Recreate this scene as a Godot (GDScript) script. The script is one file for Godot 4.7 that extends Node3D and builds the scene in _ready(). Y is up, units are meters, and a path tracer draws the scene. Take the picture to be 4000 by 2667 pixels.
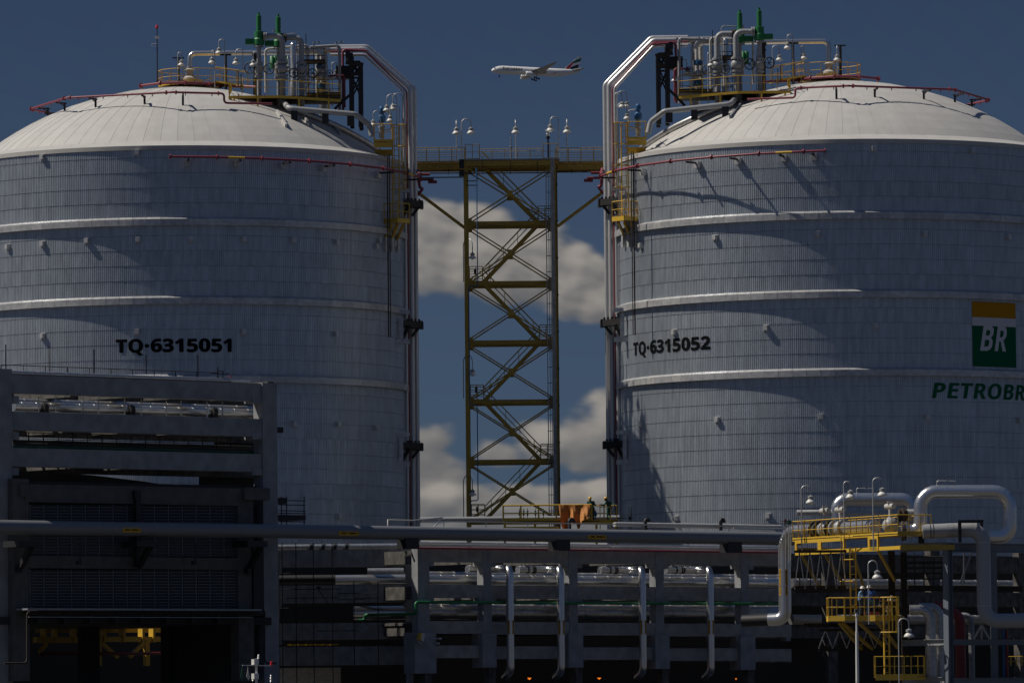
extends Node3D
# Two clad storage tanks and a stair tower above a pipe terminal, with an airliner passing behind.
# Units are metres, y is up, the camera stands at the origin close to sea level and looks along -z.

const F := 23000.0          # focal length in pixels of a 4000 pixel wide picture
const RT := 17.5            # tank radius
const DT := 460.0           # distance of the tanks' and the tower's centre line
const UP := Vector3.UP
var eye: Basis
var taken := {}
var sunward := Vector3.LEFT
var sky_pole := Vector3(0.14, 0.05, -1.0).normalized()
var M := {}
var rng := RandomNumberGenerator.new()

# ---------------------------------------------------------------- mesh builder
class MB:
	var v := PackedVector3Array()
	var n := PackedVector3Array()
	var c := PackedColorArray()
	var uv := PackedVector2Array()
	var ix := PackedInt32Array()
	var col := Color.WHITE
	var tinted := false

	func tri3(a: Vector3, b: Vector3, d: Vector3, na: Vector3, nb: Vector3, nd: Vector3) -> void:
		var k := v.size()
		v.append(a); v.append(b); v.append(d)
		n.append(na); n.append(nb); n.append(nd)
		for i in 3: c.append(col)
		ix.append(k); ix.append(k + 2); ix.append(k + 1)

	# corners anticlockwise as seen from outside
	func quad(a: Vector3, b: Vector3, d: Vector3, e: Vector3) -> void:
		var nn := (b - a).cross(e - a)
		if nn.length_squared() < 1e-14:
			nn = (d - b).cross(e - b)
		nn = nn.normalized()
		var k := v.size()
		v.append(a); v.append(b); v.append(d); v.append(e)
		for i in 4:
			n.append(nn)
			c.append(col)
		ix.append(k); ix.append(k + 2); ix.append(k + 1)
		ix.append(k); ix.append(k + 3); ix.append(k + 2)

	func box(o: Vector3, s: Vector3, q := Basis.IDENTITY) -> MB:
		var x := q.x * s.x * 0.5
		var y := q.y * s.y * 0.5
		var z := q.z * s.z * 0.5
		quad(o - x - y + z, o + x - y + z, o + x + y + z, o - x + y + z)
		quad(o + x - y - z, o - x - y - z, o - x + y - z, o + x + y - z)
		quad(o + x - y + z, o + x - y - z, o + x + y - z, o + x + y + z)
		quad(o - x - y - z, o - x - y + z, o - x + y + z, o - x + y - z)
		quad(o - x + y + z, o + x + y + z, o + x + y - z, o - x + y - z)
		quad(o - x - y - z, o + x - y - z, o + x - y + z, o - x - y + z)
		return self

	# box with chamfered long edges between p and q; w across, h along up
	func bar(p: Vector3, q: Vector3, w: float, h: float, up := Vector3.UP) -> MB:
		var z := (q - p)
		var l := z.length()
		if l < 1e-5:
			return self
		z /= l
		if absf(z.dot(up)) > 0.99:
			up = Vector3(0.0, 0.0, 1.0) if absf(z.z) < 0.9 else Vector3.RIGHT
		var x := up.cross(z).normalized()
		var y := z.cross(x)
		return box((p + q) * 0.5, Vector3(w, h, l), Basis(x, y, z))

	# rolled I section between p and q
	func ibeam(p: Vector3, q: Vector3, w: float, h: float, up := Vector3.UP) -> MB:
		var z := (q - p).normalized()
		if absf(z.dot(up)) > 0.99:
			up = Vector3(0.0, 0.0, 1.0) if absf(z.z) < 0.9 else Vector3.RIGHT
		var x := up.cross(z).normalized()
		var y := z.cross(x)
		var t := h * 0.07
		bar(p + y * (h - t) * 0.5, q + y * (h - t) * 0.5, w, t, y)
		bar(p - y * (h - t) * 0.5, q - y * (h - t) * 0.5, w, t, y)
		bar(p, q, w * 0.14, h - 2.0 * t, y)
		return self

	func tube(pts: Array, r: float, seg := 12, closed := false, caps := true) -> MB:
		var m := pts.size()
		if m < 2:
			return self
		var t: Array[Vector3] = []
		var k: Array[float] = []
		for i in m:
			var a: Vector3 = pts[i] - pts[i - 1] if i > 0 else (pts[0] - pts[m - 1] if closed else pts[1] - pts[0])
			var b: Vector3 = pts[i + 1] - pts[i] if i < m - 1 else (pts[0] - pts[m - 1] if closed else pts[m - 1] - pts[m - 2])
			a = a.normalized()
			b = b.normalized()
			var s := a + b
			t.append(s.normalized() if s.length() > 1e-4 else b)
			k.append(1.0 / maxf(0.35, sqrt((1.0 + a.dot(b)) * 0.5)))
		var u := t[0].cross(UP if absf(t[0].y) < 0.9 else Vector3.RIGHT).normalized()
		var base := v.size()
		var prev := t[0]
		var rings := m + (1 if closed else 0)
		for i in rings:
			var j := i % m
			var ax := prev.cross(t[j])
			if ax.length() > 1e-6:
				u = u.rotated(ax.normalized(), prev.angle_to(t[j]))
			u = (u - t[j] * u.dot(t[j])).normalized()
			prev = t[j]
			var w := t[j].cross(u)
			# the mitre stretches across the bend
			var before: Vector3 = pts[j] - pts[j - 1] if j > 0 else (pts[j] - pts[m - 1] if closed else t[j])
			var side := before.normalized() - t[j] * before.normalized().dot(t[j])
			var sl := side.length()
			for q in seg + 1:
				var ang := TAU * q / seg
				var d := u * cos(ang) + w * sin(ang)
				var off := d * r
				if sl > 1e-4:
					off += side / sl * (off.dot(side / sl) * (k[j] - 1.0))
				v.append(pts[j] + off)
				n.append(d)
				c.append(col)
		for i in rings - 1:
			for q in seg:
				var a0 := base + i * (seg + 1) + q
				var b0 := a0 + seg + 1
				ix.append(a0); ix.append(b0); ix.append(b0 + 1)
				ix.append(a0); ix.append(b0 + 1); ix.append(a0 + 1)
		if caps and not closed:
			for e in 2:
				var ring := base if e == 0 else base + (m - 1) * (seg + 1)
				var dirn := -t[0] if e == 0 else t[m - 1]
				var mid: Vector3 = pts[0] if e == 0 else pts[m - 1]
				for q in seg:
					var a1 := v[ring + q]
					var b1 := v[ring + q + 1]
					if e == 0:
						tri3(mid, b1, a1, dirn, dirn, dirn)
					else:
						tri3(mid, a1, b1, dirn, dirn, dirn)
		return self

	func rod(p: Vector3, q: Vector3, r: float, seg := 8) -> MB:
		return tube([p, q], r, seg)

	# surface of revolution; prof holds [radius, height along axis]; flat makes sharp courses
	func lathe(o: Vector3, axis: Vector3, prof: Array, seg := 20, flat := true) -> MB:
		var z := axis.normalized()
		var x := z.cross(UP if absf(z.y) < 0.9 else Vector3.RIGHT).normalized()
		var y := z.cross(x)
		var dirs: Array[Vector3] = []
		for q in seg + 1:
			dirs.append(x * cos(TAU * q / seg) + y * sin(TAU * q / seg))
		var m := prof.size()
		var nr: Array[Vector2] = []
		for i in m - 1:
			var e := Vector2(prof[i + 1][0] - prof[i][0], prof[i + 1][1] - prof[i][1])
			nr.append(Vector2(e.y, -e.x).normalized())
		for i in m - 1:
			if absf(prof[i][0]) < 1e-6 and absf(prof[i + 1][0]) < 1e-6:
				continue
			var base := v.size()
			for h in 2:
				var p: Array = prof[i + h]
				var nn := nr[i]
				if not flat:
					var other := i - 1 if h == 0 else i + 1
					if other >= 0 and other < m - 1 and nr[other].dot(nn) > 0.3:
						nn = (nn + nr[other]).normalized()
				for q in seg + 1:
					v.append(o + z * p[1] + dirs[q] * p[0])
					n.append((dirs[q] * nn.x + z * nn.y).normalized())
					c.append(col)
			for q in seg:
				var a0 := base + q
				var b0 := a0 + seg + 1
				ix.append(a0); ix.append(b0 + 1); ix.append(a0 + 1)
				ix.append(a0); ix.append(b0); ix.append(b0 + 1)
		return self

	func ball(o: Vector3, r: float, squash := 1.0, seg := 12) -> MB:
		var prof := []
		for i in 9:
			var a := -PI * 0.5 + PI * i / 8.0
			prof.append([cos(a) * r if i > 0 and i < 8 else 0.0, sin(a) * r * squash])
		return lathe(o, UP, prof, seg, false)

	# closed outline (anticlockwise seen from +n) pushed d along n
	func prism(outline: Array, d: Vector3) -> MB:
		var m := outline.size()
		var flat := PackedVector2Array()
		var nn := d.normalized()
		var x: Vector3 = (outline[1] - outline[0]).normalized()
		x = (x - nn * x.dot(nn)).normalized()
		var y := nn.cross(x)
		for p in outline:
			flat.append(Vector2((p - outline[0]).dot(x), (p - outline[0]).dot(y)))
		var tris := Geometry2D.triangulate_polygon(flat)
		for i in range(0, tris.size(), 3):
			var a: Vector3 = outline[tris[i]]
			var b: Vector3 = outline[tris[i + 1]]
			var e: Vector3 = outline[tris[i + 2]]
			if (b - a).cross(e - a).dot(nn) < 0.0:
				var s := b
				b = e
				e = s
			tri3(a + d, b + d, e + d, nn, nn, nn)
			tri3(a, e, b, -nn, -nn, -nn)
		var area := 0.0
		for i in m:
			area += flat[i].cross(flat[(i + 1) % m])
		for i in m:
			var a: Vector3 = outline[i]
			var b: Vector3 = outline[(i + 1) % m]
			if area < 0.0:
				quad(b, a, a + d, b + d)
			else:
				quad(a, b, b + d, a + d)
		return self

	func mesh(shift: Vector3) -> ArrayMesh:
		var arr := []
		arr.resize(Mesh.ARRAY_MAX)
		var moved := PackedVector3Array()
		moved.resize(v.size())
		for i in v.size():
			moved[i] = v[i] - shift
		arr[Mesh.ARRAY_VERTEX] = moved
		arr[Mesh.ARRAY_NORMAL] = n
		if tinted:
			arr[Mesh.ARRAY_COLOR] = c
		if uv.size() == v.size():
			arr[Mesh.ARRAY_TEX_UV] = uv
		arr[Mesh.ARRAY_INDEX] = ix
		var am := ArrayMesh.new()
		am.add_surface_from_arrays(Mesh.PRIMITIVE_TRIANGLES, arr)
		return am

# ---------------------------------------------------------------- scene tree helpers
func numbered(called: String) -> String:
	var k: int = taken.get(called, 0)
	taken[called] = k + 1
	return called if k == 0 else "%s_%03d" % [called, k]

func origin_of(node: Node) -> Vector3:
	var o := Vector3.ZERO
	while node is Node3D and node != self:
		o += node.position
		node = node.get_parent()
	return o

func thing(called: String, at: Vector3, label: String, category: String, group := "") -> Node3D:
	var o := Node3D.new()
	o.name = numbered(called)
	add_child(o)
	o.position = at
	return tag(o, label, category, group)

func tag(o: Node3D, label: String, category: String, group := "") -> Node3D:
	o.set_meta("label", label)
	o.set_meta("category", category)
	if group:
		o.set_meta("group", group)
	return o

# a part: the builder's shape is in world coordinates
func part(called: String, b: MB, mat: Material, under: Node3D) -> MeshInstance3D:
	var o := MeshInstance3D.new()
	o.name = called
	o.mesh = b.mesh(origin_of(under))
	o.material_override = mat
	under.add_child(o, true)
	return o

# a thing of one mesh, set down at the middle of its underside
func solo(called: String, b: MB, mat: Material, label: String, category: String, group := "") -> MeshInstance3D:
	var box := AABB(b.v[0], Vector3.ZERO)
	for p in b.v:
		box = box.expand(p)
	var at := box.get_center() - UP * box.size.y * 0.5
	var o := MeshInstance3D.new()
	o.name = numbered(called)
	o.mesh = b.mesh(at)
	o.material_override = mat
	o.position = at
	add_child(o)
	tag(o, label, category, group)
	return o

func structure(called: String, b: MB, mat: Material) -> MeshInstance3D:
	var o := MeshInstance3D.new()
	o.name = numbered(called)
	o.mesh = b.mesh(Vector3.ZERO)
	o.material_override = mat
	add_child(o)
	o.set_meta("kind", "structure")
	return o

# ---------------------------------------------------------------- surveying: sight lines of the photograph met with upright planes
func sight(x: float, y: float) -> Vector3:
	return eye * Vector3((x - 2000.0) / F, (1333.5 - y) / F, -1.0)

func P(x: float, y: float, d: float) -> Vector3:
	var s := sight(x, y)
	return s * (d / -s.z)

# an upright plane: o a point in it, a its level direction, b its normal towards the viewer
func plane(o: Vector3, along: Vector3) -> Dictionary:
	var a := Vector3(along.x, 0.0, along.z).normalized()
	return {"o": Vector3(o.x, 0.0, o.z), "a": a, "b": a.cross(UP), "q": Basis(a, UP, a.cross(UP))}

func K(f: Dictionary, x: float, y: float, off := 0.0) -> Vector3:
	var s := sight(x, y)
	var t: float = (f.o.dot(f.b) + off) / s.dot(f.b)
	return s * t

# box standing in the plane: its front is off, its depth goes back
func slab(b: MB, f: Dictionary, x0: float, y0: float, x1: float, y1: float, deep: float, off := 0.0) -> MB:
	var ym := (y0 + y1) * 0.5
	var xm := (x0 + x1) * 0.5
	var l := K(f, x0, ym, off)
	var r := K(f, x1, ym, off)
	var t := K(f, xm, y0, off)
	var u := K(f, xm, y1, off)
	var c: Vector3 = (l + r) * 0.5
	c.y = (t.y + u.y) * 0.5
	return b.box(c - f.b * deep * 0.5, Vector3(l.distance_to(r), t.y - u.y, deep), f.q)

# level run in the plane at the height seen at (x0, y0)
func run(f: Dictionary, x0: float, y0: float, x1: float, off := 0.0) -> Array:
	var p := K(f, x0, y0, off)
	var q := K(f, x1, y0, off)
	q.y = p.y
	return [p, q]

func trace(f: Dictionary, pts: Array) -> Array:
	var out := []
	for p in pts:
		out.append(K(f, p[0], p[1], p[2] if p.size() > 2 else 0.0))
	return out

# rounds the corners of a polyline
func bend(pts: Array, r: float, steps := 6) -> Array:
	var out := [pts[0]]
	for i in range(1, pts.size() - 1):
		var p: Vector3 = pts[i]
		var a: Vector3 = (pts[i - 1] - p)
		var b: Vector3 = (pts[i + 1] - p)
		var half := a.angle_to(b) * 0.5
		var cut := minf(r / tan(maxf(half, 0.05)), minf(a.length(), b.length()) * 0.49)
		if half > PI * 0.5 - 0.02:
			out.append(p)
			continue
		var s := p + a.normalized() * cut
		var e := p + b.normalized() * cut
		var rad := cut * tan(half)
		var ctr := p + (a.normalized() + b.normalized()).normalized() * (rad / sin(half))
		for k in steps + 1:
			var t := float(k) / steps
			out.append(ctr + ((s - ctr).normalized().slerp((e - ctr).normalized(), t)) * rad)
	out.append(pts[pts.size() - 1])
	return out

# sheet metal jacket: the tube and the raised seams of its courses
func jacket(b: MB, pts: Array, r: float, every := 1.1, seg := 20) -> MB:
	b.tube(pts, r, seg)
	for i in pts.size() - 1:
		var p: Vector3 = pts[i]
		var q: Vector3 = pts[i + 1]
		var l := p.distance_to(q)
		var d := (q - p) / maxf(l, 1e-6)
		var k := int(l / every)
		for j in k:
			var m := p + d * (l * (j + 0.5) / k)
			b.tube([m - d * 0.03, m + d * 0.03], r * 1.035, seg, false, true)
		if l < every and l > 0.05:
			b.tube([p - d * 0.015, p + d * 0.015], r * 1.025, seg, false, true)
	return b

func flange(b: MB, at: Vector3, axis: Vector3, r: float, t := 0.08) -> MB:
	var a := axis.normalized()
	return b.tube([at - a * t * 0.5, at + a * t * 0.5], r, 16)

# wheel with three spokes
func wheel(b: MB, at: Vector3, axis: Vector3, r: float) -> MB:
	var z := axis.normalized()
	var x := z.cross(UP if absf(z.y) < 0.9 else Vector3.RIGHT).normalized()
	var y := z.cross(x)
	var ring := []
	for i in 14:
		ring.append(at + (x * cos(TAU * i / 14.0) + y * sin(TAU * i / 14.0)) * r)
	b.tube(ring, r * 0.11, 6, true)
	for i in 3:
		var d := x * cos(PI * i / 3.0) + y * sin(PI * i / 3.0)
		b.rod(at - d * r, at + d * r, r * 0.06, 5)
	b.rod(at - z * r * 0.5, at + z * r * 0.12, r * 0.12, 6)
	return b

# railing along a floor line: rails, kick plate and single posts
func railing(under: Node3D, pts: Array, mat: Material, high := 1.1, every := 1.4, kick := 0.15, mids := 1, w := 0.05) -> void:
	var top := MB.new()
	var mid := MB.new()
	var toe := MB.new()
	for i in pts.size() - 1:
		var p: Vector3 = pts[i]
		var q: Vector3 = pts[i + 1]
		top.rod(p + UP * high, q + UP * high, w * 0.55, 6)
		for j in mids:
			var h := high * (j + 1.0) / (mids + 1.0)
			mid.rod(p + UP * h, q + UP * h, w * 0.42, 6)
		if kick > 0.0:
			toe.bar(p + UP * kick * 0.5, q + UP * kick * 0.5, 0.012, kick)
		var k := maxi(1, roundi(p.distance_to(q) / every))
		for j in k + (1 if i == pts.size() - 2 else 0):
			var g := p.lerp(q, float(j) / k)
			part("post", MB.new().bar(g, g + UP * high, w, w), mat, under)
	part("top_rail", top, mat, under)
	if mids:
		part("mid_rail", mid, mat, under)
	if kick > 0.0:
		part("kick_plate", toe, mat, under)

# ladder between two heights with single rungs and, if asked, cage hoops
func ladder(under: Node3D, foot: Vector3, head: Vector3, across: Vector3, out: Vector3, mat: Material, cage_from := -1.0, w := 0.5) -> void:
	var x := across.normalized() * w * 0.5
	part("stringer", MB.new().bar(foot - x, head - x, 0.075, 0.08, out), mat, under)
	part("stringer", MB.new().bar(foot + x, head + x, 0.075, 0.08, out), mat, under)
	var l := foot.distance_to(head)
	var k := int(l / 0.42)
	for i in k:
		var p := foot.lerp(head, (i + 0.5) / k)
		part("rung", MB.new().rod(p - x, p + x, 0.026, 6), mat, under)
	if cage_from >= 0.0:
		var o := out.normalized()
		var hoops := maxi(2, int((l - cage_from) / 1.3) + 1)
		for i in hoops:
			var p := foot.lerp(head, (cage_from + (l - cage_from) * i / (hoops - 1.0)) / l)
			var ring := []
			for j in 9:
				var a: float = PI * j / 8.0
				ring.append(p + x.normalized() * cos(a) * 0.4 + o * sin(a) * 0.75)
			part("cage_hoop", MB.new().tube(ring, 0.042, 6), mat, under)
		for j in [1, 3, 5, 7]:
			var a: float = PI * j / 8.0
			var d := x.normalized() * cos(a) * 0.4 + o * sin(a) * 0.75
			part("cage_bar", MB.new().bar(foot.lerp(head, cage_from / l) + d, head + d, 0.06, 0.06), mat, under)

# swan-neck lamp: foot, height of the arch, where the head hangs
func lamp(foot: Vector3, high: float, reach: Vector3, drop: float, label: String, group := "swan-neck lamps of the plant", size := 1.0) -> Node3D:
	var o := thing("swan_neck_lamp", foot, label, "lamp", group)
	var r := reach.length() * 0.5
	var d := reach.normalized()
	var pts := [foot, foot + UP * (high - r)]
	for i in range(1, 11):
		var a := PI * i / 10.0
		pts.append(foot + UP * (high - r + sin(a) * r) + d * (r - cos(a) * r))
	var tip: Vector3 = foot + reach + UP * (high - r - drop)
	pts.append(tip)
	part("pole", MB.new().tube(pts, 0.042 * size, 8), M.galvanised, o)
	var s := size * 0.34
	part("lamp_neck", MB.new().lathe(tip - UP * 0.55 * s, UP, [[0.0, 0.0], [0.42 * s, 0.0], [0.6 * s, 0.15 * s], [0.6 * s, 0.5 * s], [0.3 * s, 0.62 * s], [0.12 * s, 0.9 * s], [0.0, 0.9 * s]], 14), M.lamp_grey, o)
	part("lamp_shade", MB.new().lathe(tip - UP * 1.35 * s, UP, [[0.98 * s, 0.0], [1.0 * s, 0.04 * s], [0.8 * s, 0.42 * s], [0.5 * s, 0.72 * s], [0.36 * s, 0.8 * s], [0.34 * s, 0.76 * s], [0.76 * s, 0.38 * s], [0.95 * s, 0.02 * s]], 18, false), M.lamp_white, o)
	part("lamp_glass", MB.new().ball(tip - UP * 1.3 * s, 0.42 * s, 0.8, 10), M.lamp_glass, o)
	return o

# lettering laid on a surface: where() turns flat text coordinates (metres) into a place
func lettering(text: String, high: float, wide: float, where: Callable, slant := 0.0, bold := true) -> MB:
	var f := SystemFont.new()
	f.font_names = PackedStringArray(["Droid Sans"])
	f.font_weight = 700 if bold else 400
	var t := TextMesh.new()
	t.font = f
	t.text = text
	t.font_size = 64
	t.pixel_size = 0.01
	t.depth = 0.0
	t.curve_step = 1.0
	var arr := t.get_mesh_arrays()
	var vs: PackedVector3Array = arr[Mesh.ARRAY_VERTEX]
	var idx: PackedInt32Array = arr[Mesh.ARRAY_INDEX] if arr[Mesh.ARRAY_INDEX] != null else PackedInt32Array(range(vs.size()))
	var lo := Vector3(1e9, 1e9, 0)
	var hi := -lo
	for p in vs:
		lo = lo.min(p)
		hi = hi.max(p)
	var b := MB.new()
	for i in range(0, idx.size(), 3):
		var q: Array[Vector3] = []
		for j in 3:
			var p := vs[idx[i + j]]
			var yy := (p.y - lo.y) / (hi.y - lo.y) * high
			var xx := (p.x - lo.x) / (hi.x - lo.x) * wide + (yy - high * 0.5) * slant
			q.append(where.call(xx - wide * 0.5, yy - high * 0.5))
		var nn := (q[1] - q[0]).cross(q[2] - q[0])
		if nn.length() < 1e-9:
			continue
		nn = nn.normalized()
		if nn.dot(-q[0]) < 0.0:
			b.tri3(q[0], q[2], q[1], -nn, -nn, -nn)
		else:
			b.tri3(q[0], q[1], q[2], nn, nn, nn)
	return b

# ---------------------------------------------------------------- materials
func grain(freq: float, oct: int, lo: float, hi: float, seed_: int, stretch := false) -> NoiseTexture2D:
	var nz := FastNoiseLite.new()
	nz.seed = seed_
	nz.noise_type = FastNoiseLite.TYPE_SIMPLEX_SMOOTH
	nz.frequency = freq
	nz.fractal_octaves = oct
	var g := Gradient.new()
	g.set_color(0, Color(lo, lo, lo))
	g.set_color(1, Color(hi, hi, hi))
	var t := NoiseTexture2D.new()
	t.width = 512
	t.height = 512
	t.seamless = true
	t.noise = nz
	t.color_ramp = g
	return t

func mat(called: String, c: Color, rough: float, metal := 0.0, tex: Texture2D = null, scale := Vector3.ONE, bump: Texture2D = null, relief := 0.0) -> StandardMaterial3D:
	var m := StandardMaterial3D.new()
	m.resource_name = called
	m.albedo_color = c.linear_to_srgb()
	m.roughness = rough
	m.metallic = metal
	if tex:
		m.albedo_texture = tex
	if bump:
		m.heightmap_enabled = true
		m.heightmap_texture = bump
		m.heightmap_scale = relief
	if tex or bump:
		m.uv1_triplanar = true
		m.uv1_world_triplanar = true
		m.uv1_scale = scale
	M[called] = m
	return m

# ---------------------------------------------------------------- the place
func _ready() -> void:
	rng.seed = 51052
	# the sun stands high on the left, a hair behind the tanks' fronts
	var e := deg_to_rad(51.0)
	var behind := deg_to_rad(3.5)
	sunward = Vector3(-cos(e) * cos(behind), sin(e), -cos(e) * sin(behind))
	# camera: long lens, tilted up a little, rolled half a degree
	var cam := Camera3D.new()
	cam.name = "camera"
	cam.rotation_order = EULER_ORDER_YXZ
	cam.rotation = Vector3(atan((2740.0 - 1333.5) / F), 0.0, -0.0095)
	cam.keep_aspect = Camera3D.KEEP_HEIGHT
	cam.fov = rad_to_deg(2.0 * atan(1333.5 / F))
	cam.near = 1.0
	cam.far = 30000.0
	add_child(cam)
	eye = cam.basis
	# sky
	var env := Environment.new()
	env.background_mode = Environment.BG_SKY
	var sm := PanoramaSkyMaterial.new()
	sm.panorama = sky_picture()
	sm.energy_multiplier = 1.0
	var sky := Sky.new()
	sky.sky_material = sm
	env.sky = sky
	env.sky_rotation = Basis(Quaternion(UP, sky_pole)).get_euler()
	env.background_energy_multiplier = 1.0
	env.tonemap_mode = Environment.TONE_MAPPER_LINEAR
	env.tonemap_exposure = 1.0
	env.sdfgi_enabled = true
	env.ssao_enabled = true
	env.ssil_enabled = true
	var we := WorldEnvironment.new()
	we.name = "world_environment"
	we.environment = env
	add_child(we)
	# sun: high on the left, a hair behind the tanks' fronts
	var sun := DirectionalLight3D.new()
	sun.name = "sun"
	sun.light_energy = 1.35
	sun.light_color = Color(1.0, 0.965, 0.91)
	sun.light_angular_distance = 0.5
	sun.shadow_enabled = true
	add_child(sun)
	sun.look_at_from_position(Vector3.ZERO, -sunward, UP)
	materials()
	ground()
	tank("left")
	tank("right")
	stair_tower()
	airliner()
	left_frame()
	louvred_building()
	middle_frame()
	right_rack()
	rack_pipes()
	worker_deck()
	right_corner()
	people()

# the air: deep polarised blue, a little paler towards the horizon, and banks of fair-weather cloud.
# The panorama's pole is turned to a point right of the tanks, where its grid is finest.
func sky_picture() -> ImageTexture:
	var w := 4096
	var h := 4096
	var puff := FastNoiseLite.new()
	puff.seed = 7
	puff.noise_type = FastNoiseLite.TYPE_SIMPLEX_SMOOTH
	puff.frequency = 1.0
	puff.fractal_octaves = 5
	puff.fractal_gain = 0.5
	var m := Basis(Quaternion(UP, sky_pole))
	# clear air is brighter towards and away from the sun than square to it; elsewhere the same sort of cloud goes on
	var im := Image.create(512, 512, false, Image.FORMAT_RGB8)
	for y in 512:
		for x in 512:
			var d := m * grid_dir((x + 0.5) / 512.0, (y + 0.5) / 512.0)
			var el := rad_to_deg(asin(clampf(d.y, -1.0, 1.0)))
			var g := d.dot(sunward)
			var c := air(absf(el)).srgb_to_linear() * (1.0 + 0.9 * g * g)  # gain raises the unseen sky, lifting the light on the plant
			if absf(el) < 14.0 and d.z > -0.99:
				var n := (puff.get_noise_3d(d.x * 14.0, d.y * 40.0, d.z * 14.0) - 0.1 - absf(el) * 0.035) * 2.4
				c = c.lerp(Color(0.24, 0.225, 0.205), smoothstep(0.0, 0.6, n) * 0.9)
			im.set_pixel(x, y, c.linear_to_srgb())
	im.resize(w, h, Image.INTERPOLATE_BILINEAR)
	for y in int(13.0 / 180.0 * h):
		for x in w:
			var d := m * grid_dir((x + 0.5) / w, (y + 0.5) / h)
			if d.z > -0.9:
				continue
			# in units of the long lens's pixels, from the horizon straight ahead
			var px := d.x / -d.z * 230.0
			var py := d.y / -d.z * 230.0
			if absf(px) > 6.5 or py < -0.3 or py > 21.0:
				continue
			var k := puffs(puff, px, py)
			if k <= 0.0:
				continue
			var a := smoothstep(0.0, 0.42, k)
			var toward := k - puffs(puff, px - 0.22, py + 0.3)
			var lit := clampf(0.46 + toward * 0.95 + 0.16 * puff.get_noise_2d(px * 0.25, py * 0.4), 0.0, 1.0)
			# the low bank lies in shade but for two sunlit heads
			if py < 12.0:
				var heads := exp(-pow((px + 2.75) / 0.75, 2.0) - pow((py - 8.3) / 0.33, 2.0)) + exp(-pow((px - 3.35) / 0.5, 2.0) - pow((py - 8.35) / 0.3, 2.0)) + 0.8 * exp(-pow((px - 1.2) / 0.7, 2.0) - pow((py - 10.5) / 0.5, 2.0)) + 0.6 * exp(-pow((px - 3.5) / 0.6, 2.0) - pow((py - 11.3) / 0.8, 2.0))
				lit = clampf(lit * 0.62 + heads * 0.75, 0.0, 1.0)
			var cl := Color(0.12, 0.122, 0.128).lerp(Color(0.33, 0.305, 0.275), lit * lit * (3.0 - 2.0 * lit))
			im.set_pixel(x, y, im.get_pixel(x, y).srgb_to_linear().lerp(cl, a * 0.95).linear_to_srgb())
	return ImageTexture.create_from_image(im)

func grid_dir(u: float, v: float) -> Vector3:
	var e := PI * (0.5 - v)
	return Vector3(sin(u * TAU) * cos(e), sin(e), -cos(u * TAU) * cos(e))

# thickness of cloud; banks are [across, up, half width, half height, strength]
const BANKS := [[-3.2, 17.7, 1.5, 1.75, 1.0], [-2.1, 17.3, 1.6, 1.5, 1.0], [-1.1, 17.5, 1.4, 1.7, 1.0], [0.1, 16.9, 1.5, 1.35, 1.0], [1.2, 16.9, 1.3, 1.45, 1.0], [2.2, 16.5, 1.3, 1.35, 1.0], [3.2, 16.0, 1.4, 1.1, 0.9],
	[0.8, 10.3, 1.0, 0.75, 0.8], [1.5, 9.8, 1.1, 0.65, 0.7], [3.1, 10.2, 1.2, 1.2, 0.9], [3.7, 10.9, 0.9, 1.1, 0.9], [-3.0, 10.2, 1.1, 0.6, 0.5], [-3.2, 8.9, 1.3, 1.0, 0.75], [-0.4, 9.8, 1.6, 0.65, 0.55],
	[-3.0, 7.8, 1.7, 0.75, 1.0], [-1.5, 7.4, 1.9, 0.95, 1.0], [0.5, 7.5, 2.1, 1.0, 0.95], [2.2, 7.4, 1.9, 0.95, 0.95], [3.5, 7.7, 1.1, 0.9, 1.0], [0.0, 5.6, 9.0, 1.6, 1.1]]

func puffs(puff: FastNoiseLite, x: float, y: float) -> float:
	var d := 0.0
	for k in BANKS:
		var qx: float = (x - k[0]) / k[2]
		var qy: float = (y - k[1]) / k[3]
		var r := qx * qx + qy * qy
		if r < 2.2:
			d = maxf(d, k[4] * (1.0 - r / 2.2))
	if d <= 0.0:
		return 0.0
	var n := puff.get_noise_2d(x * 0.3 + 11.0, y * 0.42)
	return d * 1.2 + n * 0.62 - 0.3

func air(el: float) -> Color:
	var keys := [[-90.0, 0.03, 0.036, 0.045], [-1.0, 0.04, 0.05, 0.065], [0.0, 0.062, 0.094, 0.134], [1.5, 0.057, 0.09, 0.136], [3.5, 0.048, 0.079, 0.132], [6.8, 0.031, 0.054, 0.106], [12.0, 0.024, 0.046, 0.098], [30.0, 0.024, 0.046, 0.1], [90.0, 0.022, 0.044, 0.1]]
	for i in keys.size() - 1:
		if el <= keys[i + 1][0]:
			var t: float = (el - keys[i][0]) / (keys[i + 1][0] - keys[i][0])
			return Color(lerpf(keys[i][1], keys[i + 1][1], t), lerpf(keys[i][2], keys[i + 1][2], t), lerpf(keys[i][3], keys[i + 1][3], t)).linear_to_srgb()
	return Color(0.02, 0.04, 0.09)

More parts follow.
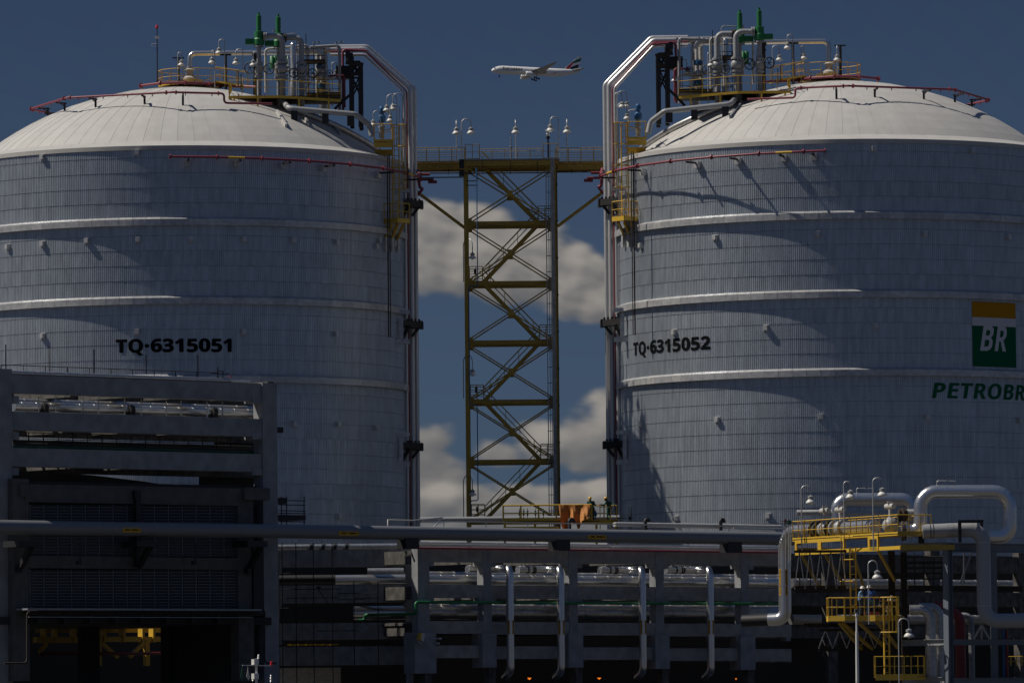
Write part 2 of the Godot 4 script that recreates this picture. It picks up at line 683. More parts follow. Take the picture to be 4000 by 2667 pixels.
func materials() -> void:
	var blotch := grain(0.012, 4, 0.78, 1.0, 3)
	var soft := grain(0.01, 3, 0.92, 1.0, 21)
	var streak := grain(0.014, 4, 0.8, 1.0, 33)
	var fine := grain(0.06, 3, 0.86, 1.0, 5)
	var stain := grain(0.02, 5, 0.42, 1.0, 9)
	var mild := grain(0.02, 5, 0.74, 1.0, 9)
	var rust := grain(0.03, 4, 0.6, 1.0, 12)
	var pits := grain(0.08, 4, 0.0, 1.0, 15)
	mat("roof_paint", Color(0.46, 0.455, 0.442), 0.65, 0.0, soft, Vector3(0.12, 0.12, 0.12))
	mat("roof_paint_worn", Color(0.445, 0.44, 0.425), 0.65, 0.0, soft, Vector3(0.15, 0.15, 0.15))
	mat("roof_paint_pale", Color(0.47, 0.465, 0.452), 0.65, 0.0, soft, Vector3(0.1, 0.1, 0.1))
	mat("cladding", Color(0.58, 0.63, 0.68), 0.4, 0.6, streak, Vector3(0.3, 0.035, 0.3))
	mat("cladding_dull", Color(0.56, 0.61, 0.66), 0.43, 0.58, streak, Vector3(0.26, 0.035, 0.26))
	mat("ledge_metal", Color(0.58, 0.59, 0.61), 0.42, 0.4, blotch, Vector3(0.25, 0.25, 0.25))
	mat("ledge_metal_dull", Color(0.52, 0.53, 0.55), 0.45, 0.4, blotch, Vector3(0.3, 0.3, 0.3))
	mat("ledge_metal_pale", Color(0.64, 0.645, 0.65), 0.4, 0.35, blotch, Vector3(0.3, 0.3, 0.3))
	mat("letter_black", Color(0.005, 0.0055, 0.007), 0.7)
	mat("letter_green", Color(0.006, 0.10, 0.045), 0.6)
	mat("letter_amber", Color(0.42, 0.20, 0.012), 0.6)
	mat("letter_white", Color(0.55, 0.55, 0.58), 0.6)
	mat("silver", Color(0.72, 0.725, 0.735), 0.28, 0.88, fine, Vector3(0.9, 0.9, 0.9))
	mat("silver_dull", Color(0.56, 0.56, 0.565), 0.36, 0.8, blotch, Vector3(0.5, 0.5, 0.5))
	mat("riser_metal", Color(0.66, 0.665, 0.675), 0.42, 0.55, fine, Vector3(0.9, 0.9, 0.9))
	mat("great_grey", Color(0.185, 0.195, 0.21), 0.4, 0.0, fine, Vector3(0.6, 0.6, 0.6))
	mat("pipe_grey", Color(0.33, 0.34, 0.355), 0.45, 0.0, fine, Vector3(0.6, 0.6, 0.6))
	mat("pipe_pale", Color(0.56, 0.55, 0.53), 0.5, 0.0, blotch, Vector3(0.5, 0.5, 0.5))
	mat("fire_red", Color(0.24, 0.045, 0.07), 0.5, 0.0, fine, Vector3(0.8, 0.8, 0.8))
	mat("deep_red", Color(0.2, 0.02, 0.025), 0.5, 0.0, blotch, Vector3(0.4, 0.4, 0.4))
	mat("yellow", Color(0.68, 0.43, 0.04), 0.5, 0.0, fine, Vector3(0.8, 0.8, 0.8))
	mat("tower_yellow", Color(0.58, 0.385, 0.045), 0.55, 0.0, rust, Vector3(0.5, 0.5, 0.5))
	mat("black_steel", Color(0.012, 0.012, 0.014), 0.6)
	mat("rust_steel", Color(0.06, 0.042, 0.03), 0.8, 0.0, stain, Vector3(0.8, 0.8, 0.8))
	mat("grey_steel", Color(0.30, 0.315, 0.335), 0.55, 0.0, blotch, Vector3(0.3, 0.3, 0.3))
	mat("blue_steel", Color(0.15, 0.18, 0.215), 0.5, 0.0, fine, Vector3(0.3, 0.3, 0.3))
	mat("galvanised", Color(0.42, 0.43, 0.44), 0.45, 0.6)
	mat("green_paint", Color(0.008, 0.16, 0.045), 0.5, 0.0, fine, Vector3(0.8, 0.8, 0.8))
	mat("dark_green", Color(0.006, 0.07, 0.035), 0.5)
	mat("blue_paint", Color(0.015, 0.09, 0.22), 0.5)
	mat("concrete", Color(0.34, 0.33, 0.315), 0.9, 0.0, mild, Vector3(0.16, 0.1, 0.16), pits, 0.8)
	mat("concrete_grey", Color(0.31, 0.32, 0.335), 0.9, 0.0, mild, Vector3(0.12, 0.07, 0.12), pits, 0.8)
	mat("concrete_dark", Color(0.16, 0.15, 0.14), 0.92, 0.0, stain, Vector3(0.2, 0.1, 0.2), pits, 0.8)  # darker copy for rear members, their shade put into the colour
	mat("concrete_shade", Color(0.12, 0.115, 0.11), 0.9, 0.0, mild, Vector3(0.16, 0.1, 0.16), pits, 0.8)  # shaded copy of the concrete: the building's shade sits in the colour
	mat("asphalt", Color(0.08, 0.075, 0.068), 0.95, 0.0, blotch, Vector3(0.05, 0.05, 0.05))
	mat("sea", Color(0.012, 0.02, 0.026), 0.25)
	mat("lamp_grey", Color(0.28, 0.29, 0.29), 0.5)
	mat("lamp_white", Color(0.62, 0.62, 0.60), 0.45)
	mat("lamp_glass", Color(0.5, 0.5, 0.46), 0.2)
	mat("sticker", Color(0.48, 0.27, 0.012), 0.6)
	mat("tarp", Color(0.52, 0.20, 0.035), 0.75, 0.0, blotch, Vector3(0.7, 0.7, 0.7))
	mat("plane_white", Color(0.72, 0.72, 0.72), 0.35)
	mat("plane_grey", Color(0.32, 0.33, 0.36), 0.45)
	mat("plane_red", Color(0.55, 0.012, 0.025), 0.4)
	mat("plane_green", Color(0.008, 0.11, 0.06), 0.4)
	mat("plane_gold", Color(0.16, 0.12, 0.075), 0.5)
	mat("tyre", Color(0.012, 0.012, 0.012), 0.8)
	mat("coverall_green", Color(0.008, 0.05, 0.035), 0.85)
	mat("coverall_blue", Color(0.025, 0.09, 0.28), 0.85)
	mat("shirt_pale_blue", Color(0.14, 0.26, 0.42), 0.85)
	mat("helmet_yellow", Color(0.62, 0.38, 0.04), 0.35)
	mat("helmet_white", Color(0.72, 0.70, 0.66), 0.35)
	mat("skin", Color(0.20, 0.10, 0.06), 0.6)
	mat("boot", Color(0.015, 0.012, 0.01), 0.7)
	mat("reflective_green", Color(0.25, 0.55, 0.06), 0.6)
	mat("white_cap", Color(0.7, 0.7, 0.7), 0.5)
	mat("slat", Color(0.085, 0.095, 0.11), 0.6)
	mat("dark_wall", Color(0.03, 0.029, 0.028), 0.9)  # near-black: shade put into the colour of interiors and backdrops
	for k in ["letter_black", "letter_green", "letter_amber", "letter_white"]:
		M[k].metallic_specular = 0.15
		M[k].roughness = 0.9
	var glow := mat("lamp_lit", Color(0.9, 0.5, 0.15), 0.4)
	glow.emission_enabled = true
	glow.emission = Color(1.0, 0.52, 0.12)
	glow.emission_energy_multiplier = 0.6

func ground() -> void:
	structure("ground", MB.new().box(Vector3(0, -2.2, -3000), Vector3(20000, 1.0, 20000)), M.asphalt)

# ---------------------------------------------------------------- tanks
const RIM := 42.1
const BASE := -1.7
const LEDGES := [36.69, 30.74, 24.83]
const LEDGE_HIGH := 0.62

# place on a tank's side, r metres from its axis, seen at a pixel
func side_at(cx: float, x: float, y: float, r: float) -> Vector3:
	var s := sight(x, y)
	var a := s.x * s.x + s.z * s.z
	var b := 2.0 * (-cx * s.x + DT * s.z)
	var k := cx * cx + DT * DT - r * r
	var disc := maxf(0.0, b * b - 4.0 * a * k)
	return s * ((-b - sqrt(disc)) / (2.0 * a))

func turn_at(cx: float, p: Vector3) -> float:
	return atan2(p.x - cx, p.z + DT)

func ring_basis(t: float) -> Basis:
	var nn := Vector3(sin(t), 0, cos(t))
	return Basis(Vector3(cos(t), 0, -sin(t)), UP, nn)

# one course of trapezoid sheet, standing on local height 0
func course_mesh(high: float) -> ArrayMesh:
	var b := MB.new()
	var ribs := 690
	var pts: Array[Vector2] = []
	for i in ribs:
		if absf(i - ribs * 0.5) > 175:
			continue
		var t := TAU * (i - ribs * 0.5) / ribs
		var p := TAU / ribs
		var deep := 0.036 if i % 9 else 0.032
		pts.append(Vector2(t, 0.0))
		pts.append(Vector2(t + p * 0.3, 0.0))
		pts.append(Vector2(t + p * 0.42, deep))
		pts.append(Vector2(t + p * 0.86, deep))
	for i in pts.size() - 1:
		var a := pts[i]
		var e := pts[i + 1]
		var lo := RT + 0.022
		b.quad(Vector3(sin(a.x), 0, cos(a.x)) * (lo + a.y), Vector3(sin(e.x), 0, cos(e.x)) * (lo + e.y), Vector3(sin(e.x), 0, cos(e.x)) * (RT + e.y) + UP * high, Vector3(sin(a.x), 0, cos(a.x)) * (RT + a.y) + UP * high)
		b.quad(Vector3(sin(a.x), 0, cos(a.x)) * (RT - 0.05), Vector3(sin(e.x), 0, cos(e.x)) * (RT - 0.05), Vector3(sin(e.x), 0, cos(e.x)) * (lo + e.y), Vector3(sin(a.x), 0, cos(a.x)) * (lo + a.y))
	return b.mesh(Vector3.ZERO)

func place(called: String, m: Mesh, material: Material, under: Node3D, at := Vector3.ZERO, turn := 0.0) -> void:
	var o := MeshInstance3D.new()
	o.name = called
	o.mesh = m
	o.material_override = material
	o.position = at
	o.rotation.y = turn
	under.add_child(o, true)

const DOME_R := 25.2
const APEX := 48.26

func dome_at(r: float) -> float:
	return APEX - DOME_R + sqrt(DOME_R * DOME_R - r * r)

func gore_mesh(r0: float, r1: float, half: float) -> ArrayMesh:
	var b := MB.new()
	var k := 5
	for i in k:
		var a := lerpf(r0, r1, float(i) / k)
		var e := lerpf(r0, r1, float(i + 1) / k)
		for j in 2:
			var t0 := -half + half * j
			var t1 := t0 + half
			var h0 := 0.004 + 0.008 * j
			var h1 := h0 + 0.008
			b.quad(Vector3(sin(t0) * e, dome_at(e) + h0, cos(t0) * e), Vector3(sin(t1) * e, dome_at(e) + h1, cos(t1) * e), Vector3(sin(t1) * a, dome_at(a) + h1, cos(t1) * a), Vector3(sin(t0) * a, dome_at(a) + h0, cos(t0) * a))
		var t2 := half
		b.quad(Vector3(sin(t2) * e, dome_at(e) + 0.02, cos(t2) * e), Vector3(sin(t2) * e, dome_at(e) - 0.02, cos(t2) * e), Vector3(sin(t2) * a, dome_at(a) - 0.02, cos(t2) * a), Vector3(sin(t2) * a, dome_at(a) + 0.02, cos(t2) * a))
	# lower lap edge
	for j in 2:
		var t0 := -half + half * j
		var t1 := t0 + half
		b.quad(Vector3(sin(t0) * r1, dome_at(r1) - 0.04, cos(t0) * r1), Vector3(sin(t1) * r1, dome_at(r1) - 0.04, cos(t1) * r1), Vector3(sin(t1) * r1, dome_at(r1) + 0.012 + 0.008 * j, cos(t1) * r1), Vector3(sin(t0) * r1, dome_at(r1) + 0.004 + 0.008 * j, cos(t0) * r1))
	return b.mesh(UP * BASE)

var course_whole: ArrayMesh
var shared := {}

func tank(side: String) -> void:
	var m := 1.0 if side == "left" else -1.0
	var cx := -25.88 * m
	var at := Vector3(cx, BASE, -DT)
	var t := thing("storage_tank", at, "left clad storage tank with white dome and black number ending in 051" if m > 0 else "right clad storage tank with amber and green emblem and number ending in 052", "tank", "pair of large storage tanks")
	# the solid body behind the sheets, and the back of the cladding
	part("inner_wall", MB.new().lathe(Vector3(cx, 0, -DT), UP, [[RT - 0.09, BASE], [RT - 0.09, RIM - 0.05], [0.0, RIM - 0.02]], 180, false), M.cladding_dull, t)
	if not shared.has("course"):
		shared.course = course_mesh(1.12)
		shared.short = course_mesh(0.87)
		shared.gore_low = gore_mesh(10.9, 16.1, PI / 76.0)
		shared.gore_high = gore_mesh(0.6, 10.98, PI / 38.0)
		# ledge piece: sloped weathering on top, face, soffit
		var g := MB.new()
		var h := TAU / 104.0 * 0.5
		for j in 2:
			var a := -h + h * j + (0.0006 if j == 0 else 0.0)
			var e := -h + h * (j + 1) - (0.0006 if j == 1 else 0.0)
			var prof := [[RT - 0.04, -LEDGE_HIGH], [RT + 0.36, -LEDGE_HIGH], [RT + 0.36, -0.15], [RT - 0.02, 0.05]]
			for i in 3:
				g.quad(Vector3(sin(a), 0, cos(a)) * prof[i][0] + UP * prof[i][1], Vector3(sin(e), 0, cos(e)) * prof[i][0] + UP * prof[i][1], Vector3(sin(e), 0, cos(e)) * prof[i + 1][0] + UP * prof[i + 1][1], Vector3(sin(a), 0, cos(a)) * prof[i + 1][0] + UP * prof[i + 1][1])
		# cover strip over the joint
		var q := ring_basis(h)
		g.box(q.z * (RT + 0.362) - UP * (LEDGE_HIGH + 0.13) * 0.5, Vector3(0.03, LEDGE_HIGH - 0.14, 0.012), q)
		shared.ledge = g.mesh(Vector3.ZERO)
	var tones := [M.ledge_metal, M.ledge_metal, M.ledge_metal_dull, M.ledge_metal_pale]
	var from := RIM
	for k in LEDGES.size() + 1:
		var to: float = LEDGES[k] if k < LEDGES.size() else 3.0
		var y := from - (0.89 if k == 0 else 0.75)
		place("cladding_course", shared.short, M.cladding, t, UP * (y - BASE))
		while y - 1.14 > to - 0.05:
			y -= 1.14
			place("cladding_course", shared.course, M.cladding if rng.randf() < 0.75 else M.cladding_dull, t, UP * (y - BASE))
		# the last course is cut by the ledge
		if y > to + 0.03:
			place("cladding_course", shared.course, M.cladding, t, UP * (y - 1.14 - BASE))
		if k < LEDGES.size():
			var back := MB.new()
			back.lathe(Vector3(cx, 0, -DT), UP, [[RT - 0.1, to - LEDGE_HIGH + 0.004], [RT + 0.33, to - LEDGE_HIGH + 0.004], [RT + 0.33, to - 0.14], [RT - 0.05, to + 0.0]], 160)
			var ledge := part("insulation_ledge", back, M.ledge_metal_dull, t)
			for i in 104:
				var an := TAU * i / 104.0
				if cos(an) > -0.25:
					place("ledge_panel", shared.ledge, tones[rng.randi() % 4], ledge, UP * (to - BASE), an)
			from = to - LEDGE_HIGH
	# dome: eave flashing, two tiers of lapped gores
	part("eave_flashing", MB.new().lathe(Vector3(cx, 0, -DT), UP, [[RT - 0.1, RIM - 0.32], [RT + 0.13, RIM - 0.30], [RT + 0.13, RIM + 0.02], [15.95, dome_at(15.95) + 0.05]], 200, false), M.roof_paint, t)
	part("dome_shell", MB.new().lathe(Vector3(cx, 0, -DT), UP, [[16.1, dome_at(16.1) - 0.05], [13.0, dome_at(13.0) - 0.06], [9.0, dome_at(9.0) - 0.06], [4.0, dome_at(4.0) - 0.06], [0.0, APEX - 0.03]], 152, false), M.roof_paint, t)
	var paints := [M.roof_paint, M.roof_paint, M.roof_paint_worn, M.roof_paint_pale]
	for i in 76:
		place("roof_panel", shared.gore_low, paints[rng.randi() % 4], t, Vector3.ZERO, TAU * i / 76.0)
	for i in 38:
		place("roof_panel", shared.gore_high, paints[rng.randi() % 4], t, Vector3.ZERO, TAU * (i + 0.25) / 38.0)
	part("roof_crown", MB.new().lathe(Vector3(cx, 0, -DT), UP, [[0.75, APEX - 0.02], [0.75, APEX + 0.12], [0.0, APEX + 0.12]], 24), M.roof_paint_worn, t)
	# small insulation boxes standing off the wall
	var spots := [[99, 361], [315, 350], [20, 567], [99, 560], [200, 553], [317, 550], [438, 549], [558, 549], [671, 551], [770, 556], [859, 566], [1472, 940], [1500, 945], [1530, 950], [99, 772], [315, 762], [558, 762], [768, 767], [674, 973], [773, 974], [858, 982], [775, 1186]]
	if m < 0:
		spots = [[2008, 341], [2231, 345], [1476, 564], [1645, 546], [1879, 536], [2123, 537], [2314, 545], [1440, 776], [1552, 763], [1761, 753], [2010, 748], [1476, 975], [1650, 964], [1887, 957], [2130, 957], [2340, 965], [1556, 1191], [1766, 1185]]
	for s in spots:
		var scale_ := 1.7007 if s[0] < 2400 and not (m > 0 and s[0] > 1400) else 1.0
		var p := side_at(cx, s[0] * scale_, s[1] * scale_, RT)
		var q := ring_basis(turn_at(cx, p))
		var b := MB.new()
		b.box(p + q.z * 0.14, Vector3(0.36, 0.4, 0.3), q)
		b.box(p + q.z * 0.31, Vector3(0.3, 0.34, 0.06), q)
		b.box(p + q.z * 0.05, Vector3(0.46, 0.5, 0.07), q)
		part("insulation_box", b, M.ledge_metal_pale, t)
	# lettering painted on the sheets
	var r := RT + 0.072
	if m > 0:
		stencil(t, "TQ·6315051", cx, 450, 904, 1354, 1.27, r, M.letter_black)
	else:
		stencil(t, "TQ·6315052", cx, 2474, 2776, 1353, 1.27, r, M.letter_black)
		var l := turn_at(cx, side_at(cx, 3799, 1200, r))
		var rr := turn_at(cx, side_at(cx, 3969, 1200, r))
		var mid := (l + rr) * 0.5
		var on := func(x: float, y: float, up: float) -> Vector3:
			var an := mid + x / r
			return Vector3(cx + sin(an) * up, y, -DT + cos(an) * up)
		var high := func(y: float) -> float:
			return side_at(cx, 3884, y, r).y
		var bands := [[1180.0, 1241.0, M.letter_amber, "emblem_bar"], [1241.0, 1274.0, M.letter_white, "emblem_stripe"], [1274.0, 1433.0, M.letter_green, "emblem_field"]]
		var wide := (rr - l) * r
		for k in bands:
			var b := MB.new()
			var top: float = high.call(k[0])
			var low: float = high.call(k[1])
			for i in 10:
				var x0 := -wide * 0.5 + wide * i / 10.0
				var x1 := x0 + wide / 10.0
				b.quad(on.call(x0, low, r), on.call(x1, low, r), on.call(x1, top, r), on.call(x0, top, r))
			part(k[3], b, k[2], t)
		var cy: float = (high.call(1274.0) + high.call(1370.0)) * 0.5
		var where := func(x: float, y: float) -> Vector3:
			return on.call(x - 0.05, cy + y, r + 0.01)
		part("emblem_letters", lettering("BR", high.call(1272.0) - high.call(1370.0), 2.65, where, 0.2), M.letter_white, t)
		var l2 := turn_at(cx, side_at(cx, 3648, 1520, r))
		var ncy := side_at(cx, 3700, 1525, r).y
		var where2 := func(x: float, y: float) -> Vector3:
			var an := l2 + (x + 11.4 * 0.5) / r
			return Vector3(cx + sin(an) * r, ncy + y, -DT + cos(an) * r)
		part("company_lettering", lettering("PETROBRAS", 1.22, 11.4, where2, 0.2), M.letter_green, t)
	roof_gear(side, m, cx)

func stencil(t: Node3D, text: String, cx: float, x0: float, x1: float, y: float, high: float, r: float, material: Material) -> void:
	var l := turn_at(cx, side_at(cx, x0, y, r))
	var e := turn_at(cx, side_at(cx, x1, y, r))
	var cy := side_at(cx, (x0 + x1) * 0.5, y, r).y
	# heavy strokes: the same letters laid over one another a little apart, each coat a millimetre prouder
	var all := MB.new()
	for k in 4:
		var dx: float = [-0.035, 0.035, 0.0, 0.0][k]
		var dy: float = [0.0, 0.0, 0.03, -0.03][k]
		var rr := r + 0.001 * k
		var where := func(x: float, yy: float) -> Vector3:
			var an := (l + e) * 0.5 + (x + dx) / rr
			return Vector3(cx + sin(an) * rr, cy + yy + dy, -DT + cos(an) * rr)
		var one := lettering(text, high - 0.06, (e - l) * r - 0.07, where)
		for i in range(0, one.ix.size(), 3):
			all.tri3(one.v[one.ix[i]], one.v[one.ix[i + 2]], one.v[one.ix[i + 1]], one.n[one.ix[i]], one.n[one.ix[i + 2]], one.n[one.ix[i + 1]])
	part("tank_number", all, material, t)

# ---------------------------------------------------------------- what stands on the domes; measured on the left tank and mirrored for the right
var side_now := "left"
var lift := 0.0

func TL(x: float, y: float, z: float, up := 0.0) -> Vector3:
	var p := P(x, y, DT - z)
	if side_now == "right":
		p.x = -p.x
	p.y += up
	return p

func TLs(pts: Array, up := 0.0) -> Array:
	var out := []
	for p in pts:
		out.append(TL(p[0], p[1], p[2], up))
	return out

# hold every point at the height of the first
func level(pts: Array) -> Array:
	for i in range(1, pts.size()):
		pts[i] = Vector3(pts[i].x, pts[0].y, pts[i].z)
	return pts

# make a drop plumb: the second point stands right under or over the first
func plumb(p: Vector3, q: Vector3) -> Vector3:
	return Vector3(p.x, q.y, p.z)

func on_dome(cx: float, x: float, z: float, above := 0.0) -> Vector3:
	return Vector3(cx + x, dome_at(minf(16.0, sqrt(x * x + z * z))) + above, -DT + z)

# where a sight line of the left tank's picture meets the dome, mirrored when need be
func dome_hit(cx: float, x: float, y: float) -> Vector3:
	var s := sight(x, y)
	var c := Vector3(-25.88, APEX - DOME_R, -DT)
	var b := s.dot(c)
	var disc := maxf(0.0, b * b - s.length_squared() * (c.length_squared() - DOME_R * DOME_R))
	var p := s * ((b - sqrt(disc)) / s.length_squared())
	if cx > 0.0:
		p.x = -p.x
	return p

func piping(called: String, pts: Array, r: float, rb: float, material: Material, label: String, category := "pipe", group := "", seamed := false) -> MeshInstance3D:
	var b := MB.new()
	var path := bend(pts, rb) if rb > 0.0 else pts
	if seamed:
		jacket(b, path, r)
	else:
		b.tube(path, r, 14)
	return solo(called, b, material, label, category, group)

func roof_gear(side: String, m: float, cx: float) -> void:
	side_now = side
	lift = 0.0 if m > 0 else 0.48
	var w := "the %s tank" % side
	var out := Vector3(m, 0, 0)
	# --- spray ring round the dome, an octagon on posts
	var ring := thing("spray_ring", Vector3(cx, 45.5, -DT), "red fire-water ring pipe on black posts round the dome of " + w, "fire pipe", "ring pipes round the domes")
	var oct := []
	# from behind the far side round the outer side to the front by the platform
	for a in [-80.0, -45.0, 0.0, 45.0, 90.0, 116.0]:
		var t: float = deg_to_rad(a)
		oct.append(Vector3(cx - cos(t) * 11.8 * m, 46.75, -DT + sin(t) * 11.8))
	oct[5] = TL(874, 359, 10.5)
	oct[5].y = 46.75
	var drop := TL(874, 402, 10.5)
	drop = plumb(oct[5], drop)
	var on := TL(1062, 411, 9.6)
	on.y = drop.y
	part("ring_pipe", MB.new().tube(bend(oct + [drop, on], 0.25, 4), 0.085, 10), M.fire_red, ring)
	for i in 5:
		var p: Vector3 = oct[i]
		var q: Vector3 = oct[i + 1]
		var d := (q - p).normalized()
		var fl := MB.new()
		flange(fl, p + d * 0.35, d, 0.17)
		flange(fl, q - d * 0.45, d, 0.17)
		for k in 4:
			fl.rod(p + d * (1.1 + k * 2.1), p + d * (1.1 + k * 2.1) + Vector3(0, -0.25, 0), 0.04, 6)
		part("flange", fl, M.fire_red, ring)
		for k in [0.22, 0.72]:
			if i == 4 and k > 0.5:
				continue
			var g: Vector3 = p.lerp(q, k)
			var rr := Vector2(g.x - cx, g.z + DT)
			var f := Vector3(cx + rr.x * 0.93, 0, -DT + rr.y * 0.93)
			f.y = dome_at(rr.length() * 0.93) - 0.05
			var hd := Vector3(f.x, g.y - 0.12, f.z)
			part("post", MB.new().bar(f, hd, 0.16, 0.16), M.black_steel, ring)
			part("bracket", MB.new().bar(hd + (hd - g) * 0.2, Vector3(g.x, hd.y, g.z), 0.12, 0.12).bar(f.lerp(hd, 0.6), hd.lerp(Vector3(g.x, hd.y, g.z), 0.6), 0.07, 0.07), M.black_steel, ring)
	# --- smaller ring at the crown
	var crown := []
	for a in [-20.0, 25.0, 65.0, 100.0, 135.0, 165.0]:
		var t := deg_to_rad(a)
		crown.append(Vector3(cx - cos(t) * 3.3 * m, 48.38, -DT + sin(t) * 3.3))
	crown.append(TL(1000, 339, 3.0))
	var cr := MB.new()
	cr.tube(bend(crown, 0.2, 4), 0.1, 10)
	for i in range(1, crown.size() - 1):
		flange(cr, crown[i], (crown[i + 1] - crown[i - 1]), 0.19, 0.1)
	solo("crown_spray_pipe", cr, M.fire_red, "short red fire-water ring just below the crown platform of " + w, "fire pipe", "crown ring pipes")
	# --- crown platform with round railing and the walkway down to the pipe deck
	var cp := thing("crown_platform", Vector3(cx, 48.3, -DT), "round yellow railed platform at the crown of %s's dome with sloping walkway" % w, "platform", "crown platforms")
	var c0 := TL(745, 318, 0)
	var rail := []
	for i in 11:
		var a := deg_to_rad(-70.0 + 25.0 * i)
		rail.append(Vector3(c0.x - cos(a) * 2.55 * m, 48.45, c0.z + sin(a) * 2.2))
	part("deck", MB.new().lathe(Vector3(c0.x, 48.36, c0.z), UP, [[2.55, 0.0], [2.55, 0.08], [0.0, 0.08]], 24), M.yellow, cp)
	railing(cp, rail, M.yellow, 1.2, 1.25, 0.12, 1)
	var walk := [TL(838, 320, 1.8), TL(965, 338, 2.4)]
	var walk2 := [TL(838, 322, 0.2), TL(972, 344, 0.4)]
	railing(cp, walk, M.yellow, 1.2, 0.9, 0.12, 1)
	railing(cp, walk2, M.yellow, 1.2, 0.9, 0.12, 1)
	part("walkway", MB.new().bar((walk[0] + walk2[0]) * 0.5, (walk[1] + walk2[1]) * 0.5, 1.3, 0.08), M.yellow, cp)
	# --- nozzle at the crown and the silver line that leaves it
	var nz := thing("crown_nozzle", Vector3(c0.x, 48.2, c0.z), "white flanged nozzle standing in the crown platform of " + w, "nozzle", "crown nozzles")
	var nb := TL(740, 330, 0)
	part("nozzle_body", MB.new().lathe(nb, UP, [[0.42, -0.3], [0.42, 0.35], [0.62, 0.35], [0.62, 0.5], [0.3, 0.75], [0.26, 1.3], [0.0, 1.3]], 18), M.pipe_pale, nz)
	part("cover", MB.new().lathe(nb + UP * 1.15, UP, [[0.5, 0.0], [0.1, 0.32], [0.0, 0.32]], 16), M.pipe_pale, nz)
	part("side_valve", MB.new().box(nb + out * 0.75 + UP * 0.2, Vector3(0.5, 0.4, 0.4)).rod(nb + out * 1.0 + UP * 0.3, nb + out * 1.9 + UP * 0.5, 0.04).ball(nb - out * 0.7 + UP * 0.15, 0.3), M.pipe_pale, nz)
	var top := TL(740, 208, 0, lift)
	var run1 := level([top, TL(1150, 205, 0, lift)])
	piping("vapour_line", [Vector3(top.x, nb.y + 1.2, top.z), top, run1[1]], 0.2, 0.45, M.silver, "thin silver vapour line arching from the crown nozzle of " + w, "pipe", "vapour lines on the domes", true)
	# posts that carry it
	for q in [[997, 200, 400, "thick"], [695, 226, 330, "thin"], [880, 214, 318, "thin"]]:
		var hd := TL(q[0], q[1], 0.2, lift)
		if q[3] == "thick":
			hd.y = top.y - 0.24
		var ft := Vector3(hd.x, dome_at(absf(hd.x - cx)) - 0.1, hd.z)
		var ps := thing("pipe_post", ft, "thick black post with saddle under the vapour line of " + w if q[3] == "thick" else "thin black post %s of the crown of %s" % ["inboard" if q[0] > 800 else "outboard", w], "post", "black posts on the domes")
		part("shaft", MB.new().tube([ft, hd], 0.2 if q[3] == "thick" else 0.11, 12), M.black_steel, ps)
		part("saddle", MB.new().box(hd + UP * 0.02, Vector3(0.55, 0.22, 0.5)).box(hd - UP * 0.45, Vector3(0.5, 0.1, 0.5)) if q[3] == "thick" else MB.new().box(hd, Vector3(0.9, 0.1, 0.12)), M.black_steel, ps)
	# --- large duct with downcomer
	var d0 := level([TL(1205, 197, 0, lift), TL(1300, 197, 0, lift)])
	var dk := thing("riser_duct", Vector3(d0[0].x, 46.0, d0[0].z), "wide beige-grey insulated duct turning down onto the dome of " + w, "duct", "insulated ducts on the domes")
	var dd := TL(1262, 197, 0, lift)
	dd.y = d0[0].y
	part("duct", jacket(MB.new(), bend([TL(1130, 197, 0, lift) * Vector3(1, 0, 1) + UP * d0[0].y, dd, Vector3(dd.x, 45.6, dd.z)], 0.7, 7), 0.36, 1.2), M.silver_dull, dk)
	part("branch", jacket(MB.new(), [dd - out * 0.3 + UP * 0.05, TL(1330, 190, 0, lift) * Vector3(1, 0, 1) + UP * (dd.y + 0.05)], 0.3), M.silver_dull, dk)
	# --- risers: two silver lines, a red and a white one, over the top and down the side
	var off := [[1434.0, 183.0, 1618.0, 0.0, 0.185, "riser_metal", "outer silver"], [1425.0, 193.0, 1601.0, 0.7, 0.21, "riser_metal", "inner silver"], [1426.0, 200.0, 1588.0, 1.4, 0.075, "fire_red", "thin red"], [1424.0, 214.0, 1579.0, 2.0, 0.125, "riser_metal", "slim pale"]]
	for k in off:
		var a := TL(1290, k[1], k[3], lift)
		var b := TL(k[0], k[1], k[3], lift)
		b.y = a.y
		var c := TL(k[2], 345.0 if k[2] > 1590 else 358.0, k[3], lift * 0.3)
		var e := Vector3(c.x, 2.0, c.z)
		piping("riser_pipe", [a, b, c, e], k[4], 0.55, M[k[5]], "%s riser pipe running over and down the inner side of %s" % [k[6], w], "pipe", "riser pipes", k[5] != "fire_red")
	# clamps that hold the risers to the wall
	for k in [[800.0, "upper"], [1270.0, "middle"], [1745.0, "lower"]]:
		var g := TL(1600, k[0], 1.0)
		var rg := TL(1568, k[0], 2.6)
		var f := thing("riser_clamp", g, "%s black clamp bracket holding the risers to %s" % [k[1], w], "bracket", "riser clamps")
		var tipp := TL(1648, k[0] + 4, -0.6)
		tipp.y = g.y
		rg.y = g.y + 0.35
		part("arm", MB.new().bar(Vector3(rg.x, g.y, rg.z), Vector3(tipp.x, g.y, rg.z - 2.2), 0.35, 0.55), M.black_steel, f)
		part("arm", MB.new().bar(Vector3(rg.x, g.y, rg.z + 0.7), Vector3(tipp.x, g.y - 0.05, rg.z - 0.6), 0.3, 0.5), M.black_steel, f)
		part("end_plate", MB.new().bar(Vector3(tipp.x, g.y, rg.z - 2.4), Vector3(tipp.x, g.y - 0.05, rg.z - 0.4), 0.22, 0.62), M.black_steel, f)
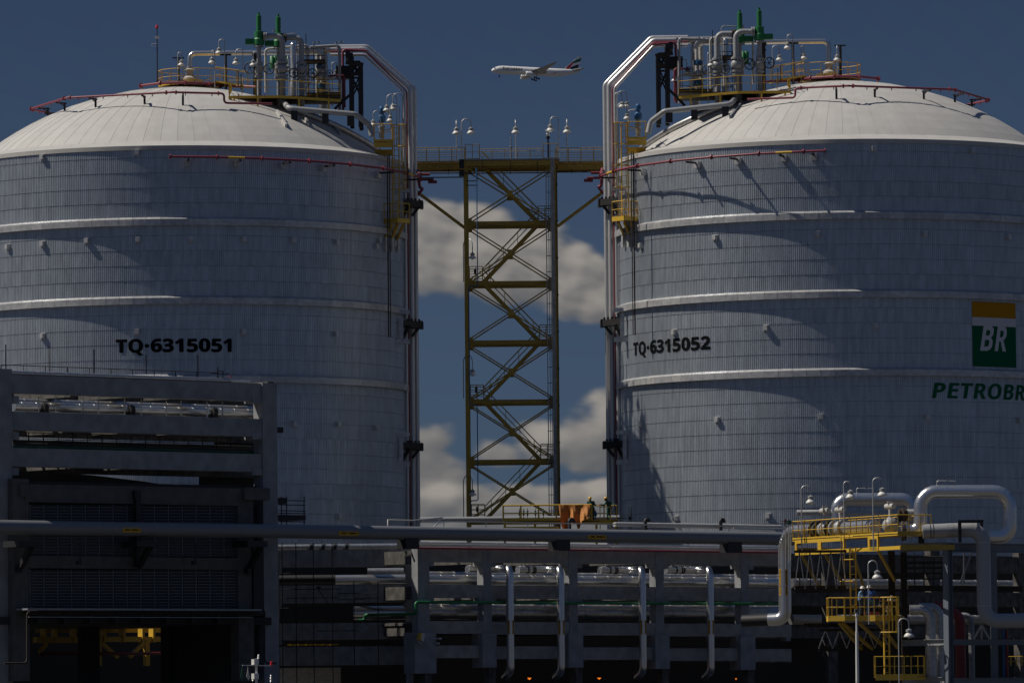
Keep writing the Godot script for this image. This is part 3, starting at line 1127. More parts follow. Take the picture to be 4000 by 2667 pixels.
		part("brace", MB.new().bar(Vector3(tipp.x - 0.15 * m, g.y - 0.2, rg.z - 0.5), Vector3(tipp.x - 0.75 * m, g.y - 0.95, rg.z - 0.4), 0.18, 0.22).bar(Vector3(g.x, g.y - 0.2, rg.z + 0.6), Vector3(rg.x - 0.1 * m, g.y - 1.4, rg.z + 0.3), 0.18, 0.25), M.black_steel, f)
		for j in 4:
			var t := lerpf(0.15, 0.85, j / 3.0)
			part("strap", MB.new().box(Vector3(lerpf(g.x - 0.3 * m, tipp.x, t), g.y + 0.36, rg.z - 0.4 - t), Vector3(0.16, 0.16, 0.3)), M.black_steel, f)
		var pad := TL(1562, k[0] - 30, 4.6)
		part("wall_pad", MB.new().box(Vector3(pad.x, g.y + 0.8, pad.z), Vector3(1.5, 0.32, 0.4)).box(Vector3(pad.x, g.y - 1.5, pad.z), Vector3(1.5, 0.36, 0.4)).box(Vector3(pad.x + 0.1 * m, g.y - 0.4, pad.z), Vector3(0.3, 1.8, 0.3)), M.ledge_metal, f)
	# --- black steel frame
	var fr := thing("steel_frame", TL(1390, 450, 2), "black cross-braced steel frame carrying the riser pipes at the rim of " + w, "frame", "black frames on the domes")
	var l1 := TL(1372, 455, 4.0)
	var l2 := TL(1408, 462, 4.0)
	var hi := TL(1372, 206, 4.0, lift).y
	for q in [[l1, 4.0], [l2, 4.0], [l1, 1.5], [l2, 1.5]]:
		var f: Vector3 = q[0]
		f.z = -DT + q[1]
		part("leg", MB.new().bar(f - UP * 0.7, Vector3(f.x, hi - (0.0 if q[0] == l1 else 0.9), f.z), 0.32, 0.32), M.black_steel, fr)
	for q in [[0.34, 0.66], [0.68, 0.86]]:
		for z in [4.0, 1.5]:
			var y0: float = lerpf(l1.y, hi, q[0])
			var y1: float = lerpf(l1.y, hi, q[1])
			part("brace", MB.new().bar(Vector3(l1.x, y0, -DT + z), Vector3(l2.x, y1, -DT + z), 0.12, 0.12), M.black_steel, fr)
			part("brace", MB.new().bar(Vector3(l2.x, y0, -DT + z), Vector3(l1.x, y1, -DT + z), 0.12, 0.12), M.black_steel, fr)
			part("girt", MB.new().bar(Vector3(l1.x, y1, -DT + z), Vector3(l2.x, y1, -DT + z), 0.12, 0.16), M.black_steel, fr)
	part("brace", MB.new().bar(Vector3(l1.x, lerpf(l1.y, hi, 0.36), -DT + 4), Vector3(l1.x - 1.3 * m, l1.y + 0.6, -DT + 4), 0.16, 0.2), M.black_steel, fr)
	part("head_beam", MB.new().bar(Vector3(l1.x - 0.25 * m, hi - 0.15, -DT + 4.4), Vector3(l1.x - 0.25 * m, hi - 0.15, -DT + 0.4), 0.35, 0.5).box(Vector3(l1.x - 0.5 * m, hi - 1.4, -DT + 2.6), Vector3(1.4, 1.0, 1.0)), M.black_steel, fr)
	part("cross_beam", MB.new().bar(Vector3(l1.x - 0.4 * m, hi - 0.75, -DT + 4.3), Vector3(l2.x + 0.25 * m, hi - 1.0, -DT + 4.3), 0.2, 0.35).bar(Vector3(l1.x, hi - 1.7, -DT + 4.3), Vector3(l2.x, hi - 1.7, -DT + 4.3), 0.2, 0.25), M.rust_steel, fr)
	# --- pipe deck with railing
	var dkz := 46.7
	var deck := thing("pipe_deck", TL(1100, 400, 4), "yellow grated pipe deck with railing on the inner shoulder of %s's dome" % w, "platform", "pipe decks on the domes")
	var ca := TL(893, 396, 8.2)
	var cb := TL(1098, 404, 8.2)
	var cc := TL(1330, 424, 7.2)
	ca.y = dkz
	cb.y = dkz
	cc.y = dkz - 0.25
	var bk := Vector3(0, 0, -6.5)
	part("fascia", MB.new().bar(ca, cb, 0.08, 0.2).bar(cb, cc, 0.08, 0.2), M.yellow, deck)
	part("fascia", MB.new().bar(ca, ca + bk, 0.08, 0.2), M.yellow, deck)
	part("grating", MB.new().box(((ca + cc) * 0.5 + bk * 0.5) * Vector3(1, 0, 1) + UP * (dkz + 0.1), Vector3(absf(cc.x - ca.x), 0.06, 6.3)), M.rust_steel, deck)
	railing(deck, [ca + UP * 0.15 + bk * 0.7, ca + UP * 0.15, cb + UP * 0.15, cc + UP * 0.1], M.yellow, 1.15, 1.0, 0.0, 1)
	for x in [ca.lerp(cb, 0.1), ca.lerp(cb, 0.55), cb.lerp(cc, 0.3), cb.lerp(cc, 0.8)]:
		part("stub_leg", MB.new().bar(x - UP * 0.9, x, 0.14, 0.14), M.yellow, deck)
	var mid_deck := thing("valve_deck", TL(1250, 366, 4), "small yellow valve deck among the pipes of " + w, "platform", "valve decks on the domes")
	var va := level([TL(1195, 366, 4.5), TL(1330, 366, 4.5)])
	part("grating", MB.new().box((va[0] + va[1]) * 0.5 - Vector3(0, 0, 1.2), Vector3(absf(va[1].x - va[0].x), 0.08, 2.4)), M.yellow, mid_deck)
	railing(mid_deck, va, M.rust_steel, 1.1, 0.9, 0.1, 2, 0.045)
	# --- the two big grey lines with gate valves (green) and check valves (grey)
	var lines := [[1010.0, 141.0, 1102.0, 268.0, 6.6, "front"], [1086.0, 148.0, 1176.0, 270.0, 5.8, "rear"]]
	for k in lines:
		var ax := TL(k[0], k[1], k[4])
		var el := TL(k[2], k[1], k[4])
		el.y = ax.y
		var low := TL(k[2], 425 if k[5] == "front" else 422, k[4] + 1.2)
		low.x = el.x
		var pipe := thing("liquid_line", Vector3(el.x, low.y, el.z), "%s thick grey pipe with elbow and check valve on the dome of %s" % [k[5], w], "pipe", "thick grey dome pipes")
		var path := [ax + out * 0.35, el, Vector3(el.x, low.y + 1.0, el.z)]
		if k[5] == "front":
			var s1 := TL(1128, 423, k[4] + 2.0)
			var s2 := TL(1386, 446, 8.4)
			var s3 := TL(1442, 486, 7.6)
			path = [ax + out * 0.35, el, Vector3(el.x, s1.y + 0.75, el.z), s1, s2, s3, s3 + Vector3(0.2 * m, -0.9, 0.2)]
			for st in [0.08, 0.55, 0.93]:
				var sp := s1.lerp(s2, st)
				part("saddle_plate", MB.new().box(sp - UP * 0.55, Vector3(0.5, 0.75, 0.35)), M.black_steel, pipe)
		else:
			path[2] = Vector3(el.x, low.y - 0.1, el.z)
		part("pipe", MB.new().tube(bend(path, 0.5, 7), 0.215, 16), M.pipe_grey, pipe)
		part("flange", flange(flange(MB.new(), ax + out * 0.42, out, 0.36, 0.1), ax + out * 0.58, out, 0.36, 0.1), M.rust_steel if k[5] == "rear" else M.pipe_grey, pipe)
		var cv := Vector3(el.x, TL(k[2], k[3], k[4]).y, el.z)
		part("check_valve", MB.new().ball(cv, 0.42, 1.05, 16).lathe(cv, UP, [[0.4, 0.4], [0.4, 0.55], [0.28, 0.55], [0.28, 0.65]], 16).lathe(cv - UP * 0.85, UP, [[0.42, 0.0], [0.42, 0.1], [0.3, 0.1], [0.3, 0.25], [0.42, 0.25], [0.42, 0.4]], 16), M.pipe_grey, pipe)
		part("hand_wheel", wheel(MB.new(), cv + Vector3(0.85 * m, -0.35, 0.1), Vector3(0.35 * m, 0, 1), 0.36), M.black_steel, pipe)
		# green actuator on its own standpipe
		var gv := thing("gate_valve", Vector3(ax.x, 46.2, ax.z), "%s green gate valve actuator with tall stem on %s" % [k[5], w], "valve", "green valve actuators")
		var h := ax.y
		part("stem_cover", MB.new().lathe(Vector3(ax.x, h + 0.3, ax.z), UP, [[0.2, 0.0], [0.2, 1.3], [0.1, 1.35], [0.1, 1.55], [0.0, 1.55]], 14), M.green_paint, gv)
		part("actuator_body", MB.new().lathe(Vector3(ax.x, h - 0.75, ax.z), UP, [[0.3, 0.0], [0.42, 0.1], [0.42, 0.5], [0.36, 0.6], [0.36, 1.1], [0.0, 1.2]], 16), M.green_paint, gv)
		part("gearbox", MB.new().box(Vector3(ax.x - 0.62 * m, h - 0.42, ax.z), Vector3(0.85, 0.42, 0.5)), M.green_paint, gv)
		part("standpipe", MB.new().rod(Vector3(ax.x, 46.2, ax.z), Vector3(ax.x, h - 0.7, ax.z), 0.18 if k[5] == "front" else 0.14, 14).lathe(Vector3(ax.x, h - 0.85, ax.z), UP, [[0.38, 0.0], [0.38, 0.1], [0.0, 0.1]], 16), M.pipe_grey, gv)
		part("flange_pair", MB.new().lathe(Vector3(ax.x, 48.35, ax.z), UP, [[0.3, 0.0], [0.34, 0.12], [0.34, 0.2], [0.24, 0.25], [0.3, 0.4], [0.38, 0.75], [0.38, 0.85], [0.24, 0.9], [0.3, 1.1], [0.3, 1.2]], 16), M.pipe_grey, gv)
		part("hand_wheel", wheel(MB.new(), Vector3(ax.x - 0.72 * m, 49.1, ax.z + 0.3), Vector3(-0.3 * m, 0, 1), 0.42), M.black_steel, gv)
	# green bottles behind
	for k in [[1063.0, 0], [1075.0, 1], [1111.0, 2]]:
		var gb := TL(k[0], 270, 3.0)
		solo("gas_bottle", MB.new().lathe(Vector3(gb.x, gb.y, gb.z), UP, [[0.0, 0.0], [0.2, 0.04], [0.2, 1.0], [0.0, 1.1]], 14, false), M.green_paint, "%s green upright cylinder behind the valves of %s" % [["first", "second", "inmost"][k[1]], w], "cylinder", "green cylinders on the domes")
	# vessel
	var vs := TL(1145, 394, 3.2)
	var vt := TL(1145, 163, 3.2).y - vs.y
	solo("knockout_vessel", MB.new().lathe(vs, UP, [[0.0, 0.0], [0.36, 0.1], [0.36, 0.95], [0.3, 1.1], [0.3, 1.4], [0.22, 1.55], [0.22, vt - 0.25], [0.17, vt - 0.1], [0.0, vt]], 20, false), M.silver, "slim silver vessel with a wider foot standing among the pipes of " + w, "vessel", "silver vessels on the domes")
	# inverted U of small bore pipe and more standing lines
	var small := [
		[[[1037, 360, 2.5], [1037, 192, 2.5], [1112, 184, 2.5], [1202, 176, 2.5], [1202, 382, 2.5]], 0.1, "pale", "pipe_pale"],
		[[[1211, 184, 3.5], [1325, 177, 3.5], [1330, 430, 3.5]], 0.12, "grey", "pipe_grey"],
		[[[1101, 134, 5.0], [1158, 130, 5.0], [1158, 440, 5.0]], 0.045, "thin", "pipe_grey"],
		[[[1431, 198, 3.0], [1338, 193, 3.0], [1338, 430, 3.0]], 0.1, "red", "fire_red"],
		[[[1282, 297, 3.2], [1345, 293, 3.2], [1348, 420, 3.2]], 0.08, "low red", "fire_red"],
		[[[1240, 212, 1.5], [1240, 390, 1.5]], 0.18, "white upright", "pipe_pale"],
		[[[1256, 220, 1.0], [1256, 390, 1.0]], 0.16, "second white upright", "pipe_pale"],
	]
	for k in small:
		var path := TLs(k[0], lift * 0.6)
		for i in range(1, path.size()):
			if absf(k[0][i][0] - k[0][i - 1][0]) < 8:
				path[i] = plumb(path[i - 1], path[i])
		piping("small_bore_pipe", path, k[1], 0.25, M[k[3]], "%s small-bore pipe among the valves on %s" % [k[2], w], "pipe", "small pipes on the domes")
	# valve assemblies with blue caps
	for k in [[265.0, 297.0, "upper"], [345.0, 375.0, "lower"]]:
		var v0 := TL(1215, k[1], 3.4)
		var v1 := TL(1318, k[1] + 10, 3.4)
		var va2 := thing("control_valve", v0.lerp(v1, 0.3), "%s white control valve with a blue cap on a level line of %s" % [k[2], w], "valve", "blue-capped control valves")
		part("line", MB.new().tube([v0, v0.lerp(v1, 0.55)], 0.16, 14).tube([v0.lerp(v1, 0.5), v1], 0.09, 10), M.pipe_pale, va2)
		part("valve_body", MB.new().ball(v0.lerp(v1, 0.36), 0.3, 1.0, 14).lathe(v0.lerp(v1, 0.2), v1 - v0, [[0.3, 0.0], [0.3, 0.12], [0.2, 0.12], [0.2, 0.2]], 14).lathe(v0.lerp(v1, 0.55), v1 - v0, [[0.3, 0.0], [0.3, 0.12], [0.2, 0.12]], 14), M.pipe_pale, va2)
		part("yoke", MB.new().rod(v0.lerp(v1, 0.36), v0.lerp(v1, 0.36) + UP * 0.75, 0.1), M.pipe_pale, va2)
		part("cap", MB.new().lathe(v0.lerp(v1, 0.36) + UP * 0.65, UP, [[0.3, 0.0], [0.36, 0.05], [0.36, 0.3], [0.2, 0.42], [0.0, 0.42]], 16), M.blue_paint, va2)
		part("hand_wheel", wheel(MB.new(), v0.lerp(v1, 0.7) + UP * 0.4, Vector3(0, 0.6, 1), 0.26), M.black_steel, va2)
	# scaffold tower
	var sc := thing("scaffold_tower", TL(1240, 400, 2), "rust-brown tube scaffold tower standing among the pipes of " + w, "scaffold", "scaffold towers on the domes")
	var sx := [1186.0, 1226.0, 1266.0] if m > 0 else [1120.0, 1150.0, 1186.0]
	for x in sx:
		for z in [4.6, 2.6]:
			var f := TL(x, 400, z)
			part("standard", MB.new().rod(f, Vector3(f.x, TL(x, 172.0 + (x - 1186.0) * 0.1, z).y, f.z), 0.03, 6), M.rust_steel, sc)
	for y in [190.0, 218.0, 250.0, 286.0, 322.0, 356.0]:
		for z in [4.6, 2.6]:
			var a := level([TL(sx[0] - 6, y, z), TL(sx[2] + 6, y, z)])
			part("ledger", MB.new().rod(a[0], a[1], 0.03, 6), M.rust_steel, sc)
	var bd := level([TL(sx[0] - 4, 240, 3.6), TL(sx[2] + 4, 240, 3.6)])
	part("board", MB.new().box((bd[0] + bd[1]) * 0.5, Vector3(absf(bd[1].x - bd[0].x), 0.12, 2.0)), M.rust_steel, sc)
	part("brace", MB.new().rod(TL(sx[0], 356, 4.7), TL(sx[2], 250, 4.7), 0.028, 6), M.rust_steel, sc)
	# sampling rods on the upper lines
	for k in [[1083.0, 118.0, "over the rear elbow"], [1238.0, 166.0, "over the scaffold"], [1325.0, 165.0, "over the riser bend"]]:
		var p := TL(k[0] - 20, k[1] + 2, 4.0)
		var q := TL(k[0] + 18, k[1] - 2, 4.0)
		solo("sample_rod", MB.new().rod(p, q, 0.03, 6).box(p.lerp(q, 0.25), Vector3(0.14, 0.16, 0.14)).box(p.lerp(q, 0.7), Vector3(0.14, 0.2, 0.14)).rod(p.lerp(q, 0.25), p.lerp(q, 0.25) - UP * 0.6, 0.03, 6), M.galvanised, "thin valved sampling rod %s of %s" % [k[2], w], "rod", "sampling rods")
	# antenna poles
	for k in [[1195.0, 132.0, 300.0, "slim dark"], [930.0, 275.0, 340.0, "short dark"], [941.0, 287.0, 350.0, "second short dark"]]:
		var f := TL(k[0], k[2], 3.0)
		solo("rod_mast", MB.new().rod(f, Vector3(f.x, TL(k[0], k[1], 3.0).y, f.z), 0.04, 6), M.black_steel, "%s upright rod beside the pipes of %s" % [k[3], w], "rod", "upright rods on the domes")
	# plates welded under the sloping line
	for k in [[1080.0, 440.0, 1116.0, 498.0, "outer"], [1187.0, 462.0, 1203.0, 494.0, "middle"], [1296.0, 494.0, 1330.0, 530.0, "inner"]] if m > 0 else [[1084.0, 424.0, 1130.0, 480.0, "outer"], [1230.0, 446.0, 1292.0, 494.0, "inner"]]:
		var a := dome_hit(cx, k[0], k[1])
		var e := dome_hit(cx, k[2], k[3])
		solo("skid_plate", MB.new().bar(a + UP * 0.05, e + UP * 0.08, 0.16, 0.42), M.roof_paint if m > 0 else M.grey_steel, "%s sloping skid plate on the dome of %s below the thick pipe" % [k[4], w], "plate", "skid plates on the domes")
	# insulated hump of the trunk line lying on the shoulder
	var hump := []
	for k in 7:
		var a := deg_to_rad(62.0 + 5.0 * k)
		hump.append(on_dome(cx, sin(a) * (10.5 + k * 0.9) * m, cos(a) * (10.5 + k * 0.9) + 1.6, 0.25))
	solo("trunk_line", jacket(MB.new(), hump, 0.26, 0.9), M.silver_dull, "dull insulated trunk line lying on the shoulder of %s's dome" % w, "pipe", "trunk lines")
	roof_side(side, m, cx, w, out)

# what hangs on the inner flank: header pipe, ladders, platforms, lamps
func roof_side(side: String, m: float, cx: float, w: String, out: Vector3) -> void:
	# spray header standing off the top of the wall
	var hd := thing("wall_header", Vector3(cx, 41.0, -DT + 19.0), "red fire-water header standing off the top of %s's wall" % w, "fire pipe", "wall header pipes")
	var pts := []
	for a in [0.8 if m > 0 else 6.6, 11.5, 22.0, 34.0, 46.0, 58.0, 70.0, 82.0]:
		var t := deg_to_rad(a)
		pts.append(Vector3(cx + sin(t) * 19.0 * m, 41.15 - a * 0.004, -DT + cos(t) * 19.0))
	var last: Vector3 = pts[7]
	part("header_pipe", MB.new().tube(pts, 0.09, 10), M.fire_red, hd)
	for i in 8:
		var t: Vector3 = (pts[mini(7, i + 1)] - pts[maxi(0, i - 1)])
		part("flange", flange(MB.new(), pts[i], t, 0.19, 0.12), M.fire_red, hd)
		if i < 7:
			var mid: Vector3 = pts[i].lerp(pts[i + 1], 0.5)
			part("nozzle", MB.new().rod(mid, mid + Vector3(0, -0.22, 0), 0.04, 6), M.fire_red, hd)
	part("band", MB.new().tube([pts[1].lerp(pts[2], 0.25), pts[1].lerp(pts[2], 0.62)], 0.096, 10), M.yellow, hd)
	part("band", MB.new().tube([pts[6].lerp(pts[7], 0.1), pts[6].lerp(pts[7], 0.5)], 0.096, 10), M.yellow, hd)
	for a in [5.0 if m > 0 else 9.5, 17.0, 29.0, 41.0, 62.0, 80.0]:
		var t := deg_to_rad(a)
		var d := Vector3(sin(t) * m, 0, cos(t))
		var o := Vector3(cx, 40.95 - a * 0.004, -DT)
		part("arm", MB.new().bar(o + d * (RT + 0.2), o + d * 19.1, 0.12, 0.14), M.black_steel, hd)
		part("arm_box", MB.new().box(o + d * (RT + 0.2) - UP * 0.12, Vector3(0.42, 0.5, 0.45), Basis(Vector3(d.z, 0, -d.x), UP, d)), M.ledge_metal_pale, hd)
	# the feed: a red valve group beyond the risers
	var fv := thing("deluge_valve", last, "red deluge valve and bent feed pipe beyond the risers of " + w, "valve", "deluge valves")
	var f1 := TL(1634, 664, -0.4)
	var f2 := TL(1640, 695, -0.6)
	var f3 := TL(1652, 735, -0.8)
	var f4 := TL(1632, 762, -1.0)
	part("feed_pipe", MB.new().tube(bend([last, f1, Vector3(f1.x, f2.y, f1.z), f2 - UP * 0.8, f3, f4], 0.3, 5), 0.12, 12), M.fire_red, fv)
	part("valve_body", MB.new().ball(f1 - UP * 0.55, 0.26).lathe(f1 - UP * 0.9, UP, [[0.26, 0.0], [0.26, 0.1], [0.15, 0.1], [0.15, 0.5], [0.26, 0.5], [0.26, 0.62]], 14), M.fire_red, fv)
	part("valve_arm", MB.new().rod(f1 - UP * 0.35, f1 - UP * 0.35 + out * 0.9, 0.11).rod(f1 - UP * 0.75, f1 - UP * 0.75 + out * 1.2, 0.1).box(f1 - UP * 0.95 + out * 1.1, Vector3(0.7, 0.22, 0.3)), M.deep_red, fv)
	# --- platform at the rim, ladder down to a lower landing
	var up := thing("rim_platform", TL(1500, 550, 6), "yellow railed rim platform with caged ladder on the inner shoulder of " + w, "platform", "rim platforms")
	var a := level([TL(1460, 549, 7.2), TL(1533, 549, 7.2)])
	var bk := Vector3(0, 0, -2.2)
	part("deck", MB.new().box((a[0] + a[1]) * 0.5 + bk * 0.5, Vector3(absf(a[1].x - a[0].x), 0.14, 2.2)), M.yellow, up)
	part("deck_beam", MB.new().bar(a[0] - UP * 0.35, a[1] - UP * 0.35, 0.1, 0.36).bar(a[0] - UP * 0.75 + bk, a[1] - UP * 0.75 + bk, 0.1, 0.5), M.yellow, up)
	railing(up, [a[0] + bk, a[0], a[1], a[1] + bk], M.yellow, 1.28, 0.8, 0.1, 1, 0.06)
	var lf := TL(1545, 870, 6.5)
	var lh := TL(1545, 548, 6.5)
	lf.x = lh.x
	ladder(up, Vector3(lf.x, lf.y + 0.2, lf.z), lh + UP * 1.2, Vector3(1, 0, 0), out * 0.9 + Vector3(0, 0, 0.35), M.yellow, 2.4)
	var lw := thing("ladder_landing", TL(1550, 870, 6), "yellow ladder landing with railing and raking struts halfway down %s's flank" % w, "platform", "ladder landings")
	var b := level([TL(1500, 864, 7.0), TL(1552, 864, 7.9), TL(1599, 866, 6.8), TL(1599, 866, 4.6)])
	var bo := [b[0], b[1], b[2], b[3], b[0] + Vector3(0, 0, -2.4)]
	part("deck", MB.new().prism([b[0], b[4 - 4] + Vector3(0, 0, -2.2), b[3], b[2], b[1]], UP * 0.1), M.yellow, lw)
	part("fascia", MB.new().bar(bo[0], bo[1], 0.08, 0.34).bar(bo[1], bo[2], 0.08, 0.34).bar(bo[2], bo[3], 0.08, 0.34), M.yellow, lw)
	railing(lw, [bo[0] + UP * 0.1, bo[1] + UP * 0.1, bo[2] + UP * 0.1, bo[3] + UP * 0.1], M.yellow, 1.25, 0.9, 0.0, 1, 0.075)
	for k in [[1528.0, 1502.0], [1552.0, 1526.0], [1576.0, 1548.0]]:
		var p := TL(k[0], 876, 6.8)
		var q := side_at(cx, k[1] if m > 0 else 3988.0 - k[1], 938.0 if m > 0 else 920.0, RT + 0.1)
		part("strut", MB.new().bar(p, q, 0.16, 0.2), M.yellow, lw)
		part("strut_box", MB.new().box(q - UP * 0.35, Vector3(0.42, 1.1, 0.42), ring_basis(turn_at(cx, q))), M.ledge_metal_pale, lw)
	# grey cable ladder and small pipes beside it
	for k in [[1512.0, "first", 0.05], [1520.0, "second", 0.04]]:
		var p := TL(k[0], 600, 8.9)
		solo("instrument_tube", MB.new().tube([Vector3(p.x, 28.0, p.z), p], k[2], 8), M.rust_steel, "%s dark instrument tube down the flank of %s" % [k[1], w], "pipe", "instrument tubes")
	# blue relief valve
	var bp := TL(1491, 540, 6.0)
	var bv := thing("relief_valve", bp, "blue relief valve standing on the rim platform of " + w, "valve", "blue relief valves")
	part("lower_body", MB.new().lathe(bp, UP, [[0.2, 0.0], [0.2, 0.8], [0.26, 0.8], [0.26, 0.95], [0.14, 1.0], [0.14, 1.3]], 14), M.pipe_grey, bv)
	part("upper_body", MB.new().lathe(bp + UP * 1.25, UP, [[0.2, 0.0], [0.3, 0.1], [0.3, 0.45], [0.16, 0.6], [0.22, 0.8], [0.22, 1.1], [0.08, 1.25], [0.0, 1.25]], 14), M.blue_paint, bv)
	part("bonnet_pipe", MB.new().tube(bend([bp + Vector3(0.1, 0.6, 0), bp + Vector3(0.75 * m, 0.7, 0), bp + Vector3(0.75 * m, 2.0, 0), bp + Vector3(0.2 * m, 2.05, 0)], 0.2, 4), 0.05, 8), M.pipe_pale, bv)
	# --- lamps: [foot x, foot y, height of arch in pixels, reach pixels, depth]
	var ls: Array
	if m > 0:
		ls = [[694, 320, 203, 14, 1.5, "beside the outboard black post"], [877, 330, 151, -22, 1.5, "tallest, over the crown walkway"], [838, 330, 195, -11, 2.2, "low, before the vapour line"], [948, 345, 189, -27, 2.0, "over the walkway's end"], [1008, 345, 200, -19, 7.0, "beside the front gate valve"],
			[1128, 360, 220, -4, 4.0, "behind the rear grey pipe"], [1297, 385, 241, 17, 2.5, "turned inward among the valves", 25], [1550, 545, 366, -39, 6.2, "left head of the rim pair"], [1573, 545, 362, -38, 5.6, "right head of the rim pair"], [1561, 545, 408, -37, 6.6, "low, below the rim pair"], [1485, 545, 431, -27, 6.4, "over the blue relief valve"]]
	else:
		ls = [[3020, 330, 176, 27, 2.5, "beside the sloping walkway"], [3100, 325, 132, -21, 1.5, "tallest, over the vapour line"], [3132, 320, 178, 11, 1.5, "beside the black post at the crown"], [3273, 320, 178, -2, 1.5, "end-on, outside the crown railing"], [2767, 390, 204, 13, 6.5, "before the grey pipe elbows"], [2668, 400, 230, 18, 3.0, "between the frame and the valves"], [2612, 420, 258, 26, 3.0, "close behind the black frame"],
			[2414, 545, 353, 37, 5.6, "right head of the rim pair"], [2404, 545, 358, 28, 6.2, "left head of the rim pair"], [2414, 545, 400, 37, 6.6, "low, below the rim pair"], [2957, 345, 190, 17, 6.0, "beside the front gate valve"]]
	for k in ls:
		var f := P(k[0], k[1], DT - k[4])
		var hgt: float = (k[1] - k[2]) * (DT - k[4]) / F
		var reach: float = k[3] * (DT - k[4]) / F
		var z := 0.0 if absf(k[3]) > 6 else 0.6
		lamp(f - UP * 0.6, hgt + 0.6, Vector3(reach, 0, z), 0.5, "swan-neck lamp %s on %s" % [k[5], w], "swan-neck lamps on the domes", 0.88)
	if m > 0:
		# mast with red obstruction light
		var f := P(613, 330, DT - 2.0)
		var ms := thing("obstruction_mast", f, "thin dark mast with a red obstruction light on the left dome", "mast")
		var tp := P(613, 108, DT - 2.0)
		tp.x = f.x
		part("mast_pole", MB.new().lathe(f, UP, [[0.12, 0.0], [0.05, 0.5], [0.04, tp.y - f.y]], 10), M.black_steel, ms)
		part("red_light", MB.new().lathe(tp - UP * 0.05, UP, [[0.1, 0.0], [0.12, 0.12], [0.08, 0.26], [0.0, 0.28]], 12), M.plane_red, ms)
		part("wind_sensor", MB.new().box(P(612, 145, DT - 2.0), Vector3(0.26, 0.2, 0.2)).rod(P(604, 147, DT - 2.0), P(622, 146, DT - 2.0), 0.03, 6), M.lamp_white, ms)
		part("cross_arm", MB.new().rod(P(589, 171, DT - 2.0), P(613, 170, DT - 2.0), 0.025, 6).rod(P(589, 179, DT - 2.0), P(613, 181, DT - 2.0), 0.02, 6), M.galvanised, ms)

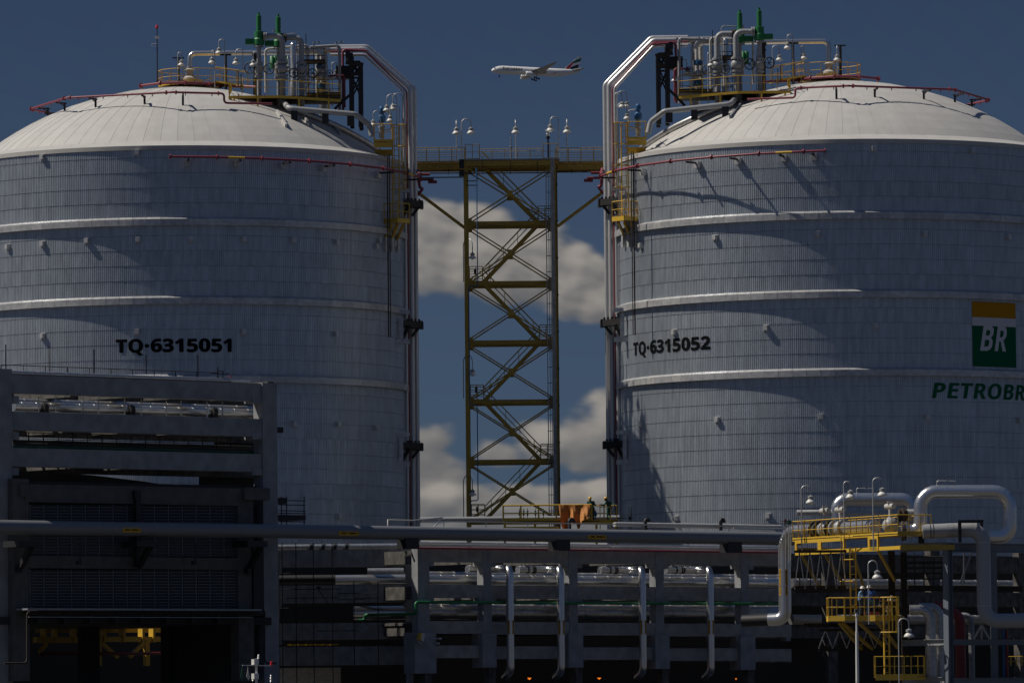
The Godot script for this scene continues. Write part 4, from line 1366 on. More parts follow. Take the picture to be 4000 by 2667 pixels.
# ---------------------------------------------------------------- stair tower and bridges between the tanks
func stair_tower() -> void:
	var zf := 461.2
	var zb := 464.9
	var xl := P(1825, 1333, zf).x
	var xr := P(2168, 1333, zf).x
	var t := thing("stair_tower", Vector3((xl + xr) * 0.5, BASE, -463), "yellow steel stair tower with zigzag flights between the two tanks", "tower")
	var ym := [643.0, 871.0, 1105.0, 1336.0, 1568.0, 1802.0, 2035.0]
	var lv := []
	for y in ym:
		lv.append(P(2000, y, zf).y)
	lv.append(BASE + 0.2)
	var yel: Material = M.tower_yellow
	for z in [zf, zb]:
		part("column", MB.new().ibeam(Vector3(xl, BASE, -z), Vector3(xl, lv[0] + 0.3, -z), 0.34, 0.34, Vector3(0, 0, 1)).bar(Vector3(xl - 0.16, BASE, -z + 0.02), Vector3(xl - 0.16, lv[0], -z + 0.02), 0.04, 0.32), yel, t)
		part("column", MB.new().ibeam(Vector3(xr + 0.14, BASE, -z), Vector3(xr + 0.14, lv[0] + 0.3, -z), 0.3, 0.34, Vector3(0, 0, 1)), yel, t)
	for i in 7:
		var y: float = lv[i]
		for z in [zf, zb]:
			part("beam", MB.new().ibeam(Vector3(xl, y, -z), Vector3(xr, y, -z), 0.2, 0.3 if i else 0.42), yel, t)
		part("beam", MB.new().bar(Vector3(xl, y, -zf), Vector3(xl, y, -zb), 0.18, 0.28), yel, t)
		part("beam", MB.new().bar(Vector3(xr, y, -zf), Vector3(xr, y, -zb), 0.18, 0.28), yel, t)
	for i in 6:
		var y0: float = lv[i] - 0.25
		var y1: float = lv[i + 1] + 0.3
		for z in [zf + 0.05, zb + 0.05]:
			part("brace", MB.new().bar(Vector3(xl + 0.2, y0, -z), Vector3(xr - 0.2, y1, -z), 0.09, 0.1), yel, t)
			part("brace", MB.new().bar(Vector3(xl + 0.2, y1, -z - 0.1), Vector3(xr - 0.2, y0, -z - 0.1), 0.09, 0.1), yel, t)
			part("gusset_plate", MB.new().box(Vector3((xl + xr) * 0.5, (y0 + y1) * 0.5, -z + 0.08), Vector3(0.42, 0.5, 0.03)), yel, t)
			for e in [[xl + 0.28, y0 + 0.05], [xl + 0.28, y1 - 0.1], [xr - 0.3, y0 + 0.05], [xr - 0.3, y1 - 0.1]]:
				part("gusset_plate", MB.new().box(Vector3(e[0], e[1], -z + 0.07), Vector3(0.34, 0.42, 0.03)), yel, t)
		# flight
		var right_down := i % 2 == 0
		var a := Vector3(xl + 1.3, lv[i] + 0.05, -zf - 0.9)
		var b := Vector3(xr - 1.15, lv[i + 1] + 0.05, -zf - 0.9)
		if not right_down:
			a.x = xr - 1.15
			b.x = xl + 1.2
		var back := Vector3(0, 0, -0.95)
		var fl := thing_part("stair_flight", t)
		part("stringer", MB.new().bar(a, b, 0.06, 0.28), yel, fl)
		part("stringer", MB.new().bar(a + back, b + back, 0.06, 0.28), yel, fl)
		var steps := 20
		for k in steps:
			var s := a.lerp(b, (k + 0.5) / steps)
			part("tread", MB.new().box(s + back * 0.5 + UP * 0.03, Vector3(0.26, 0.03, 0.92)), yel, fl)
		for o in [Vector3.ZERO, back]:
			part("hand_rail", MB.new().rod(a + UP * 1.1 + o, b + UP * 1.1 + o, 0.03, 6).rod(a + UP * 0.62 + o, b + UP * 0.62 + o, 0.022, 6), yel, fl)
			for k in 4:
				var s: Vector3 = a.lerp(b, (k + 0.5) / 4.0) + o
				part("post", MB.new().bar(s, s + UP * 1.1, 0.045, 0.045), yel, fl)
		# landing at the foot of the flight
		var lx := [b.x - 0.05, xr - 0.15] if right_down else [xl + 0.2, b.x + 0.05]
		var fy: float = lv[i + 1] + 0.2
		part("landing", MB.new().box(Vector3((lx[0] + lx[1]) * 0.5, fy, -463), Vector3(lx[1] - lx[0], 0.05, 2.8)), yel, t)
		var rp := [Vector3(lx[0], fy, -461.6), Vector3(lx[1], fy, -461.6), Vector3(lx[1], fy, -464.4), Vector3(lx[0], fy, -464.4)]
		if not right_down:
			rp = [Vector3(lx[1], fy, -461.6), Vector3(lx[0], fy, -461.6), Vector3(lx[0], fy, -464.4), Vector3(lx[1], fy, -464.4)]
		railing(t, rp, yel, 1.15, 0.62, 0.0, 2, 0.065)
		if not right_down:
			var sb := Vector3(xl + 0.65, fy + 0.75, -461.5)
			part("switch_box", MB.new().box(sb, Vector3(0.16, 0.42, 0.12)).rod(sb - UP * 0.6, sb, 0.02, 6), M.black_steel, t)
	# head deck
	var hy := P(2000, 623, zf).y
	var hl := P(1808, 623, zf).x
	var hr := P(2186, 623, zf).x
	part("head_deck", MB.new().box(Vector3((hl + hr) * 0.5, hy, -463), Vector3(hr - hl, 0.1, 4.2)), M.grey_steel, t)
	part("head_beam", MB.new().bar(Vector3(hl + 0.1, hy - 0.3, -zf + 0.15), Vector3(hr - 0.1, hy - 0.3, -zf + 0.15), 0.12, 0.4), yel, t)
	for sx in [hl, hr]:
		var inn := 1.0 if sx == hl else -1.0
		var e0 := Vector3(sx + 0.2 * inn, hy, -461)
		railing(t, [Vector3(e0.x, hy, -464.8), e0, e0 + Vector3(1.1 * inn, 0, 0), e0 + Vector3(1.1 * inn, 0, -1.2)], yel, 1.2, 0.6, 0.1, 1, 0.05)
	railing(t, [Vector3(hl + 1.3, hy, -464.9), Vector3(hr - 1.3, hy, -464.9)], yel, 1.2, 1.0, 0.1, 2, 0.045)
	railing(t, [Vector3(hl + 1.3, hy - 0.5, -461.2), Vector3(hr - 1.3, hy - 0.5, -461.2)], yel, 1.15, 1.0, 0.1, 2, 0.045)
	# raking struts to the tanks
	for k in [[1640.0, 758.0, 1818.0, 892.0], [2350.0, 755.0, 2178.0, 884.0]]:
		var p := P(k[0], k[1], 463)
		var q := P(k[2], k[3], 463)
		part("raking_strut", MB.new().bar(p + (p - q) * 0.12, q, 0.22, 0.24), yel, t)
	# cladding column and cable ladders on the right leg
	var cl := thing("cable_riser", Vector3(xr, BASE, -460.6), "grey cable ladders and duct climbing the right leg of the stair tower", "cable ladder")
	part("duct", MB.new().bar(Vector3(P(2165, 1333, 460.6).x, BASE, -460.6), Vector3(P(2165, 1333, 460.6).x, hy - 0.1, -460.6), 0.3, 0.26, Vector3(0, 0, 1)), M.grey_steel, cl)
	for x in [2139.0, 2148.0, 2155.0]:
		var px := P(x, 1333, 460.7).x
		part("cable_rail", MB.new().bar(Vector3(px, BASE, -460.7), Vector3(px, hy - 0.9, -460.7), 0.07 if x < 2140 else 0.05, 0.12, Vector3(0, 0, 1)), M.grey_steel if x != 2148.0 else M.blue_steel, cl)
	for i in 22:
		var y := hy - 1.4 - i * 1.25
		part("cable_rung", MB.new().box(Vector3(P(2147, 1333, 460.75).x, y, -460.78), Vector3(0.4, 0.05, 0.04)), M.black_steel, cl)
	for i in 10:
		var y := hy - 2.0 - i * 2.9
		part("pipe_clip", MB.new().box(Vector3(P(2182, 1333, 461).x, y, -461), Vector3(0.12, 0.1, 0.12)), M.black_steel, cl)
	part("conduit", MB.new().rod(Vector3(P(2182, 1333, 461).x, BASE, -461), Vector3(P(2182, 1333, 461).x, hy - 0.3, -461), 0.025, 6), M.rust_steel, cl)
	# blue wash-water pipe down the left leg
	var wp := []
	for k in [[1862, 700], [1862, 1118], [1830, 1118], [1830, 1583], [1864, 1583], [1864, 1955], [1838, 1955], [1838, 2040]]:
		wp.append(P(k[0], k[1], 460.5))
	for i in range(1, wp.size()):
		if i % 2 == 1:
			wp[i] = plumb(wp[i - 1], wp[i])
		else:
			wp[i] = Vector3(wp[i].x, wp[i - 1].y, wp[i].z)
	var wpn := thing("wash_pipe", Vector3(wp[7].x, wp[7].y, -460.5), "thin blue water pipe stepping down beside the left leg of the stair tower", "pipe")
	part("pipe", MB.new().tube(bend(wp, 0.15, 3), 0.04, 8), M.blue_paint, wpn)
	part("upper_pipe", MB.new().rod(wp[0], wp[0] + UP * 0.9, 0.07, 8), M.blue_paint, wpn)
	for y in [706.0, 723.0]:
		part("bracket", MB.new().bar(Vector3(xl, P(1862, y, 460.5).y, -460.6), Vector3(wp[0].x + 0.08, P(1862, y, 460.5).y, -460.6), 0.08, 0.07), M.black_steel, wpn)
	for y in [931.0, 1386.0, 1855.0]:
		var f := P(1811, y + 170, 461.6)
		var n := {931.0: "upper", 1386.0: "middle", 1855.0: "lower"}
		lamp(f, 170 * 0.0199, Vector3(0.72, 0, 0.9), 0.62, "%s swan-neck lamp curling round the left leg of the stair tower" % n[y], "swan-neck lamps on the stair tower", 0.9)
	# bridges
	for sgn in [-1.0, 1.0]:
		var nm := "left" if sgn < 0 else "right"
		var by := P(2000 + 290 * sgn, 633, 462).y
		var x0 := xl - 0.1 if sgn < 0 else xr + 0.2
		var x1: float = 8.6 * sgn
		var br := thing("bridge", Vector3((x0 + x1) * 0.5, by - 0.6, -463), "%s railed yellow footbridge from the stair tower to the %s tank" % [nm, nm], "footbridge", "footbridges to the tanks")
		for z in [-462, -464]:
			part("girder", MB.new().ibeam(Vector3(x0, by - 0.32, z), Vector3(x1, by - 0.32, z), 0.2, 0.52), yel, br)
			railing(br, [Vector3(x0, by, z), Vector3(x1, by, z)], yel, 1.15, 0.95, 0.1, 2, 0.05)
		for k in 7:
			var x := lerpf(x0, x1, (k + 0.3) / 7.0)
			part("stiffener", MB.new().box(Vector3(x, by - 0.32, -461.93), Vector3(0.05, 0.4, 0.06)), yel, br)
		part("walk_deck", MB.new().box(Vector3((x0 + x1) * 0.5, by - 0.03, -463), Vector3(absf(x1 - x0), 0.06, 1.9)), M.grey_steel, br)
		var cy := P(2000 + 290 * sgn, 676 if sgn < 0 else 671, 461.6).y
		var cp := MB.new().rod(Vector3(x0, cy, -461.6), Vector3(x1, cy, -461.6), 0.05, 8)
		if sgn < 0:
			cp.rod(Vector3(x0, cy - 0.34, -461.6), Vector3(x1, cy - 0.34, -461.6), 0.045, 8)
		part("cable_conduit", cp, M.black_steel, br)
		for k in 2:
			var x := lerpf(x0, x1, 0.25 + 0.5 * k)
			part("hanger", MB.new().bar(Vector3(x, by - 0.5, -461.7), Vector3(x, cy - 0.1, -461.7), 0.05, 0.05), M.black_steel, br)
	var tc := P(2000, 675, 460.7)
	var cq := thing("cable_conduit", tc, "dark cable conduit hung beneath the head of the stair tower", "conduit")
	part("conduit", MB.new().rod(Vector3(xl - 0.1, tc.y, -460.7), Vector3(xr, tc.y, -460.7), 0.05, 8), M.black_steel, cq)
	for x in [1886.0, 1994.0, 2100.0]:
		var px := P(x, 675, 460.7).x
		part("hanger", MB.new().bar(Vector3(px, tc.y - 0.1, -460.75), Vector3(px, hy - 0.1, -460.75), 0.05, 0.05), M.black_steel, cq)
	part("junction_box", MB.new().box(P(1803, 640, 460.8), Vector3(0.4, 0.7, 0.3)).box(P(1803, 676, 460.8), Vector3(0.4, 0.5, 0.2)), M.black_steel, cq)
	# lamps and instruments on the deck
	for k in [[1784, 470, 0.0, 0.9, "end-on, over the left footbridge"], [1804, 461, 0.74, 0.0, "arching right, at the left end of the stair tower's deck"], [2015, 467, 0.0, 0.9, "end-on, over the middle of the stair tower"], [2183, 453, -0.64, 0.0, "arching left, at the right end of the stair tower's deck"], [2216, 465, 0.0, 0.9, "end-on, over the right footbridge"]]:
		var f := P(k[0], 632, 462)
		lamp(f, (632 - k[1]) * 0.01995, Vector3(k[2], 0, k[3]), 0.35 if k[2] else 0.2, "swan-neck lamp %s" % k[4], "swan-neck lamps on the stair tower")
	var cam := P(2142, 620, 461.2)
	var cc := thing("camera_post", cam, "black post with white surveillance camera at the right of the stair tower's deck", "camera post")
	part("post", MB.new().bar(cam, cam + UP * 1.65, 0.12, 0.12).box(cam + UP * 1.68, Vector3(0.26, 0.2, 0.26)), M.black_steel, cc)
	part("camera", MB.new().lathe(cam + UP * 1.78, UP, [[0.1, 0.0], [0.13, 0.1], [0.1, 0.4], [0.0, 0.42]], 12).bar(cam + Vector3(-0.2, 2.25, 0), cam + Vector3(0.28, 2.12, 0.2), 0.16, 0.1).rod(cam + UP * 2.1, cam + Vector3(-0.12, 1.9, 0.1), 0.05), M.lamp_white, cc)
	var an := P(1996, 632, 462.6)
	solo("whip_antenna", MB.new().lathe(an, UP, [[0.07, 0.0], [0.07, 1.1], [0.09, 1.2], [0.05, 1.3], [0.05, 1.9], [0.02, 2.0], [0.02, 2.45], [0.0, 2.46]], 8).rod(an + Vector3(-0.12, 2.3, 0), an + Vector3(0.1, 2.3, 0), 0.015, 5).rod(an + Vector3(-0.15, 1.1, 0), an + Vector3(0.15, 1.15, 0), 0.03, 5), M.blue_steel, "dark slender antenna standing at the middle of the tower deck", "antenna")

func thing_part(called: String, under: Node3D) -> Node3D:
	var o := Node3D.new()
	o.name = called
	under.add_child(o, true)
	return o

# ---------------------------------------------------------------- airliner on its approach, nearly five kilometres off
func airliner() -> void:
	var d := 4790.0
	var c := P(2092, 279, d)
	var yaw := deg_to_rad(12.0)
	var nose := Vector3(-cos(yaw), 0, sin(yaw))
	var port := Vector3(sin(yaw), 0, cos(yaw))
	# nose up, port wing up
	nose = (nose + UP * 0.037).normalized()
	port = (port + UP * 0.02).normalized()
	var up := port.cross(nose).normalized()
	if up.y < 0.0:
		up = -up
	port = (port - nose * port.dot(nose)).normalized()
	var at := func(x: float, y: float, z: float) -> Vector3:
		return c + nose * x + up * y + port * z
	var t := thing("airliner", c, "white passenger jet with red, green and black tail, wheels down, in the sky", "aeroplane")
	var prof := [[0.0, 37.0], [0.9, 36.6], [1.7, 35.4], [2.5, 33.5], [3.05, 31.0], [3.3, 28.0], [3.35, 22.0], [3.35, -16.0], [3.2, -20.0], [2.8, -25.0], [2.1, -30.0], [1.25, -34.5], [0.55, -36.8], [0.0, -37.0]]
	prof.reverse()
	var fu := MB.new().lathe(c, nose, prof, 28, false)
	# nose droops, belly rises towards the tail
	for i in fu.v.size():
		var x := (fu.v[i] - c).dot(nose)
		if x > 28.0:
			fu.v[i] -= up * pow((x - 28.0) / 9.0, 2.0) * 1.1
		elif x < -16.0:
			fu.v[i] += up * pow((-16.0 - x) / 21.0, 1.5) * 2.1
	part("fuselage", fu, M.plane_white, t)
	var skin := func(x: float, a: float, r: float) -> Vector3:
		var lift_ := 0.0
		if x < -16.0:
			lift_ = pow((-16.0 - x) / 21.0, 1.5) * 2.1
		var rr := r
		if x < -16.0:
			rr = r * lerpf(1.0, 0.36, clampf((-16.0 - x) / 18.5, 0.0, 1.0))
		return at.call(x, sin(a) * rr + lift_, cos(a) * rr)
	# name on the side
	var where := func(x: float, y: float) -> Vector3:
		return skin.call(20.0 - x, 0.3 + y / 3.4, 3.42)
	part("airline_name", lettering("Emirates", 3.1, 16.5, where, 0.0), M.plane_gold, t)
	# cockpit glazing
	part("cockpit_window", MB.new().box(at.call(34.3, 1.0, 1.55), Vector3(1.3, 0.5, 0.8), Basis(nose, up, port)), M.plane_grey, t)
	# red sweep over the rear fuselage
	var sweep := MB.new()
	for i in 10:
		var f0 := i / 10.0
		var f1 := (i + 1) / 10.0
		var x0 := lerpf(-13.0, -25.0, f0)
		var x1 := lerpf(-13.0, -25.0, f1)
		var a0 := lerpf(-0.75, 1.35, f0)
		var a1 := lerpf(-0.75, 1.35, f1)
		var w0 := 0.2 + 3.2 * f0 * (1.0 - f0 * 0.25)
		var w1 := 0.2 + 3.2 * f1 * (1.0 - f1 * 0.25)
		sweep.quad(skin.call(x0 + w0 * 0.4, a0, 3.43), skin.call(x0 - w0 * 0.6, a0, 3.43), skin.call(x1 - w1 * 0.6, a1, 3.43), skin.call(x1 + w1 * 0.4, a1, 3.43))
	part("red_sweep", sweep, M.plane_red, t)
	# wings
	for s in [1.0, -1.0]:
		var wing := MB.new()
		var secs := [[2.0, 11.5, -6.0, -1.7, 1.4], [10.0, 6.3, -5.6, -0.9, 1.1], [22.0, -1.6, -7.4, 1.2, 0.6], [30.0, -7.0, -10.2, 3.4, 0.3], [32.4, -9.8, -11.2, 4.2, 0.12]]
		for i in secs.size() - 1:
			var a: Array = secs[i]
			var b: Array = secs[i + 1]
			var la: Vector3 = at.call(a[1], a[3], a[0] * s)
			var ta: Vector3 = at.call(a[2], a[3] - 0.25, a[0] * s)
			var lb: Vector3 = at.call(b[1], b[3], b[0] * s)
			var tb: Vector3 = at.call(b[2], b[3] - 0.2, b[0] * s)
			var ha: Vector3 = up * a[4] * 0.5
			var hb: Vector3 = up * b[4] * 0.5
			var ma := la.lerp(ta, 0.35)
			var mb := lb.lerp(tb, 0.35)
			var faces := [[la, lb, mb + hb, ma + ha], [ma + ha, mb + hb, tb, ta], [ta, tb, mb - hb, ma - ha], [ma - ha, mb - hb, lb, la]]
			for f in faces:
				if s > 0:
					wing.quad(f[0], f[1], f[2], f[3])
				else:
					wing.quad(f[3], f[2], f[1], f[0])
		part("wing", wing, M.plane_grey, t)
		part("flap", MB.new().bar(at.call(-6.6, -2.0, 4.0 * s), at.call(-6.4, -1.0, 11.0 * s), 2.2, 0.3), M.plane_grey, t)
		# engine under the wing
		var eo: Vector3 = at.call(6.0, -3.6, 9.7 * s)
		var en := thing_part("engine", t)
		part("nacelle", MB.new().lathe(eo, nose, [[0.9, -3.0], [1.55, -2.4], [2.0, 0.0], [2.0, 3.0], [1.85, 3.9], [1.65, 4.1], [1.55, 3.8], [1.5, 2.6], [0.0, 2.6]], 24, false), M.plane_white, en)
		part("exhaust_cone", MB.new().lathe(eo, nose, [[0.0, -4.4], [0.55, -3.4], [0.9, -2.9]], 14, false), M.plane_grey, en)
		part("pylon", MB.new().bar(at.call(6.5, -1.9, 9.7 * s), at.call(0.5, -1.2, 9.7 * s), 0.4, 1.0, up), M.plane_grey, en)
		# tailplane
		var tp := [at.call(-29.0, 1.9, 1.0 * s), at.call(-36.3, 3.3, 10.5 * s), at.call(-38.6, 3.3, 10.5 * s), at.call(-35.5, 1.9, 1.0 * s)]
		part("tailplane", MB.new().prism(tp if s < 0 else [tp[3], tp[2], tp[1], tp[0]], up * 0.3), M.plane_grey, t)
	# fin and its painted bands, each a sheet as thick as the paint stands proud
	var fin := func(pts: Array, w: float) -> MB:
		var o := []
		for p in pts:
			o.append(at.call(p[0], p[1], -w))
		return MB.new().prism(o, port * w * 2.0)
	part("fin", fin.call([[-24.0, 3.6], [-35.4, 14.2], [-38.8, 14.0], [-35.4, 3.8]], 0.3), M.plane_white, t)
	part("fin_band", fin.call([[-24.6, 3.4], [-30.5, 9.2], [-31.9, 8.9], [-29.0, 5.0], [-27.4, 3.0]], 0.33), M.plane_red, t)
	part("fin_band", fin.call([[-31.0, 9.4], [-34.6, 11.6], [-38.4, 13.2], [-37.4, 10.2], [-31.9, 8.4]], 0.33), M.plane_green, t)
	part("fin_band", fin.call([[-28.8, 4.6], [-33.0, 6.6], [-36.3, 7.8], [-35.5, 4.6], [-29.5, 3.4]], 0.33), M.tyre, t)
	# undercarriage
	var ng := thing_part("nose_gear", t)
	part("leg", MB.new().rod(at.call(30.0, -2.6, 0), at.call(30.2, -5.4, 0), 0.18, 8), M.plane_grey, ng)
	part("wheel", MB.new().rod(at.call(30.2, -5.6, -0.7), at.call(30.2, -5.6, 0.7), 0.62, 14), M.tyre, ng)
	for s in [1.0, -1.0]:
		var mg := thing_part("main_gear", t)
		part("leg", MB.new().rod(at.call(0.0, -2.4, 4.5 * s), at.call(-0.2, -6.0, 5.5 * s), 0.3, 8), M.plane_grey, mg)
		for k in [1.7, 0.0, -1.7]:
			part("wheel", MB.new().rod(at.call(k, -6.2 - k * -0.25, 4.7 * s), at.call(k, -6.2 - k * -0.25, 6.3 * s), 0.75, 14), M.tyre, mg)

# ---------------------------------------------------------------- concrete pipe racks; their fronts run away to the right
var R: Dictionary
var G: Dictionary

func planes() -> void:
	if R:
		return
	var p := P(0, 2000, 360)
	R = plane(p, P(3000, 2000, 402) - p)
	var g := P(1085, 2300, 385.5)
	G = plane(g, P(1620, 2300, 385.5) - g)

func left_frame() -> void:
	planes()
	var t := thing("pipe_rack", K(R, 540, 2660), "tall three-beam concrete pipe rack in front of the left tank", "pipe rack")
	t.position.y = BASE
	var con: Material = M.concrete_grey
	for off in [0.0, -7.5]:
		for k in [[-30.0, 47.0, 1440.0], [1028.0, 1085.0, 1496.0]]:
			var b := slab(MB.new(), R, k[0], k[2] + (0.0 if off == 0.0 else 18.0), k[1], 2667, 0.95, off)
			var foot := K(R, (k[0] + k[1]) * 0.5, 2667, off)
			b.box(Vector3(foot.x, (foot.y + BASE) * 0.5, foot.z) - R.b * 0.475, Vector3(0.9, foot.y - BASE, 0.95), R.q)
			part("column", b, con, t)
		for k in [[1480.0, 1551.0], [1621.0, 1692.0], [1761.0, 1832.0]]:
			var d := 0.0 if off == 0.0 else 20.0
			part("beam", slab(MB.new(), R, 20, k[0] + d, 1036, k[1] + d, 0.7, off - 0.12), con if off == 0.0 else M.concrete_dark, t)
			if off == 0.0:
				for x in [[47.0, 72.0], [985.0, 1028.0]]:
					part("corbel", slab(MB.new(), R, x[0], k[0] + 66, x[1], k[1] + 24, 0.85, -0.06), con, t)
	# cross beams between the two rows
	for k in [[1490.0, 1550.0], [1632.0, 1690.0], [1772.0, 1830.0]]:
		for x in [24.0, 285.0, 540.0, 795.0, 1056.0]:
			var p := K(R, x, (k[0] + k[1]) * 0.5, -0.8)
			var deep := K(R, x, k[0], -0.8).y - K(R, x, k[1], -0.8).y
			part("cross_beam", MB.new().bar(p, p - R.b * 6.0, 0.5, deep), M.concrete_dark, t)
	# deep rear girders and the hood of the plant roof, dark against the tank
	for k in [[1690.0, 1718.0, 47.0, 1030.0], [1832.0, 1856.0, 47.0, 1030.0]]:
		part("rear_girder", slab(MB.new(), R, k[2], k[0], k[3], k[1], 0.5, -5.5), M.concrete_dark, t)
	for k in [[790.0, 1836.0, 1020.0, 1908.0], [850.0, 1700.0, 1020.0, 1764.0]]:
		part("rear_dark_sheet", slab(MB.new(), R, k[0], k[1], k[2], k[3], 0.4, -6.2), M.dark_wall, t)  # dark sheets placed to hide the lit tank behind the right end
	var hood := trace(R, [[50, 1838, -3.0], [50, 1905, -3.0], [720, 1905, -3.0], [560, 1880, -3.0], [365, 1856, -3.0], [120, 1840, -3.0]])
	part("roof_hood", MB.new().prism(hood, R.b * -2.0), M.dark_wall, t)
	# brackets on the right column
	for k in [[1092.0, 1668.0], [1095.0, 1946.0], [1096.0, 2010.0]]:
		part("column_bracket", slab(MB.new(), R, 1085, k[1], k[0] + 14, k[1] + 22, 0.4, -0.2), M.black_steel, t)
	# insulated lines between the upper beams
	var l1 := run(R, 50, 1587, 990, -2.2)
	piping("insulated_line", l1, 0.29, 0.0, M.silver, "front jacketed silver line between the two upper beams of the left rack", "pipe", "jacketed lines of the left rack", true)
	var l2 := run(R, 60, 1572, 1000, -3.4)
	piping("insulated_line", l2, 0.26, 0.0, M.silver_dull, "rear jacketed silver line between the two upper beams of the left rack", "pipe", "jacketed lines of the left rack", true)
	for i in 3:
		var x: float = [170.0, 508.0, 832.0][i]
		var c := K(R, x, 1590 + (x - 50) * 0.024, -2.0)
		solo("pipe_saddle", MB.new().tube([c - R.a * 0.16, c + R.a * 0.16], 0.32, 18).box(c - UP * 0.4, Vector3(0.4, 0.4, 0.5), R.q), M.black_steel, "%s black saddle under the jacketed lines of the left rack" % ["left", "middle", "right"][i], "saddle", "saddles of the left rack")
	var hg := thing("hanger_row", K(R, 500, 1690, -0.9), "row of slim beige hanger rods before the jacketed lines of the left rack", "hanger")
	for x in [149.0, 216.0, 322.0, 383.0, 485.0, 550.0, 648.0, 706.0, 808.0, 868.0]:
		var p := K(R, x, 1545 + (x - 72) * 0.031, -0.9)
		part("hanger_rod", MB.new().bar(p, p - UP * 1.35, 0.07, 0.07), M.pipe_pale, hg)
	# dark lines and handrails between the lower beams, green line on the third beam
	var gl := run(R, 50, 1744, 1010, -1.0)
	piping("green_line", gl, 0.1, 0.0, M.dark_green, "dark green pipe lying on the third beam of the left rack", "pipe")
	for k in [[1735.0, 0.12, -2.0, "first"], [1722.0, 0.1, -3.0, "second"], [1738.0, 0.14, -4.4, "third"]]:
		piping("dark_line", run(R, 50, k[0], 985, k[2]), k[1], 0.0, M.black_steel, "%s dark pipe behind the green pipe on the left rack's third beam" % k[3], "pipe", "dark lines of the left rack")
	var hr := thing("rack_handrail", K(R, 400, 1760, -1.2), "dark handrail on the third beam of the left rack", "handrail")
	railing(hr, [K(R, 52, 1735, -1.2), level_to(K(R, 900, 1764, -1.2), K(R, 52, 1735, -1.2).y)], M.rust_steel, 0.75, 1.15, 0.0, 1, 0.06)
	# on the top beam: silver line, brown handrail, upright rods
	piping("top_line", run(R, 0, 1454, 900, -0.6), 0.13, 0.0, M.silver_dull, "dull silver pipe lying along the top beam of the left rack", "pipe", "", true)
	piping("top_line_end", run(R, 905, 1487, 975, -0.7), 0.08, 0.0, M.silver, "short bright pipe end at the right of the left rack's top beam", "pipe", "", true)
	var th := thing("top_handrail", K(R, 400, 1480, -1.4), "thin rust-brown handrail along the top of the left rack", "handrail")
	railing(th, [K(R, 2, 1464, -1.4), level_to(K(R, 850, 1486, -1.4), K(R, 2, 1464, -1.4).y)], M.rust_steel, 0.62, 1.75, 0.0, 0, 0.05)
	var nth := ["first", "second", "third", "fourth", "fifth"]
	for i in 5:
		var k: Array = [[21, 1345, 1440], [190, 1352, 1450], [366, 1364, 1458], [570, 1388, 1462], [772, 1386, 1474]][i]
		var p := K(R, k[0], k[2], -1.5)
		solo("upright_rod", MB.new().bar(p, Vector3(p.x, K(R, k[0], k[1], -1.5).y, p.z), 0.06, 0.06), M.rust_steel, "%s upright rod from the left along the top of the left rack" % nth[i], "rod", "upright rods on the left rack")
	var vg := thing("valve_group", K(R, 850, 1490, -0.8), "small galvanised valve group with red wheel at the right of the left rack's top", "valve")
	var c0 := K(R, 850, 1480, -0.8)
	part("frame", MB.new().bar(c0, c0 + UP * 0.75, 0.07, 0.07).bar(c0 + UP * 0.35 - R.a * 0.6, c0 + UP * 0.35 + R.a * 0.9, 0.05, 0.05).bar(c0 + UP * 0.5 + R.a * 0.4, c0 + R.a * 0.4 - UP * 0.1, 0.05, 0.05).bar(c0 + UP * 0.5, c0 + UP * 0.5 + R.a * 0.5, 0.05, 0.05), M.rust_steel, vg)
	part("hand_wheel", wheel(MB.new(), c0 + R.a * 0.95 + UP * 0.1, R.b, 0.16), M.fire_red, vg)

func level_to(p: Vector3, y: float) -> Vector3:
	return Vector3(p.x, y, p.z)

